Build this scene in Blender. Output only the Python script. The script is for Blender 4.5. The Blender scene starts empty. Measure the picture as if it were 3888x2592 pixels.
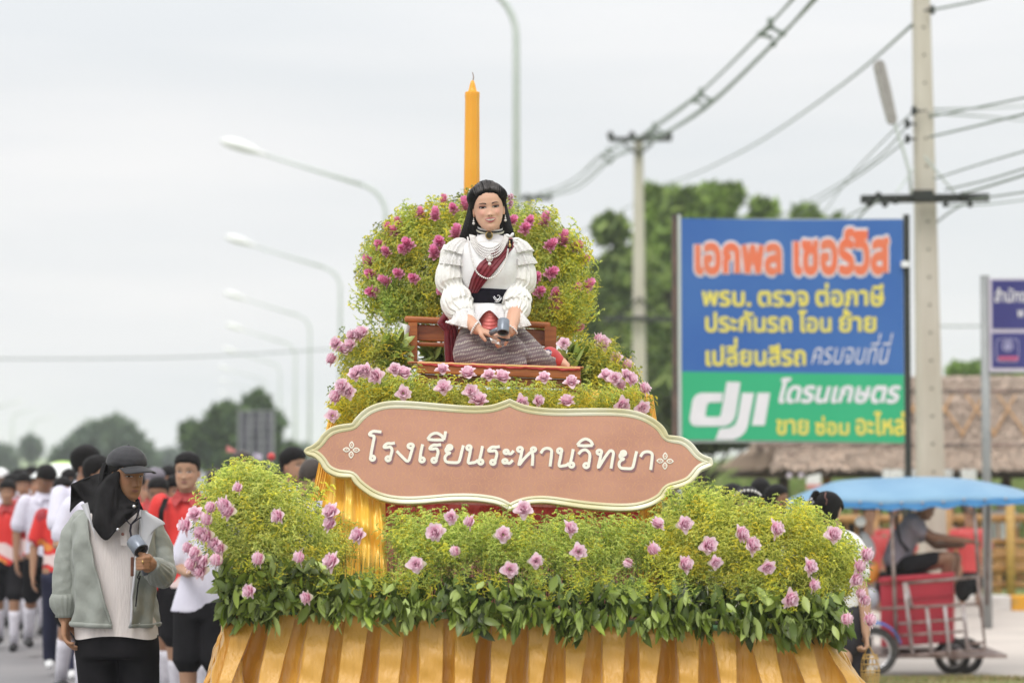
import bpy, bmesh, math, random
import numpy as np
from mathutils import Vector, Matrix, Euler, noise as mnoise
from mathutils.geometry import delaunay_2d_cdt
random.seed(7); np.random.seed(7)
R = math.radians
sc = bpy.context.scene
COL = sc.collection

# ------------------------------------------------------------------ camera
F_PX = 3888 * 85 / 36.0
CAM_Z = 1.65
PITCH = math.atan((1740 - 1296) / F_PX)
cam = bpy.data.cameras.new('camera'); cam.lens = 85; cam.sensor_width = 36
cam.clip_start = 0.5; cam.clip_end = 6000
cam.dof.use_dof = True; cam.dof.focus_distance = 10.35; cam.dof.aperture_fstop = 2.1; cam.dof.aperture_blades = 0
camo = bpy.data.objects.new('camera', cam); COL.objects.link(camo)
camo.location = (0, 0, CAM_Z); camo.rotation_euler = (R(90) + PITCH, 0, 0)
sc.camera = camo

# ------------------------------------------------------------------ world (overcast)
SUN_EL, SUN_ROT = R(58), R(205)
w = bpy.data.worlds.new('World'); sc.world = w; w.use_nodes = True
nt = w.node_tree; nt.nodes.clear()
def N(t, **k):
    n = nt.nodes.new(t)
    for a, b in k.items(): setattr(n, a, b)
    return n
L = nt.links.new
sky = N('ShaderNodeTexSky', sky_type='NISHITA'); sky.sun_disc = False
sky.sun_elevation = SUN_EL; sky.sun_rotation = SUN_ROT; sky.dust_density = 3; sky.air_density = 1
bg1 = N('ShaderNodeBackground'); bg1.inputs[1].default_value = 0.10; L(sky.outputs[0], bg1.inputs[0])
tc = N('ShaderNodeTexCoord'); mp = N('ShaderNodeMapping'); mp.inputs['Scale'].default_value = (1.1, 1.1, 9.0)
L(tc.outputs['Generated'], mp.inputs[0])
nz = N('ShaderNodeTexNoise'); nz.inputs['Scale'].default_value = 2.6; nz.inputs['Detail'].default_value = 5; nz.inputs['Roughness'].default_value = 0.45
L(mp.outputs[0], nz.inputs['Vector'])
cr = N('ShaderNodeValToRGB'); cr.color_ramp.elements[0].position = 0.33; cr.color_ramp.elements[1].position = 0.66
cr.color_ramp.elements[0].color = (0.815, 0.840, 0.860, 1); cr.color_ramp.elements[1].color = (0.945, 0.940, 0.938, 1)
L(nz.outputs[0], cr.inputs[0])
sx = N('ShaderNodeSeparateXYZ'); L(tc.outputs['Generated'], sx.inputs[0])
mr = N('ShaderNodeMapRange'); mr.inputs['From Min'].default_value = 0.15; mr.inputs['From Max'].default_value = 1.0
mr.inputs['To Min'].default_value = 1.0; mr.inputs['To Max'].default_value = 1.95
L(sx.outputs[2], mr.inputs[0])
bg2 = N('ShaderNodeBackground'); L(cr.outputs[0], bg2.inputs[0]); L(mr.outputs[0], bg2.inputs[1])
mx = N('ShaderNodeMixShader'); mx.inputs[0].default_value = 0.94
L(bg1.outputs[0], mx.inputs[1]); L(bg2.outputs[0], mx.inputs[2])
wo = N('ShaderNodeOutputWorld'); L(mx.outputs[0], wo.inputs[0])

sl = bpy.data.lights.new('sun', 'SUN'); sl.energy = 1.4; sl.angle = R(25); sl.color = (1, 0.97, 0.92)
slo = bpy.data.objects.new('sun', sl); COL.objects.link(slo)
slo.rotation_euler = (R(90) - SUN_EL, 0, R(-25))
sc.view_settings.view_transform = 'Standard'; sc.view_settings.look = 'None'
sc.view_settings.exposure = 0.06; sc.view_settings.gamma = 1
sc.view_settings.use_curve_mapping = False
sc.cycles.use_denoising = True
sc.cycles.max_bounces = 8; sc.cycles.transparent_max_bounces = 8

# ------------------------------------------------------------------ helpers
def P(u, v, y):
    "point at depth y (metres from the camera) seen at photograph pixel u,v"
    xc = (u - 1944) / F_PX; yc = -(v - 1296) / F_PX
    c, s = math.cos(PITCH), math.sin(PITCH)
    d = Vector((xc, c - yc * s, s + yc * c))
    t = y / d.y
    return Vector((d.x * t, y, CAM_Z + d.z * t))
def px(n, y): return n * y / F_PX

class MB:
    def __init__(s): s.v = []; s.f = []; s.c = []; s.n = 0; s.mi = []
    def add(s, v, f, c=None, mi=0):
        v = np.asarray(v, float).reshape(-1, 3)
        s.v.append(v)
        s.f += [tuple(i + s.n for i in q) for q in f]
        s.mi += [mi] * len(f)
        if c is None: c = (1, 1, 1)
        c = np.asarray(c, float)
        if c.ndim == 1: c = np.tile(c[:3], (len(v), 1))
        s.c.append(c[:, :3]); s.n += len(v)
        return s
    def box(s, c, d, rot=None, col=None, mi=0):
        x, y, z = [k / 2 for k in d]
        v = np.array([(a * x, b * y, e * z) for a in (-1, 1) for b in (-1, 1) for e in (-1, 1)])
        if rot is not None: v = v @ np.array(rot.to_3x3() if hasattr(rot, 'to_3x3') else rot).T
        return s.add(v + np.array(c), [(0, 1, 3, 2), (4, 6, 7, 5), (0, 4, 5, 1), (2, 3, 7, 6), (0, 2, 6, 4), (1, 5, 7, 3)], col, mi)
    def beam(s, a, b, wd, hd, col=None, up=(0, 0, 1)):
        a = Vector(a); b = Vector(b); d = b - a; l = d.length; d.normalize()
        u = Vector(up)
        if abs(d.dot(u)) > .95: u = Vector((0, 1, 0))
        x = d.cross(u).normalized(); z = x.cross(d)
        m = Matrix((x, d, z)).transposed()
        return s.box((a + b) / 2, (wd, l, hd), m, col)
    def tube(s, pts, r, n=8, col=None, cap=True, flat=None, mi=0):
        pts = [Vector(p) for p in pts]; m = len(pts)
        if not hasattr(r, '__len__'): r = [r] * m
        V = []; 
        t0 = (pts[1] - pts[0]).normalized()
        u = t0.orthogonal().normalized()
        if abs(t0.z) > .9: u = Vector((1, 0, 0)); u = (u - t0 * u.dot(t0)).normalized()
        for i, p in enumerate(pts):
            t = (pts[min(i + 1, m - 1)] - pts[max(i - 1, 0)]).normalized()
            u = (u - t * u.dot(t)).normalized(); q = t.cross(u)
            ra = r[i]; rb = ra * (flat if flat else 1)
            for k in range(n):
                a = 2 * math.pi * k / n
                V.append(p + u * (ra * math.cos(a)) + q * (rb * math.sin(a)))
        Fc = [(i * n + k, i * n + (k + 1) % n, (i + 1) * n + (k + 1) % n, (i + 1) * n + k) for i in range(m - 1) for k in range(n)]
        if cap: Fc += [tuple(range(n))[::-1], tuple((m - 1) * n + k for k in range(n))]
        return s.add([tuple(x) for x in V], Fc, col, mi)
    def loft(s, rings, col=None, cap=True, closed=True, mi=0):
        n = len(rings[0]); V = np.concatenate([np.asarray(r, float) for r in rings])
        m = len(rings); Fc = []
        for i in range(m - 1):
            for k in range(n if closed else n - 1):
                k2 = (k + 1) % n
                Fc.append((i * n + k, i * n + k2, (i + 1) * n + k2, (i + 1) * n + k))
        if cap: Fc += [tuple(range(n))[::-1], tuple((m - 1) * n + k for k in range(n))]
        return s.add(V, Fc, col, mi)
    def grid(s, fn, nu, nv, col=None, mi=0):
        V = [tuple(fn(i / nu, j / nv)) for i in range(nu + 1) for j in range(nv + 1)]
        Fc = [(i * (nv + 1) + j, (i + 1) * (nv + 1) + j, (i + 1) * (nv + 1) + j + 1, i * (nv + 1) + j + 1) for i in range(nu) for j in range(nv)]
        return s.add(V, Fc, col, mi)
    def ell(s, c, r, rot=None, nu=12, nv=8, col=None, mi=0):
        V = [(0, 0, -1)]
        for j in range(1, nv):
            a = -math.pi / 2 + math.pi * j / nv
            for i in range(nu):
                b = 2 * math.pi * i / nu
                V.append((math.cos(a) * math.cos(b), math.cos(a) * math.sin(b), math.sin(a)))
        V.append((0, 0, 1)); V = np.array(V) * np.array(r if hasattr(r, '__len__') else (r, r, r))
        if rot is not None: V = V @ np.array(rot).T
        Fc = [(0, 1 + (i + 1) % nu, 1 + i) for i in range(nu)]
        for j in range(nv - 2):
            for i in range(nu):
                a = 1 + j * nu; Fc.append((a + i, a + (i + 1) % nu, a + nu + (i + 1) % nu, a + nu + i))
        t = len(V) - 1; a = 1 + (nv - 2) * nu
        Fc += [(a + i, a + (i + 1) % nu, t) for i in range(nu)]
        return s.add(V + np.array(c), Fc, col, mi)
    def build(s, name, mat, parent=None, smooth=False, base=None, mesh_only=False):
        V = np.concatenate(s.v); C = np.concatenate(s.c)
        off = np.array(base) if base is not None else (np.array(parent_world(parent)) if parent else np.zeros(3))
        me = bpy.data.meshes.new(name)
        me.from_pydata((V - off).tolist(), [], s.f)
        fin(me, C, mat, smooth, s.mi if isinstance(mat, (list, tuple)) else None)
        if mesh_only: return me
        return link(name, me, parent, base)
def fin(me, C, mat, smooth, mi=None):
    at = me.color_attributes.new('col', 'FLOAT_COLOR', 'POINT')
    at.data.foreach_set('color', np.concatenate([C, np.ones((len(C), 1))], 1).ravel())
    if isinstance(mat, (list, tuple)):
        for m_ in mat: me.materials.append(m_)
        if mi: me.polygons.foreach_set('material_index', mi)
    elif mat: me.materials.append(mat)
    if smooth: me.polygons.foreach_set('use_smooth', [True] * len(me.polygons))
    me.update()
def link(name, me, parent=None, base=None):
    o = bpy.data.objects.new(name, me); COL.objects.link(o)
    if parent: o.parent = parent
    if base is not None and not parent: o.location = base
    return o
WLOC = {}
def parent_world(o):
    p = Vector((0, 0, 0))
    while o is not None:
        p = p + o.location; o = o.parent
    return p
def tag(o, label=None, cat=None, group=None, kind=None):
    if label: o['label'] = label
    if cat: o['category'] = cat
    if group: o['group'] = group
    if kind: o['kind'] = kind
    return o
def empty(name, loc, label, cat, group=None, rz=0):
    o = bpy.data.objects.new(name, None); COL.objects.link(o); o.location = loc; o.rotation_euler = (0, 0, rz)
    o.empty_display_size = .1
    return tag(o, label, cat, group)
def big_mesh(name, V, T, C, mat, parent=None, smooth=False):
    "mesh from numpy triangles"
    me = bpy.data.meshes.new(name)
    off = np.array(parent_world(parent)) if parent else np.zeros(3)
    V = (V - off).astype(np.float32)
    me.vertices.add(len(V)); me.vertices.foreach_set('co', V.ravel())
    me.loops.add(T.size); me.loops.foreach_set('vertex_index', T.ravel().astype(np.int32))
    me.polygons.add(len(T)); me.polygons.foreach_set('loop_start', np.arange(0, T.size, 3, dtype=np.int32))
    me.update(calc_edges=True)
    fin(me, C, mat, smooth)
    return link(name, me, parent)

# ---- voxel union of overlapping closed pieces -> one continuous surface
def capsule(mb, a, ra, b, rb, n=12, k=4, flat=None, flatdir=None):
    a = np.array(a, float); b = np.array(b, float); d = b - a; l = np.linalg.norm(d)
    d = d / l if l > 1e-9 else np.array((0, 0, 1.))
    u = np.cross(d, (0, 0, 1) if abs(d[2]) < .9 else (1, 0, 0)) if flatdir is None else np.array(flatdir, float)
    u = u - d * np.dot(u, d); u /= np.linalg.norm(u); q = np.cross(d, u)
    fl = flat or 1
    rings = []
    for i in range(k + 1):
        t = -math.pi / 2 + (math.pi / 2) * (i + .35) / (k + .35); rings.append((a + d * ra * math.sin(t), ra * math.cos(t)))
    for i in range(k + 1):
        t = (math.pi / 2) * i / (k + .35); rings.append((b + d * rb * math.sin(t), rb * math.cos(t)))
    an = np.arange(n) * 2 * math.pi / n
    mb.loft([c + r * (np.cos(an)[:, None] * u * fl + np.sin(an)[:, None] * q) for c, r in rings])
def chain(mb, pts, rs, **k):
    for i in range(len(pts) - 1): capsule(mb, pts[i], rs[i], pts[i + 1], rs[i + 1], **k)
def remesh(mb, vox, smooth=3):
    me = mb.build('tmp', None, mesh_only=True)
    o = bpy.data.objects.new('tmp', me); COL.objects.link(o)
    m = o.modifiers.new('r', 'REMESH'); m.mode = 'VOXEL'; m.voxel_size = vox
    dg = bpy.context.evaluated_depsgraph_get(); dg.update()
    e = bpy.data.meshes.new_from_object(o.evaluated_get(dg))
    V = np.empty(len(e.vertices) * 3); e.vertices.foreach_get('co', V); V = V.reshape(-1, 3)
    Fc = [tuple(p.vertices) for p in e.polygons]
    E_ = np.empty(len(e.edges) * 2, int); e.edges.foreach_get('vertices', E_); E_ = E_.reshape(-1, 2)
    deg = np.bincount(E_.ravel(), minlength=len(V))[:, None].clip(1)
    for _ in range(smooth):
        S = np.zeros_like(V)
        np.add.at(S, E_[:, 0], V[E_[:, 1]]); np.add.at(S, E_[:, 1], V[E_[:, 0]])
        V = V * .4 + .6 * S / deg
    bpy.data.objects.remove(o); bpy.data.meshes.remove(me); bpy.data.meshes.remove(e)
    out = MB(); out.add(V, Fc); return out
def snoise(V, f, seed=0):
    "cheap smooth 3-D noise in -1..1"
    rs = np.random.RandomState(seed); o = np.zeros(len(V))
    for k in range(7):
        d = rs.normal(size=3); d /= np.linalg.norm(d)
        o += np.sin(V @ d * f * (0.7 + .35 * k) + rs.rand() * 6.28 + 1.3 * np.sin(V @ rs.normal(size=3) * f * .4)) / (1 + .3 * k)
    return o / 3.2
def vnormals(V, Fc):
    Nn = np.zeros_like(V)
    q = np.array([f if len(f) == 4 else (f[0], f[1], f[2], f[2]) for f in Fc])
    n = np.cross(V[q[:, 2]] - V[q[:, 0]], V[q[:, 3]] - V[q[:, 1]])
    for k in range(4): np.add.at(Nn, q[:, k], n)
    return Nn / np.linalg.norm(Nn, axis=1)[:, None].clip(1e-9)
def wrinkle(mb, amp, f, stretch=(1, 1, .35), seed=0):
    V = mb.v[0]; n = vnormals(V, mb.f)
    a = snoise(V * np.array(stretch), f, seed) * .6 + .4 * snoise(V * np.array(stretch)[[1, 2, 0]], f * 2.1, seed + 5)
    mb.v[0] = V + n * (amp * a)[:, None]; return mb
def tint(mb, fn):
    mb.c = [np.asarray(fn(np.concatenate(mb.v)), float)]; return mb

# ------------------------------------------------------------------ materials
MATS = {}
def mat(name, col=(.5, .5, .5), rough=.6, metal=0, spec=.4, noise=None, bump=None, attr=False, sheen=0, trans=0, sss=0, wave=None, coat=0, emis=None):
    if name in MATS: return MATS[name]
    m = bpy.data.materials.new(name); m.use_nodes = True; MATS[name] = m
    t = m.node_tree; b = t.nodes['Principled BSDF']; ln = t.links.new
    b.inputs['Base Color'].default_value = (*col, 1); b.inputs['Roughness'].default_value = rough
    b.inputs['Metallic'].default_value = metal; b.inputs['Specular IOR Level'].default_value = spec
    if sheen: b.inputs['Sheen Weight'].default_value = sheen; b.inputs['Sheen Roughness'].default_value = .4
    if coat: b.inputs['Coat Weight'].default_value = coat
    if sss:
        b.inputs['Subsurface Weight'].default_value = sss; b.inputs['Subsurface Radius'].default_value = (.012, .005, .003); b.inputs['Subsurface Scale'].default_value = 1
    out = None
    tcn = t.nodes.new('ShaderNodeTexCoord')
    if attr:
        a = t.nodes.new('ShaderNodeAttribute'); a.attribute_name = 'col'
        mm = t.nodes.new('ShaderNodeMix'); mm.data_type = 'RGBA'; mm.blend_type = 'MULTIPLY'; mm.inputs[0].default_value = 1
        mm.inputs[6].default_value = (*col, 1); ln(a.outputs[0], mm.inputs[7]); out = mm.outputs[2]
    if noise:
        sc_, c2, lo, hi = noise[:4]
        n = t.nodes.new('ShaderNodeTexNoise'); n.inputs['Scale'].default_value = sc_; n.inputs['Detail'].default_value = 6
        if len(noise) > 4:
            mpn = t.nodes.new('ShaderNodeMapping'); mpn.inputs['Scale'].default_value = noise[4]
            ln(tcn.outputs['Object'], mpn.inputs[0]); ln(mpn.outputs[0], n.inputs['Vector'])
        else: ln(tcn.outputs['Object'], n.inputs['Vector'])
        r = t.nodes.new('ShaderNodeMapRange'); r.inputs[1].default_value = lo; r.inputs[2].default_value = hi
        ln(n.outputs[0], r.inputs[0])
        m2 = t.nodes.new('ShaderNodeMix'); m2.data_type = 'RGBA'
        ln(r.outputs[0], m2.inputs[0])
        if out: ln(out, m2.inputs[6])
        else: m2.inputs[6].default_value = (*col, 1)
        m2.inputs[7].default_value = (*c2, 1); out = m2.outputs[2]
    if out: ln(out, b.inputs['Base Color'])
    if bump:
        n = t.nodes.new('ShaderNodeTexNoise'); n.inputs['Scale'].default_value = bump[0]; n.inputs['Detail'].default_value = 4
        if len(bump) > 2:
            mpn = t.nodes.new('ShaderNodeMapping'); mpn.inputs['Scale'].default_value = bump[2]
            ln(tcn.outputs['Object'], mpn.inputs[0]); ln(mpn.outputs[0], n.inputs['Vector'])
        else: ln(tcn.outputs['Object'], n.inputs['Vector'])
        bn = t.nodes.new('ShaderNodeBump'); bn.inputs['Strength'].default_value = bump[1]; bn.inputs['Distance'].default_value = .01
        ln(n.outputs[0], bn.inputs['Height']); ln(bn.outputs[0], b.inputs['Normal'])
    if trans:
        tr = t.nodes.new('ShaderNodeBsdfTranslucent'); mxs = t.nodes.new('ShaderNodeMixShader'); mxs.inputs[0].default_value = trans
        if out: ln(out, tr.inputs[0])
        else: tr.inputs[0].default_value = (*col, 1)
        o = t.nodes['Material Output']
        ln(b.outputs[0], mxs.inputs[1]); ln(tr.outputs[0], mxs.inputs[2]); ln(mxs.outputs[0], o.inputs[0])
    return m
M = {}
def mk():
    M['grass'] = mat('grass', (.16, .19, .06), .9, noise=(1.2, (.30, .25, .11), .4, .62), bump=(30, .6))
    M['grass_far'] = mat('grass far', (.17, .26, .07), .9, noise=(.35, (.27, .33, .12), .35, .65), bump=(6, .6))
    M['asphalt'] = mat('asphalt', (.21, .205, .21), .85, noise=(.8, (.26, .25, .25), .35, .65), bump=(60, .3))
    M['concrete_road'] = mat('concrete road', (.56, .50, .45), .85, noise=(.6, (.47, .42, .38), .4, .7, (1, 4, 1)), bump=(20, .2))
    M['concrete'] = mat('concrete pole', (.50, .45, .375), .8, noise=(2.0, (.60, .56, .48), .35, .7, (3, 3, .5)), bump=(12, .25))
    M['kerb_white'] = mat('kerb white', (.70, .67, .64), .7, noise=(5, (.5, .47, .44), .55, .8))
    M['kerb_yellow'] = mat('kerb yellow', (.75, .37, .03), .7, noise=(5, (.5, .3, .08), .55, .8))
    M['galv'] = mat('galvanised', (.55, .60, .57), .5, .1, noise=(3, (.61, .65, .62), .4, .7))
    M['grey_pole'] = mat('grey painted pole', (.33, .34, .34), .5, .3, noise=(3, (.27, .28, .28), .4, .7))
    M['lamp_white'] = mat('lamp housing', (.85, .85, .85), .3, noise=(20, (.75, .75, .75), .5, .7))
    M['lamp_grey'] = mat('lamp grey', (.38, .36, .34), .5, noise=(20, (.32, .3, .28), .4, .7))
    M['dark_metal'] = mat('dark metal', (.035, .04, .035), .6, .3, noise=(20, (.08, .07, .06), .5, .8))
    M['cable'] = mat('cable', (.20, .24, .21), .6, noise=(5, (.26, .3, .27), .4, .6))
    M['rust'] = mat('rusty post', (.16, .10, .08), .7, noise=(4, (.08, .06, .05), .4, .6))
    M['bark'] = mat('bark', (.10, .08, .06), .9, noise=(8, (.05, .04, .03), .4, .6), bump=(20, .6))
    M['leafage'] = mat('tree foliage', (1, 1, 1), .6, attr=True, trans=.25)
    M['spray'] = mat('goldenrod spray', (1, 1, 1), .65, spec=.25, attr=True, trans=.35)
    M['leaf'] = mat('broad leaf', (1, 1, 1), .38, spec=.45, attr=True, trans=.18, noise=(40, (.10, .17, .03), .62, .9))
    M['petal_light'] = mat('pale pink petal', (1, 1, 1), .45, spec=.3, attr=True, trans=.35, bump=(60, .1))
    M['satin'] = mat('gold satin', (.64, .315, .028), .44, .0, .8, sheen=.35, noise=(3, (.68, .36, .05), .35, .7), bump=(16, .9, (3, 3, .5)))
    M['satin_y'] = mat('yellow satin', (.98, .58, .06), .33, .1, .5, sheen=.3, noise=(5, (.92, .58, .10), .35, .7), bump=(12, .35, (3, 3, .6)), trans=.15)
    M['pink_cloth'] = mat('pink cloth', (.70, .30, .28), .6, sheen=.3, noise=(4, (.62, .22, .22), .35, .7), bump=(14, .4))
    M['red_cloth'] = mat('red cloth', (.62, .07, .07), .5, sheen=.3, noise=(6, (.50, .05, .05), .4, .7), bump=(20, .3))
    M['wood'] = mat('varnished teak', (.46, .145, .030), .34, spec=.4, noise=(5, (.30, .078, .016), .35, .68, (1.2, 6, 14)), coat=.25, bump=(14, .05, (1, 8, 14)))
    M['candle'] = mat('orange wax', (.86, .37, .025), .42, sss=.35, noise=(3, (.88, .42, .04), .4, .6), coat=.1)
    M['sign_face'] = mat('sign print', (.57, .29, .205), .42, noise=(3.5, (.50, .245, .175), .42, .70, (1, 1, 2)), bump=(5, .35))
    M['sign_pattern'] = mat('sign pattern', (.58, .29, .17), .45, noise=(9, (.55, .28, .18), .4, .6))
    M['sign_border'] = mat('cream gold border', (.66, .60, .36), .35, .15, noise=(2.0, (.80, .77, .62), .42, .6, (1, 1, 4)))
    M['sign_white'] = mat('white lettering', (.90, .87, .76), .5, noise=(8, (.86, .83, .72), .4, .6))
    M['sign_shadow'] = mat('printed drop shade', (.29, .15, .16), .5, noise=(8, (.31, .16, .16), .4, .6))
    M['foam_edge'] = mat('foam edge', (.70, .62, .55), .6, noise=(5, (.78, .74, .68), .4, .6))
    M['b_blue'] = mat('billboard blue', (.032, .12, .40), .5, noise=(.9, (.050, .155, .43), .35, .65), bump=(2.2, .5))
    M['b_green'] = mat('billboard green', (.025, .40, .18), .45, noise=(.9, (.035, .44, .21), .35, .65), bump=(2.2, .5))
    M['b_red'] = mat('billboard orange print', (.80, .17, .075), .5, noise=(4, (.75, .2, .1), .4, .6))
    M['b_yellow'] = mat('billboard yellow print', (.80, .68, .10), .5, noise=(4, (.74, .65, .14), .4, .6))
    M['b_white'] = mat('billboard white print', (.80, .77, .80), .5, noise=(4, (.75, .73, .76), .4, .6))
    M['navy'] = mat('navy sign', (.04, .038, .19), .5, noise=(2, (.05, .05, .22), .4, .6))
    M['lilac'] = mat('sign frame', (.62, .57, .66), .45, noise=(4, (.55, .5, .6), .4, .6))
    M['thatch'] = mat('thatch', (1, 1, 1), .95, attr=True, bump=(20, .6, (4, 4, .6)))
    M['bamboo'] = mat('bamboo', (.50, .27, .10), .5, noise=(6, (.36, .19, .07), .4, .7, (1, 1, 3)))
    M['bamboo_y'] = mat('yellow bamboo', (.58, .36, .10), .5, noise=(6, (.45, .27, .08), .4, .7, (1, 1, 3)))
mk()
print('part1 ok')
# ------------------------------------------------------------------ flat lettering
def winding(pt, cons):
    x, y = pt; wn = 0
    for c in cons:
        a = c; b = np.roll(c, -1, 0)
        up = (a[:, 1] <= y) & (b[:, 1] > y); dn = (a[:, 1] > y) & (b[:, 1] <= y)
        cr_ = (b[:, 0] - a[:, 0]) * (y - a[:, 1]) - (x - a[:, 0]) * (b[:, 1] - a[:, 1])
        wn += int((up & (cr_ > 0)).sum()) - int((dn & (cr_ < 0)).sum())
    return wn
def union2d(cons):
    vs = []; es = []
    for c in cons:
        n0 = len(vs); vs += [Vector((float(p[0]), float(p[1]))) for p in c]
        es += [(n0 + i, n0 + (i + 1) % len(c)) for i in range(len(c))]
    r = delaunay_2d_cdt(vs, es, [], 0, 1e-5)
    V = np.array([tuple(v) for v in r[0]]); T = [t for t in r[2]]
    out = []
    for t in T:
        if len(t) == 3 and winding(V[list(t)].mean(0), cons) != 0:
            a, b, c = V[list(t)]
            if (b[0] - a[0]) * (c[1] - a[1]) - (b[1] - a[1]) * (c[0] - a[0]) < 0: t = (t[0], t[2], t[1])
            out.append(tuple(t))
    return V, out
_G = {}
def _tobj(s):
    c = bpy.data.curves.new('t', 'FONT'); c.body = s; c.size = 1; c.fill_mode = 'NONE'; c.resolution_u = 4
    o = bpy.data.objects.new('t', c); COL.objects.link(o)
    dg = bpy.context.evaluated_depsgraph_get(); dg.update()
    e = bpy.data.meshes.new_from_object(o.evaluated_get(dg))
    V = np.array([v.co[:2] for v in e.vertices]).reshape(-1, 2); nb = {}
    for ed in e.edges:
        a, b = ed.vertices; nb.setdefault(a, []).append(b); nb.setdefault(b, []).append(a)
    seen = set(); cons = []
    for i in range(len(V)):
        if i in seen or i not in nb: continue
        loop = [i]; seen.add(i); cur = i
        while True:
            nx = [k for k in nb[cur] if k not in seen]
            if not nx: break
            cur = min(nx) if len(loop) == 1 else nx[0]
            loop.append(cur); seen.add(cur)
        if len(loop) > 2: cons.append(V[loop])
    bpy.data.objects.remove(o); bpy.data.curves.remove(c); bpy.data.meshes.remove(e)
    return cons
def glyph(ch):
    if ch not in _G:
        mxx = lambda s: max(c[:, 0].max() for c in _tobj(s))
        adv = mxx(ch + 'I') - mxx('I')
        _G[ch] = ([] if ch == ' ' else _tobj(ch), adv)
    return _G[ch]
UPPER = 'ัิีึื'; TONE = '่้๊๋์'
def layout(s, bold=0.0, shear=0, track=0):
    x = 0; cons = []; prev = ''
    for ch in s:
        c, a = glyph(ch)
        dy = .19 if (ch in TONE and prev in UPPER) else 0
        for k in c:
            k = k + np.array((x, dy)); cons.append(k)
        x += a + (track if a > .05 else 0)
        prev = ch
    out = []
    for c in cons:
        if bold:
            t = np.roll(c, -1, 0) - np.roll(c, 1, 0); t /= np.linalg.norm(t, axis=1)[:, None].clip(1e-6)
            n = np.stack([t[:, 1], -t[:, 0]], 1)
            c = c - n * bold * (-GSIGN if len(s) > 1 and abs(c[:, 1].max()) < .16 and abs(c[:, 0].max() - c[:, 0].min()) < .2 else GSIGN)
        if shear: c = c + np.stack([c[:, 1] * shear, 0 * c[:, 1]], 1)
        out.append(c)
    return out
# outer contours of the font run clockwise or counter-clockwise: find the sign once
_c = max(glyph('I')[0] + glyph('o')[0][:0], key=len)
_ar = 0.5 * np.sum(_c[:, 0] * np.roll(_c[:, 1], -1) - np.roll(_c[:, 0], -1) * _c[:, 1])
GSIGN = -1 if _ar < 0 else 1
def fit(cons, x0, y0, x1, y1, ref=None):
    A = np.concatenate(ref or cons); lo = A.min(0); hi = A.max(0)
    s = np.array(((x1 - x0) / (hi[0] - lo[0]), (y1 - y0) / (hi[1] - lo[1])))
    return [(c - lo) * s + np.array((x0, y0)) for c in cons]
def flat_text(mb, cons, to3, per=True):
    "union the contours glyph by glyph is unnecessary: one union for the word"
    V, T = union2d(cons)
    mb.add([to3(x, y) for x, y in V], T)
def ribbon(pts, wd, closed=False, sub=6):
    "Catmull-Rom stroke outline, one contour"
    p = np.array(pts, float); n = len(p); out = []
    for i in range(n - 1):
        p0, p1, p2, p3 = p[max(i - 1, 0)], p[i], p[i + 1], p[min(i + 2, n - 1)]
        for k in range(sub):
            t = k / sub
            out.append(.5 * ((2 * p1) + (-p0 + p2) * t + (2 * p0 - 5 * p1 + 4 * p2 - p3) * t * t + (-p0 + 3 * p1 - 3 * p2 + p3) * t ** 3))
    out.append(p[-1]); q = np.array(out)
    t = np.gradient(q, axis=0); t /= np.linalg.norm(t, axis=1)[:, None].clip(1e-9)
    nn = np.stack([-t[:, 1], t[:, 0]], 1) * wd / 2
    return np.concatenate([q - nn, (q + nn)[::-1]])

# ------------------------------------------------------------------ ground, roads
def sst(a, b, x): 
    t = min(max((x - a) / (b - a), 0), 1); return t * t * (3 - 2 * t)
ROADX = lambda y: 2.3 - 0.118 * (y - 9)          # right edge of the carriageway
def gz(x, y):
    d = x - ROADX(y)
    z = -0.335 * sst(.4, 1.6, d) * sst(18.2, 20.0, y) * (1 - sst(21.5, 27.5, y) * .80) * (1 - sst(60, 90, y))
    z += 1.35 * sst(33, 45, y) * sst(1.0, 5.0, d) * (1 - sst(120, 300, y))
    return z
def sheet(name, xs, ys, mat_, dz, label=None):
    V = [(x, y, gz(x, y) + dz) for x in xs for y in ys]; n = len(ys)
    Fc = [(i * n + j, (i + 1) * n + j, (i + 1) * n + j + 1, i * n + j + 1) for i in range(len(xs) - 1) for j in range(n - 1)]
    mb = MB(); mb.add(V, Fc); o = mb.build(name, mat_, smooth=True); tag(o, kind='structure'); return o
XS = [-2500, -800, -200, -60, -30] + list(np.arange(-20, -2, 2)) + list(np.arange(-2, 12, .4)) + [13, 15, 18, 24, 40, 100, 300, 1000, 2500]
YS = [-30, -5, 0, 4, 8, 12, 15, 16, 17] + list(np.arange(17.4, 30, .5)) + list(np.arange(30, 48, 1.5)) + [50, 60, 75, 90, 120, 200, 300, 600, 1500, 4500]
sheet('ground', XS, YS, M['grass_far'], -.012)
mb = MB(); ys = [-20, 0, 10, 20, 40, 80, 160, 300, 600, 1200]
mb.add([(ROADX(y) + dx, y, .0) for y in ys for dx in (-15.5, -8, 0)], [(i * 3 + k, i * 3 + k + 1, i * 3 + k + 4, i * 3 + k + 3) for i in range(len(ys) - 1) for k in (0, 1)])
tag(mb.build('road', M['asphalt']), kind='structure')
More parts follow.
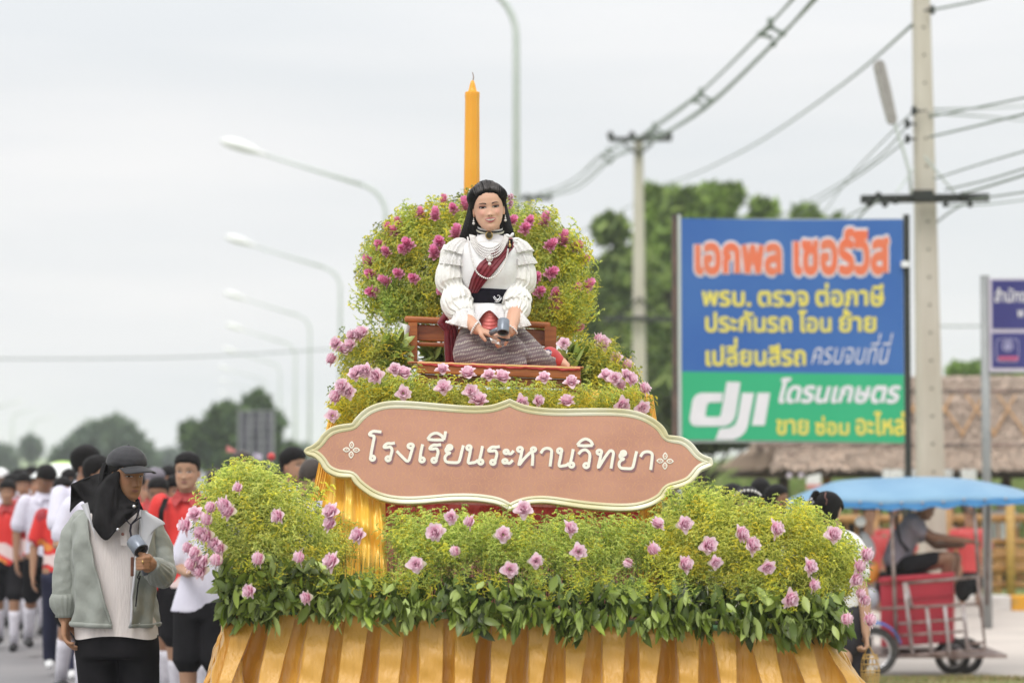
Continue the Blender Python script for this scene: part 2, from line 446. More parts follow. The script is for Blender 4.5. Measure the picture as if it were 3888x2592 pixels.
# verge of dry grass, and the pale concrete side road with its kerb
mb = MB()
vx = np.arange(0, 9, .3); vy = np.arange(9, 20.01, .5)
mb.add([(ROADX(y) + .05 + dx, y, gz(ROADX(y) + .05 + dx, y) + .004 + .03 * snoise(np.array([[dx, y, 0]]), 3, 2)[0]) for dx in vx for y in vy],
       [(i * len(vy) + j, (i + 1) * len(vy) + j, (i + 1) * len(vy) + j + 1, i * len(vy) + j + 1) for i in range(len(vx) - 1) for j in range(len(vy) - 1)])
tag(mb.build('grass_verge', M['grass'], smooth=True), kind='structure')
xs_ = list(np.arange(2.0, 12, .4)) + [14, 18, 26, 40]; ysr = list(np.arange(19.2, 27.3, .45))
sheet('side_road', xs_, ysr, M['concrete_road'], .012)
kerb = MB(); KY = 27.3
root = empty('kerb', (5, KY, gz(5, KY)), 'white and yellow painted kerb running in front of the bamboo fence', 'kerb')
root['kind'] = 'structure'; del root['category']
x = 2.68; k = 0
kz = gz(5, KY)
while x < 11:
    m_ = M['kerb_yellow'] if k % 2 else M['kerb_white']
    x2 = 5.24 + (k - 3) * 1.0 if False else x + .98
    o = MB().box((x + .49, KY + .1, kz + .05), (.97, .2, .26)).build('kerb_block', m_, root)
    bv = o.modifiers.new('b', 'BEVEL'); bv.width = .02; bv.segments = 2
    x += .98; k += 1
# grass blades on the verge
def blades(name, n, x0, x1, y0, y1, h, cols, label, wd=.006):
    rs = np.random.RandomState(3)
    X = rs.uniform(x0, x1, n); Y = rs.uniform(y0, y1, n)
    Z = np.array([gz(a, b) for a, b in zip(X, Y)])
    ang = rs.uniform(0, 6.28, n); H = h * rs.uniform(.4, 1.2, n) * (.6 + .5 * snoise(np.stack([X, Y, 0 * X], 1), 2.2, 4).clip(-.6, 1)); ln = rs.normal(0, .35, (n, 2)) * H[:, None]
    dx = np.cos(ang) * wd; dy = np.sin(ang) * wd
    V = np.stack([np.stack([X - dx, Y - dy, Z], 1), np.stack([X + dx, Y + dy, Z], 1), np.stack([X + ln[:, 0], Y + ln[:, 1], Z + H], 1)], 1).reshape(-1, 3)
    T = np.arange(3 * n).reshape(-1, 3)
    c = np.array(cols)[rs.randint(0, len(cols), n)] * rs.uniform(.7, 1.2, n)[:, None]
    o = big_mesh(name, V, T, np.repeat(c, 3, 0), M['leafage']); tag(o, label, 'grass', kind='stuff'); return o
blades('grass', 30000, 1.9, 6.5, 15.5, 18.6, .062, [(.30, .26, .10), (.20, .24, .07), (.38, .30, .15), (.26, .20, .09)], 'dry short grass on the verge in front of the side road')
blades('tall_grass', 34000, 2.0, 16, 34, 46, .55, [(.24, .33, .09), (.30, .38, .12), (.20, .30, .07), (.36, .38, .17)], 'tall pale green grass on the bank behind the thatched hut', .03)

# ------------------------------------------------------------------ trees
def tree(base, blobs, label, leaf=.16, n=9000, cols=None, group=None, limbs=True, name='tree', trunk_r=.22):
    cols = cols or [(.07, .12, .03), (.10, .17, .04), (.045, .08, .02), (.15, .20, .05)]
    root = empty(name, base, label, 'tree', group)
    rs = np.random.RandomState(int(abs(base[0]) * 100) % 9999)
    W = np.array([b[1] ** 2 for b in blobs]); W = W / W.sum()
    idx = rs.choice(len(blobs), n, p=W)
    C = np.array([tuple(b[0]) for b in blobs])[idx]; Rr = np.array([b[1] for b in blobs])[idx]
    d = rs.normal(size=(n, 3)); d /= np.linalg.norm(d, axis=1)[:, None]
    rad = Rr * rs.uniform(.35, 1.05, n) ** .6
    lump = 1 + .28 * snoise(d * 3 + C, 2.3, 9)
    p = C + d * (rad * lump)[:, None] * np.array((1, 1, .85))
    s = leaf * rs.uniform(.5, 1.3, n)
    a = rs.normal(size=(n, 3)); a /= np.linalg.norm(a, axis=1)[:, None]
    b = np.cross(a, rs.normal(size=(n, 3))); b /= np.linalg.norm(b, axis=1)[:, None]
    V = np.stack([p - a * s[:, None], p + b * (s * .45)[:, None], p + a * s[:, None], p - b * (s * .45)[:, None]], 1).reshape(-1, 3)
    i4 = np.arange(n)[:, None] * 4
    T = np.concatenate([i4 + [0, 1, 2], i4 + [0, 2, 3]], 1).reshape(-1, 3)
    cc = np.array(cols)[((snoise(p, 1.2, 3) * .5 + .5) * len(cols) * .99 + rs.normal(0, .5, n)).clip(0, len(cols) - 1).astype(int)] * rs.uniform(.75, 1.25, n)[:, None]
    tag(big_mesh('crown', V, T, np.repeat(cc, 4, 0), M['leafage'], root), kind='stuff')
    t = MB(); bz = Vector(base); top = Vector(blobs[0][0])
    mid = bz.lerp(top, .5) + Vector((.1, 0, 0))
    t.tube([bz, mid, top], [trunk_r, trunk_r * .7, trunk_r * .25], 10)
    t.build('trunk', M['bark'], root, True)
    for c, r in blobs[1:]:
        q = Vector(c); s0 = bz.lerp(mid, .75 + .25 * rs.rand())
        lb = MB().tube([s0, s0.lerp(q, .5) + Vector((0, 0, -.1)), q], [trunk_r * .4, trunk_r * .25, trunk_r * .08], 6).build('limb', M['bark'], root, True)
    return root
def tb(y, lst): return [(P(u, v, y + dy), px(r, y)) for (u, v, r, dy) in lst]
y = 66
tree((P(2560, 1700, y).x, y, 1.0), tb(y, [(2560, 900, 150, 0), (2490, 760, 62, 0), (2600, 790, 80, -1), (2700, 800, 85, 0), (2770, 745, 48, 0), (2700, 735, 36, 1), (2900, 800, 46, 0), (3060, 830, 48, 0), (2660, 950, 130, 1), (2500, 1000, 110, 0), (2480, 1180, 120, 1), (2780, 950, 130, 2), (2950, 950, 110, 2), (3150, 900, 90, 2), (2540, 1380, 130, 1), (2520, 1580, 120, 0)]),
     'large broadleaf tree rising behind the blue billboard', .28, 22000, [(.20, .31, .05), (.28, .40, .08), (.11, .17, .035), (.34, .45, .11)])
y = 61
tree((P(2380, 1700, y).x, y, .8), tb(y, [(2380, 1060, 130, 0), (2320, 870, 62, 0), (2300, 1180, 120, 0), (2400, 1280, 150, 0), (2330, 1400, 120, 0), (2460, 1450, 120, 0), (2360, 1560, 130, 0), (2290, 1640, 80, -1), (2460, 1620, 110, 0)]),
     'olive green tree between the concrete pole and the float foliage', .25, 18000, [(.22, .31, .08), (.28, .37, .10), (.13, .19, .05), (.33, .41, .13)])
y = 39
tree((P(2640, 1700, y).x, y, .6), tb(y, [(2640, 1660, 70, 0), (2560, 1640, 80, 0), (2720, 1650, 60, 0), (2480, 1700, 70, 0), (2800, 1640, 60, 0), (2880, 1640, 60, 0), (2600, 1560, 80, 0), (2740, 1580, 80, 0)]),
     'dark bush filling the gap under the blue billboard', .15, 8000, [(.07, .095, .03), (.10, .13, .04), (.05, .065, .025), (.13, .16, .05)], limbs=False, trunk_r=.1)
y = 60
tree((P(3760, 1800, y).x, y, .3), tb(y, [(3700, 1440, 66, 0), (3760, 1420, 60, 0), (3640, 1410, 32, 0), (3830, 1440, 60, 0)]),
     'light green tree top showing above the thatched roof', .22, 3000, [(.18, .30, .06), (.24, .36, .09), (.12, .2, .05)])
y = 95
tree((P(900, 1790, y).x, y, 0), tb(y, [(920, 1640, 110, 0), (860, 1600, 70, 0), (975, 1530, 42, 0), (1000, 1600, 60, 0), (770, 1680, 70, 0), (730, 1640, 35, 0), (850, 1720, 90, 0), (980, 1700, 80, 0), (1080, 1740, 60, 0)]),
     'broad dark green tree beside the gridded panel left of the float', .42, 7000, [(.09, .15, .06), (.12, .19, .06), (.06, .10, .05)], group=None)
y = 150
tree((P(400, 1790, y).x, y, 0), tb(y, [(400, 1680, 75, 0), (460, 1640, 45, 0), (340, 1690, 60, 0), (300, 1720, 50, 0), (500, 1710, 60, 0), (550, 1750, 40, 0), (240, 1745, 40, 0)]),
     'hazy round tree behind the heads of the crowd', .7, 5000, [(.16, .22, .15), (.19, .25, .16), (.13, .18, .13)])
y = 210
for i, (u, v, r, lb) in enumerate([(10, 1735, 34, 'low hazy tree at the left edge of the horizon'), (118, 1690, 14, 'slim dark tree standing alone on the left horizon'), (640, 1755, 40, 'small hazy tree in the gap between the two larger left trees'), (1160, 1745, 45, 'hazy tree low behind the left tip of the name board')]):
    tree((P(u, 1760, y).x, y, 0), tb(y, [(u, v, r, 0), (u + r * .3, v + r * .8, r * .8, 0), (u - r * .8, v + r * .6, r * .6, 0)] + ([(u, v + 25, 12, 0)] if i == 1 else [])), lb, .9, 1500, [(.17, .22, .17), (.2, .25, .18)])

# ------------------------------------------------------------------ street lamps
def lamp(y, ux, side=-1, label='', group='curved arm street lamps along the road', hp=8.6, arm=3.35, r=.055):
    x0 = P(ux, 1740, y).x; base = Vector((x0, y, 0))
    root = empty('street_lamp', base, label, 'street lamp', group)
    pts = [base, base + Vector((0, 0, hp - .8))]; rr = [r * 1.3, r]
    for k in range(1, 8):
        a = k / 7 * R(75); pts.append(base + Vector((side * .8 * (1 - math.cos(a)), 0, hp - .8 + .8 * math.sin(a)))); rr.append(r * .95)
    MB().tube(pts, rr, 10).build('pole', M['galv'], root, True)
    e = pts[-1]; h = base + Vector((side * arm, 0, hp + .82))
    MB().tube([e, e.lerp(h, .5), h], [r * .9, r * .75, r * .6], 8).build('arm', M['galv'], root, True)
    d = (h - e).normalized(); hd = MB()
    an = np.arange(14) / 14 * 6.283
    rings = []
    nn = np.array((-d.z, 0, d.x)) * -side * -1
    up = Vector((0, 1, 0)).cross(d).normalized()
    if up.z < 0: up = -up
    for t, rw, rh in [(-.35, .05, .04), (-.3, .07, .06), (-.1, .09, .09), (0, .15, .13), (.3, .21, .19), (.6, .20, .18), (.82, .13, .11), (.88, .04, .04)]:
        c = h + d * t
        rings.append([tuple(c + Vector((0, 1, 0)) * (rw * math.cos(a)) + up * (rh * math.sin(a) * (1 if math.sin(a) > 0 else .55))) for a in an])
    hd.loft(rings); hd.build('lamp_head', M['lamp_white'], root, True)
    MB().box(tuple(base + Vector((0, 0, .15))), (.3, .3, .3)).build('base_plinth', M['concrete'], root)
    return root
LY = [(35, 1960, 'nearest grey street lamp, its arm leaving the frame above the orange candle'), (61, 1462, 'street lamp with the highest visible white head, left of the candle'),
      (87.5, 1290, 'street lamp with the second highest white head, left of the flower mound'), (117, 1175, 'street lamp third down the row of white heads'),
      (145, 1120, 'street lamp fourth down the row of white heads'), (176, 1062, 'street lamp fifth down the row, its pole right of the gridded panel'),
      (210, 1010, 'street lamp sixth down the row above the dark green tree'), (245, 985, 'street lamp seventh down the row above the dark green tree'), (290, 960, 'farthest visible street lamp of the long row')]
for y, u, lb in LY: lamp(y, u, -1, lb)
for y, u, lb in [(330, -30, 'tiny far lamp at the left edge of the photo'), (380, 45, 'tiny far lamp second from the left edge'), (450, 120, 'tiny far lamp third from the left edge'), (420, 1235, 'tiny far mast behind the left flower tier')]:
    lamp(y, u, 1, lb, group='tiny lamps on the left horizon', r=.12)

# ------------------------------------------------------------------ gridded panel
y = 75; root = empty('panel_frame', P(975, 1740, y), 'dark gridded panel frame standing in front of the dark green tree', 'panel')
a = P(912, 1562, y); b = P(1040, 1735, y); mb = MB()
mb.box(((a.x + b.x) / 2, y, (a.z + b.z) / 2), (b.x - a.x, .25, a.z - b.z)).build('panel', mat('panel grey', (.07, .065, .09), .6, noise=(2, (.17, .16, .2), .4, .6)), root)
for i in range(7):
    z = b.z + (a.z - b.z) * i / 6
    MB().box(((a.x + b.x) / 2, y - .17, z), (b.x - a.x, .09, .05)).build('crossbar', M['grey_pole'], root)
for i in range(4):
    x = a.x + (b.x - a.x) * i / 3
    MB().box((x, y - .28, (a.z + b.z) / 2), (.06, .09, a.z - b.z + .1)).build('upright', M['grey_pole'], root)
for s in (a.x + .1, b.x - .1): MB().box((s, y, b.z / 2), (.12, .12, b.z)).build('leg', M['grey_pole'], root)

# ------------------------------------------------------------------ utility poles
def cpole(y, utop, ubot, vtop, w0, w1, label):
    zb = gz(P(ubot, 1740, y).x, y)
    a = Vector((P(ubot, 2000, y).x, y, zb)); b = P(utop, vtop, y); b.y = y
    root = empty('utility_pole', a, label, 'utility pole', 'concrete utility poles')
    mb = MB(); rings = []
    for t in (0, .5, 1):
        c = a.lerp(b, t); hw = (w1 + (w0 - w1) * t) / 2; bv = hw * .25
        rings.append([(c.x + x, c.y + yy, c.z) for x, yy in [(-hw, -hw + bv), (-hw + bv, -hw), (hw - bv, -hw), (hw, -hw + bv), (hw, hw - bv), (hw - bv, hw), (-hw + bv, hw), (-hw, hw - bv)]])
    mb.loft(rings); mb.build('shaft', M['concrete'], root)
    return root, a, b
poleA, a, b = cpole(27.0, 3492, 3540, -260, .165, .315, 'thick near concrete utility pole right of the blue billboard')
hol = MB()
for i in range(18):
    v = 110 + i * 105; c = P(3499 + v * .0205, v, 27.0)
    hw = (.165 + (.315 - .165) * (1 - (c.z - a.z) / (b.z - a.z))) / 2
    hol.tube([(c.x, 27 - hw - .004, c.z), (c.x, 27 - hw + .01, c.z)], .017, 8)
hol.build('step_hole', mat('hole dark', (.16, .14, .11), .9, noise=(9, (.2, .18, .14), .4, .6)), poleA)['kind'] = 'stuff'
yA = 26.75
arm = MB(); arm.beam(P(3269, 757, yA), P(3754, 750, yA), .10, .085); arm.build('crossarm', M['dark_metal'], poleA)
for (u, v) in [(3300, 770), (3335, 745), (3360, 772), (3400, 760), (3590, 772), (3655, 745), (3683, 772), (3715, 752)]:
    c = P(u, v, yA - .08); mb = MB()
    mb.tube([c + Vector((0, 0, -.045)), c + Vector((0, 0, -.02)), c, c + Vector((0, 0, .02)), c + Vector((0, 0, .05))], [.018, .04, .025, .04, .012], 10).build('insulator', M['dark_metal'], poleA, True)
MB().tube([P(3510, 595, 26.6), P(3625, 733, 26.7)], .014, 6).build('brace', M['galv'], poleA)
MB().tube([P(3405, 728, 26.6), P(3470, 640, 26.8)], .012, 6).build('brace', M['galv'], poleA)
MB().box(tuple(P(3502, 742, 26.7)), (.23, .12, .11)).build('bracket', M['dark_metal'], poleA)
for (u, v) in [(3445, 470), (3445, 527), (3540, 38), (3470, 420)]:
    c = P(u, v, 26.8); MB().tube([c + Vector((0, 0, -.05)), c + Vector((0, 0, -.02)), c, c + Vector((0, 0, .02)), c + Vector((0, 0, .05))], [.02, .035, .022, .035, .015], 10).build('insulator', M['dark_metal'], poleA, True)
    MB().tube([c, c + Vector((.10 if u < 3500 else -.08, .05, 0))], .012, 6).build('bracket', M['dark_metal'], poleA)
la = empty('pole_lamp', P(3460, 735, 26.6), 'grey pole lamp on a thin arm beside the near utility pole', 'street lamp')
MB().tube([P(3460, 735, 26.6), P(3452, 650, 26.55), P(3425, 555, 26.5), P(3400, 480, 26.5), P(3391, 455, 26.5)], .018, 8).build('arm', M['galv'], la, True)
c0 = P(3390, 470, 26.5); c1 = P(3334, 232, 26.5); d = (c1 - c0).normalized(); s_ = Vector((0, 1, 0)).cross(d).normalized()
hd = MB(); rings = []
for t, wd in [(0, .028), (.02, .045), (.06, .056), (.5, .066), (.93, .064), (.98, .052), (1, .03)]:
    c = c0.lerp(c1, t); rings.append([tuple(c + s_ * x * wd + Vector((0, yy * .045, 0))) for x, yy in [(-1, -.5), (-.75, -1), (-.3, -1), (-.22, -.7), (.22, -.7), (.3, -1), (.75, -1), (1, -.5), (1, .7), (.5, 1), (-.5, 1), (-1, .7)]])
hd.loft(rings); hd.build('lamp_head', M['lamp_grey'], la)
poleB, a, b = cpole(56, 2425, 2428, 520, .20, .36, 'middle concrete utility pole with a crossarm, left of the billboard')
MB().beam(P(2312, 530, 55.7), P(2550, 528, 55.7), .14, .10).build('crossarm', M['dark_metal'], poleB)
for u in (2318, 2400, 2455, 2485, 2540):
    c = P(u, 518, 55.7); MB().tube([c + Vector((0, 0, -.08)), c + Vector((0, 0, .04)), c + Vector((0, 0, .12))], [.05, .09, .03], 8).build('insulator', M['dark_metal'], poleB, True)
for q in (P(2365, 545, 55.8), P(2480, 545, 55.8)): MB().tube([q, P(2425, 590, 55.8)], .025, 6).build('brace', M['dark_metal'], poleB)
MB().beam(P(2290, 1208, 55.7), P(2560, 1212, 55.7), .12, .12).build('crossarm', M['dark_metal'], poleB)
for q in (P(2340, 1205, 55.8), P(2500, 1205, 55.8)): MB().tube([q, P(2428, 1130, 55.8)], .025, 6).build('brace', M['dark_metal'], poleB)
poleC, a, b = cpole(86, 2009, 2010, 740, .22, .36, 'farthest concrete utility pole just right of the sitting woman')
MB().beam(P(1960, 752, 85.7), P(2095, 752, 85.7), .2, .14).build('crossarm', M['dark_metal'], poleC)
for u in (1968, 2000, 2050, 2088):
    c = P(u, 742, 85.7); MB().tube([c + Vector((0, 0, -.1)), c + Vector((0, 0, .08))], [.1, .05], 8).build('insulator', M['dark_metal'], poleC, True)
# wires
def wire(pts, r, label, group='overhead wires'):
    Q = [P(*p) for p in pts]; q = []
    A_ = np.array([tuple(x) for x in Q]); n = len(A_)
    for i in range(n - 1):
        p0, p1, p2, p3 = A_[max(i - 1, 0)], A_[i], A_[i + 1], A_[min(i + 2, n - 1)]
        for k in range(5):
            t = k / 5; q.append(.5 * ((2 * p1) + (-p0 + p2) * t + (2 * p0 - 5 * p1 + 4 * p2 - p3) * t * t + (-p0 + 3 * p1 - 3 * p2 + p3) * t ** 3))
    q.append(A_[-1]); b0 = q[len(q) // 2]
    mb = MB(); mb.tube([Vector(x) for x in q], r, 6)
    o = mb.build('overhead_wire', M['cable'], None, True, base=b0); tag(o, label, 'wire', group)
def rz(x): return 2200 + x * .7177
def rv(y): return y * .7177
wire([(3065, -60, 26), (2918, 95, 32), (2665, 345, 41), (2487, 475, 49), (2425, 520, 55), (2285, 585, 64), (2180, 680, 76), (2050, 742, 85)], 0.019, 'upper heavy spaced cable climbing to the top edge of the photo')
wire([(3150, -60, 26), (2971, 128, 32), (2702, 385, 41), (2520, 507, 49), (2455, 530, 55), (2328, 600, 64), (2200, 712, 76), (2088, 745, 85)], 0.022, 'right heavy spaced cable passing over the middle pole crossarm')
wire([(3120, -40, 26), (2936, 168, 32), (2675, 415, 41), (2485, 530, 49), (2440, 560, 55), (2310, 608, 64), (2190, 700, 76), (2060, 748, 85)], 0.022, 'lowest of the three heavy spaced cables')
wire([(3040, -40, 26.5), (2888, 130, 32), (2630, 380, 41), (2465, 500, 49), (2400, 530, 55), (2290, 592, 64), (2150, 700, 76), (1990, 748, 85)], 0.018, 'left heavy spaced cable ending at the middle pole')
for (u, v, y, k, lb) in [(2929, 125, 31.9, 1, 'largest cable spacer nearest the top edge'), (2665, 378, 40.9, .78, 'second cable spacer down the heavy cables'), (2488, 500, 48.9, .62, 'cable spacer just right of the middle pole'), (2312, 592, 63.9, .6, 'cable spacer just left of the middle pole')]:
    pts = [P(u + dx * k, v + dy * k, y) for dx, dy in [(-4, -46), (-41, 5), (6, 43), (42, 3)]]
    mb = MB(); T = [P(u - 2 * k, v - 22 * k, y)] 
    rr = .028
    mb.tube([pts[0], T[0]], rr * 1.4, 6); mb.tube([T[0], pts[1]], rr, 6); mb.tube([T[0], pts[3]], rr, 6); mb.tube([pts[1], pts[2] + Vector((0, 0, .08))], rr, 6); mb.tube([pts[3], pts[2]], rr, 6)
    for p in pts: mb.ell(tuple(p), rr * 1.7, None, 8, 6)
    tag(mb.build('cable_spacer', M['cable'], None, True, base=P(u, v, y)), lb, 'cable spacer', 'spacers on the heavy cables')
WL = [([(3463, 95, 27), (3200, 320, 38), (2880, 540, 52), (2640, 660, 66), (2520, 700, 80)], .02, 'long single wire sagging left from the top of the near pole'),
      ([(2520, 700, 80), (2380, 790, 95), (2200, 880, 110), (2000, 960, 130)], .02, 'thin wire dropping behind the tree tops right of the flowers'),
      ([(3450, 470, 26.8), (3330, 600, 30), (3150, 720, 40), (2960, 820, 55)], .011, 'upper wire fanning down left from the near pole toward the billboard'),
      ([(3450, 527, 26.8), (3300, 640, 30), (3120, 760, 40), (2990, 850, 50)], .011, 'second wire fanning down left from the near pole'),
      ([(3470, 420, 26.8), (3330, 560, 30), (3220, 680, 38), (3120, 820, 45)], .010, 'steepest wire fanning down left from the near pole'),
      ([(3400, 740, 26.7), (3280, 790, 30), (3160, 850, 40)], .012, 'short wire from the crossarm down behind the billboard'),
      ([(3335, 760, 26.6), (3290, 795, 27), (3240, 850, 28)], .014, 'drop wire from the crossarm left end to the billboard top'),
      ([(3540, 38, 26.8), (3700, 5, 25.5), (3860, -40, 24)], .014, 'topmost wire leaving the near pole toward the upper right corner'),
      ([(3530, 445, 26.8), (3700, 410, 25), (3920, 365, 23)], .011, 'wire rising right from the near pole above the others'),
      ([(3530, 520, 26.8), (3700, 480, 25), (3920, 425, 23)], .013, 'dark wire rising right from the near pole second down'),
      ([(3530, 432, 26.8), (3700, 440, 40), (3920, 460, 60)], .016, 'faint wire sagging right behind the near pole'),
      ([(3530, 415, 30), (3700, 412, 40), (3920, 402, 55)], .014, 'faint level wire right of the near pole'),
      ([(3545, 680, 26.8), (3700, 630, 25), (3920, 565, 23)], .010, 'thin wire rising right above the crossarm'),
      ([(3590, 720, 26.7), (3740, 685, 25), (3920, 630, 23)], .011, 'second wire rising right above the crossarm'),
      ([(3655, 735, 26.6), (3760, 705, 25), (3920, 655, 23)], .014, 'dark wire leaving the right end of the crossarm upward'),
      ([(3683, 760, 26.6), (3780, 745, 25), (3920, 725, 23)], .011, 'wire leaving the crossarm right end nearly level'),
      ([(3600, 780, 26.7), (3750, 775, 30), (3920, 755, 34)], .011, 'faint wire under the crossarm toward the right edge'),
      ([(3545, 855, 27), (3600, 810, 26.8), (3665, 772, 26.6)], .012, 'short diagonal wire under the right end of the crossarm'),
      ([(-40, 1362, 60), (400, 1361, 62), (800, 1352, 66), (1300, 1322, 72)], .016, 'faint level cable crossing the empty sky at the far left'),
      ([(3530, 1238, 60), (3740, 1238, 60), (3920, 1236, 60)], .02, 'faint level wire behind the blue road sign'),
      ([(2200, 890, 60), (2090, 940, 75), (2000, 1000, 90)], .012, 'thin short wire low beside the far pole')]
for pts, r, lb in WL: wire(pts, r, lb)

# ------------------------------------------------------------------ billboard
YB = 24.0
bb = empty('billboard', Vector((P(3000, 1740, YB).x, YB, gz(P(3000, 1740, YB).x, YB))), 'blue and green Thai service billboard standing on two rusty posts', 'billboard')
BQ = [(2586, 828), (3428, 832), (3434, 1682), (2590, 1668)]   # tl tr br bl
def bp(s, t, dy=0):
    "s,t in 0..1 from the bottom left of the board"
    u = (BQ[3][0] * (1 - s) + BQ[2][0] * s) * (1 - t) + (BQ[0][0] * (1 - s) + BQ[1][0] * s) * t
    v = (BQ[3][1] * (1 - s) + BQ[2][1] * s) * (1 - t) + (BQ[0][1] * (1 - s) + BQ[1][1] * s) * t
    v += 6 * math.sin(math.pi * s) * (t - .3)
    p = P(u, v, YB); p.y += dy; return p
sp = .307
def slab(t0, t1, m_, nm):
    mb = MB(); mb.grid(lambda i, j: bp(i, t0 + (t1 - t0) * j, 0), 16, 4)
    o = mb.build(nm, m_, bb); return o
slab(sp, 1, M['b_blue'], 'blue_panel'); slab(0, sp, M['b_green'], 'green_panel')
mb = MB(); mb.box((bp(.5, .5).x, YB + .05, bp(.5, .5).z), (bp(1, .5).x - bp(0, .5).x + .02, .06, bp(.5, 1).z - bp(.5, 0).z + .03)); mb.build('backing_frame', M['galv'], bb)
for (u, w_, m_) in [(2560, .05, 'rust'), (2578, .03, 'galv'), (3441, .055, 'dark_metal')]:
    a = P(u, 815, YB + .03); mb = MB(); zb = gz(a.x, YB) - .1
    mb.box((a.x, YB + .03, (a.z + zb) / 2), (w_, .07, a.z - zb)).build('post', M[m_], bb)
def b2(u, v):   # photo px -> s,t (approx.)
    t = 1 - (v - (828 + (u - 2586) * .005)) / (840 + (u - 2586) * .011)
    s = (u - 2586) / 844.0; return s, t
def btext(s, u0, v0, u1, v1, m_, bold=.03, shear=0, dy=-.006, grow=0, name='lettering'):
    ref = fit(layout(s, bold, shear), 0, 0, 1, 1)
    raw = layout(s, bold, shear); A = np.concatenate(raw); lo, hi = A.min(0), A.max(0)
    src = layout(s, bold + grow, shear)
    sc_ = np.array(((u1 - u0) / (hi[0] - lo[0]), (v1 - v0) / (hi[1] - lo[1])))
    cons = [(c - lo) * sc_ for c in src]
    mb = MB(); V, T = union2d(cons)
    mb.add([tuple(bp(*b2(u0 + x, v1 - y), dy)) for x, y in V], T); return mb.build(name, m_, bb)
def bz(x, y): return 2500 + x * .7014, 700 + y * .7014
# first row: two words in orange with a white surround
for wd_, x0, y0, x1, y1 in [('เอกพล', 195, 312, 668, 490), ('เซอร์วิส', 730, 232, 1252, 490)]:
    u0, v0 = bz(x0, y0); u1, v1 = bz(x1, y1)
    btext(wd_, u0, v0, u1, v1, M['b_white'], .05, 0, -.005, .045, 'white_outline')
    btext(wd_, u0, v0, u1, v1, M['b_red'], .05, 0, -.010, 0)
for wd_, x0, y0, x1, y1 in [('พรบ.', 232, 572, 500, 660), ('ตรวจ', 535, 572, 812, 660), ('ต่อภาษี', 848, 530, 1222, 660), ('ประกันรถ', 250, 680, 720, 800), ('โอน', 755, 678, 935, 800), ('ย้าย', 975, 672, 1178, 800), ('เปลี่ยนสีรถ', 252, 828, 795, 983)]:
    u0, v0 = bz(x0, y0); u1, v1 = bz(x1, y1); btext(wd_, u0, v0, u1, v1, M['b_yellow'], .03)
for wd_, x0, y0, x1, y1 in [('ขาย', 632, 1272, 808, 1358), ('ซ่อม', 842, 1255, 1028, 1358), ('อะไหล่', 1062, 1228, 1328, 1358)]:
    u0, v0 = bz(x0, y0); u1, v1 = bz(x1, y1); btext(wd_, u0, v0, min(u1, 3432), v1, M['b_yellow'], .03)
u0, v0 = bz(825, 805); u1, v1 = bz(1268, 970); btext('ครบจบที่นี่', u0, v0, u1, v1, M['b_white'], -.008, .35)
u0, v0 = bz(645, 1045); u1, v1 = bz(1308, 1185); btext('โดรนเกษตร', u0, v0, u1, v1, M['b_white'], .035, .28)
# the white three letter mark
def bpoly(pts, nm='logo'):
    cons = [np.array([(bz(x, y)[0], -bz(x, y)[1]) for x, y in pts])]
    V, T = union2d(cons); mb = MB(); mb.add([tuple(bp(*b2(x, -y), -.006)) for x, y in V], T); mb.build(nm, M['b_white'], bb)
bpoly([(365, 1068), (440, 1070), (415, 1235), (405, 1270), (385, 1295), (355, 1308), (195, 1308), (172, 1298), (162, 1270), (180, 1165), (195, 1140), (225, 1128), (345, 1128), (338, 1178), (270, 1180), (258, 1192), (248, 1250), (256, 1258), (318, 1258), (332, 1250)])
bpoly([(448, 1128), (513, 1128), (480, 1300), (465, 1340), (435, 1368), (400, 1382), (302, 1382), (325, 1322), (380, 1318), (410, 1300), (424, 1265)])
bpoly([(532, 1128), (600, 1128), (570, 1305), (500, 1305)])
mt = MB(); c = P(3436, 1003, YB - .04); mt.box(tuple(c), (.075, .07, .06)); tag(mt.build('meter_box', M['lamp_white'], None, base=c), 'small white box fixed on the right post of the billboard', 'box')

# ------------------------------------------------------------------ blue road sign at the right edge
YS_ = 25.5
rs_ = empty('road_sign', Vector((P(3737, 1740, YS_).x, YS_, gz(P(3737, 1740, YS_).x, YS_) )), 'navy road sign with Thai writing on a thick grey pole at the right edge', 'sign')
a = P(3735, 1050, YS_); MB().tube([(a.x + .01, YS_, rs_.location.z - .3), (a.x + .01, YS_, a.z)], .048, 16).build('pole', M['grey_pole'], rs_, True)
MB().tube([(a.x + .01, YS_, a.z), (a.x + .01, YS_, a.z + .01)], .05, 16).build('cap', M['grey_pole'], rs_, True)
def sgn(u0, v0, u1, v1, dy, th, m_, nm):
    A_ = P(u0, v0, YS_ - .06 + dy); B_ = P(u1, v1, YS_ - .06 + dy)
    return MB().box(((A_.x + B_.x) / 2, A_.y + th / 2, (A_.z + B_.z) / 2), (B_.x - A_.x, th, A_.z - B_.z)).build(nm, m_, rs_)
sgn(3754, 1056, 4260, 1412, 0, .03, M['lilac'], 'frame')
sgn(3766, 1064, 4250, 1248, -.006, .006, M['navy'], 'upper_panel'); sgn(3766, 1264, 4250, 1396, -.006, .006, M['navy'], 'lower_panel')
def stext(s, u0, v0, u1, v1, m_, bold=.015):
    cons = fit(layout(s, bold), u0, -v1, u1, -v0); V, T = union2d(cons); mb = MB()
    mb.add([tuple(P(x, -y, YS_ - .072)) for x, y in V], T); mb.build('lettering', m_, rs_)
stext('สำนักงาน', 3776, 1092, 3940, 1148, M['b_white']); stext('พ', 3863, 1176, 3888, 1204, M['b_white'])
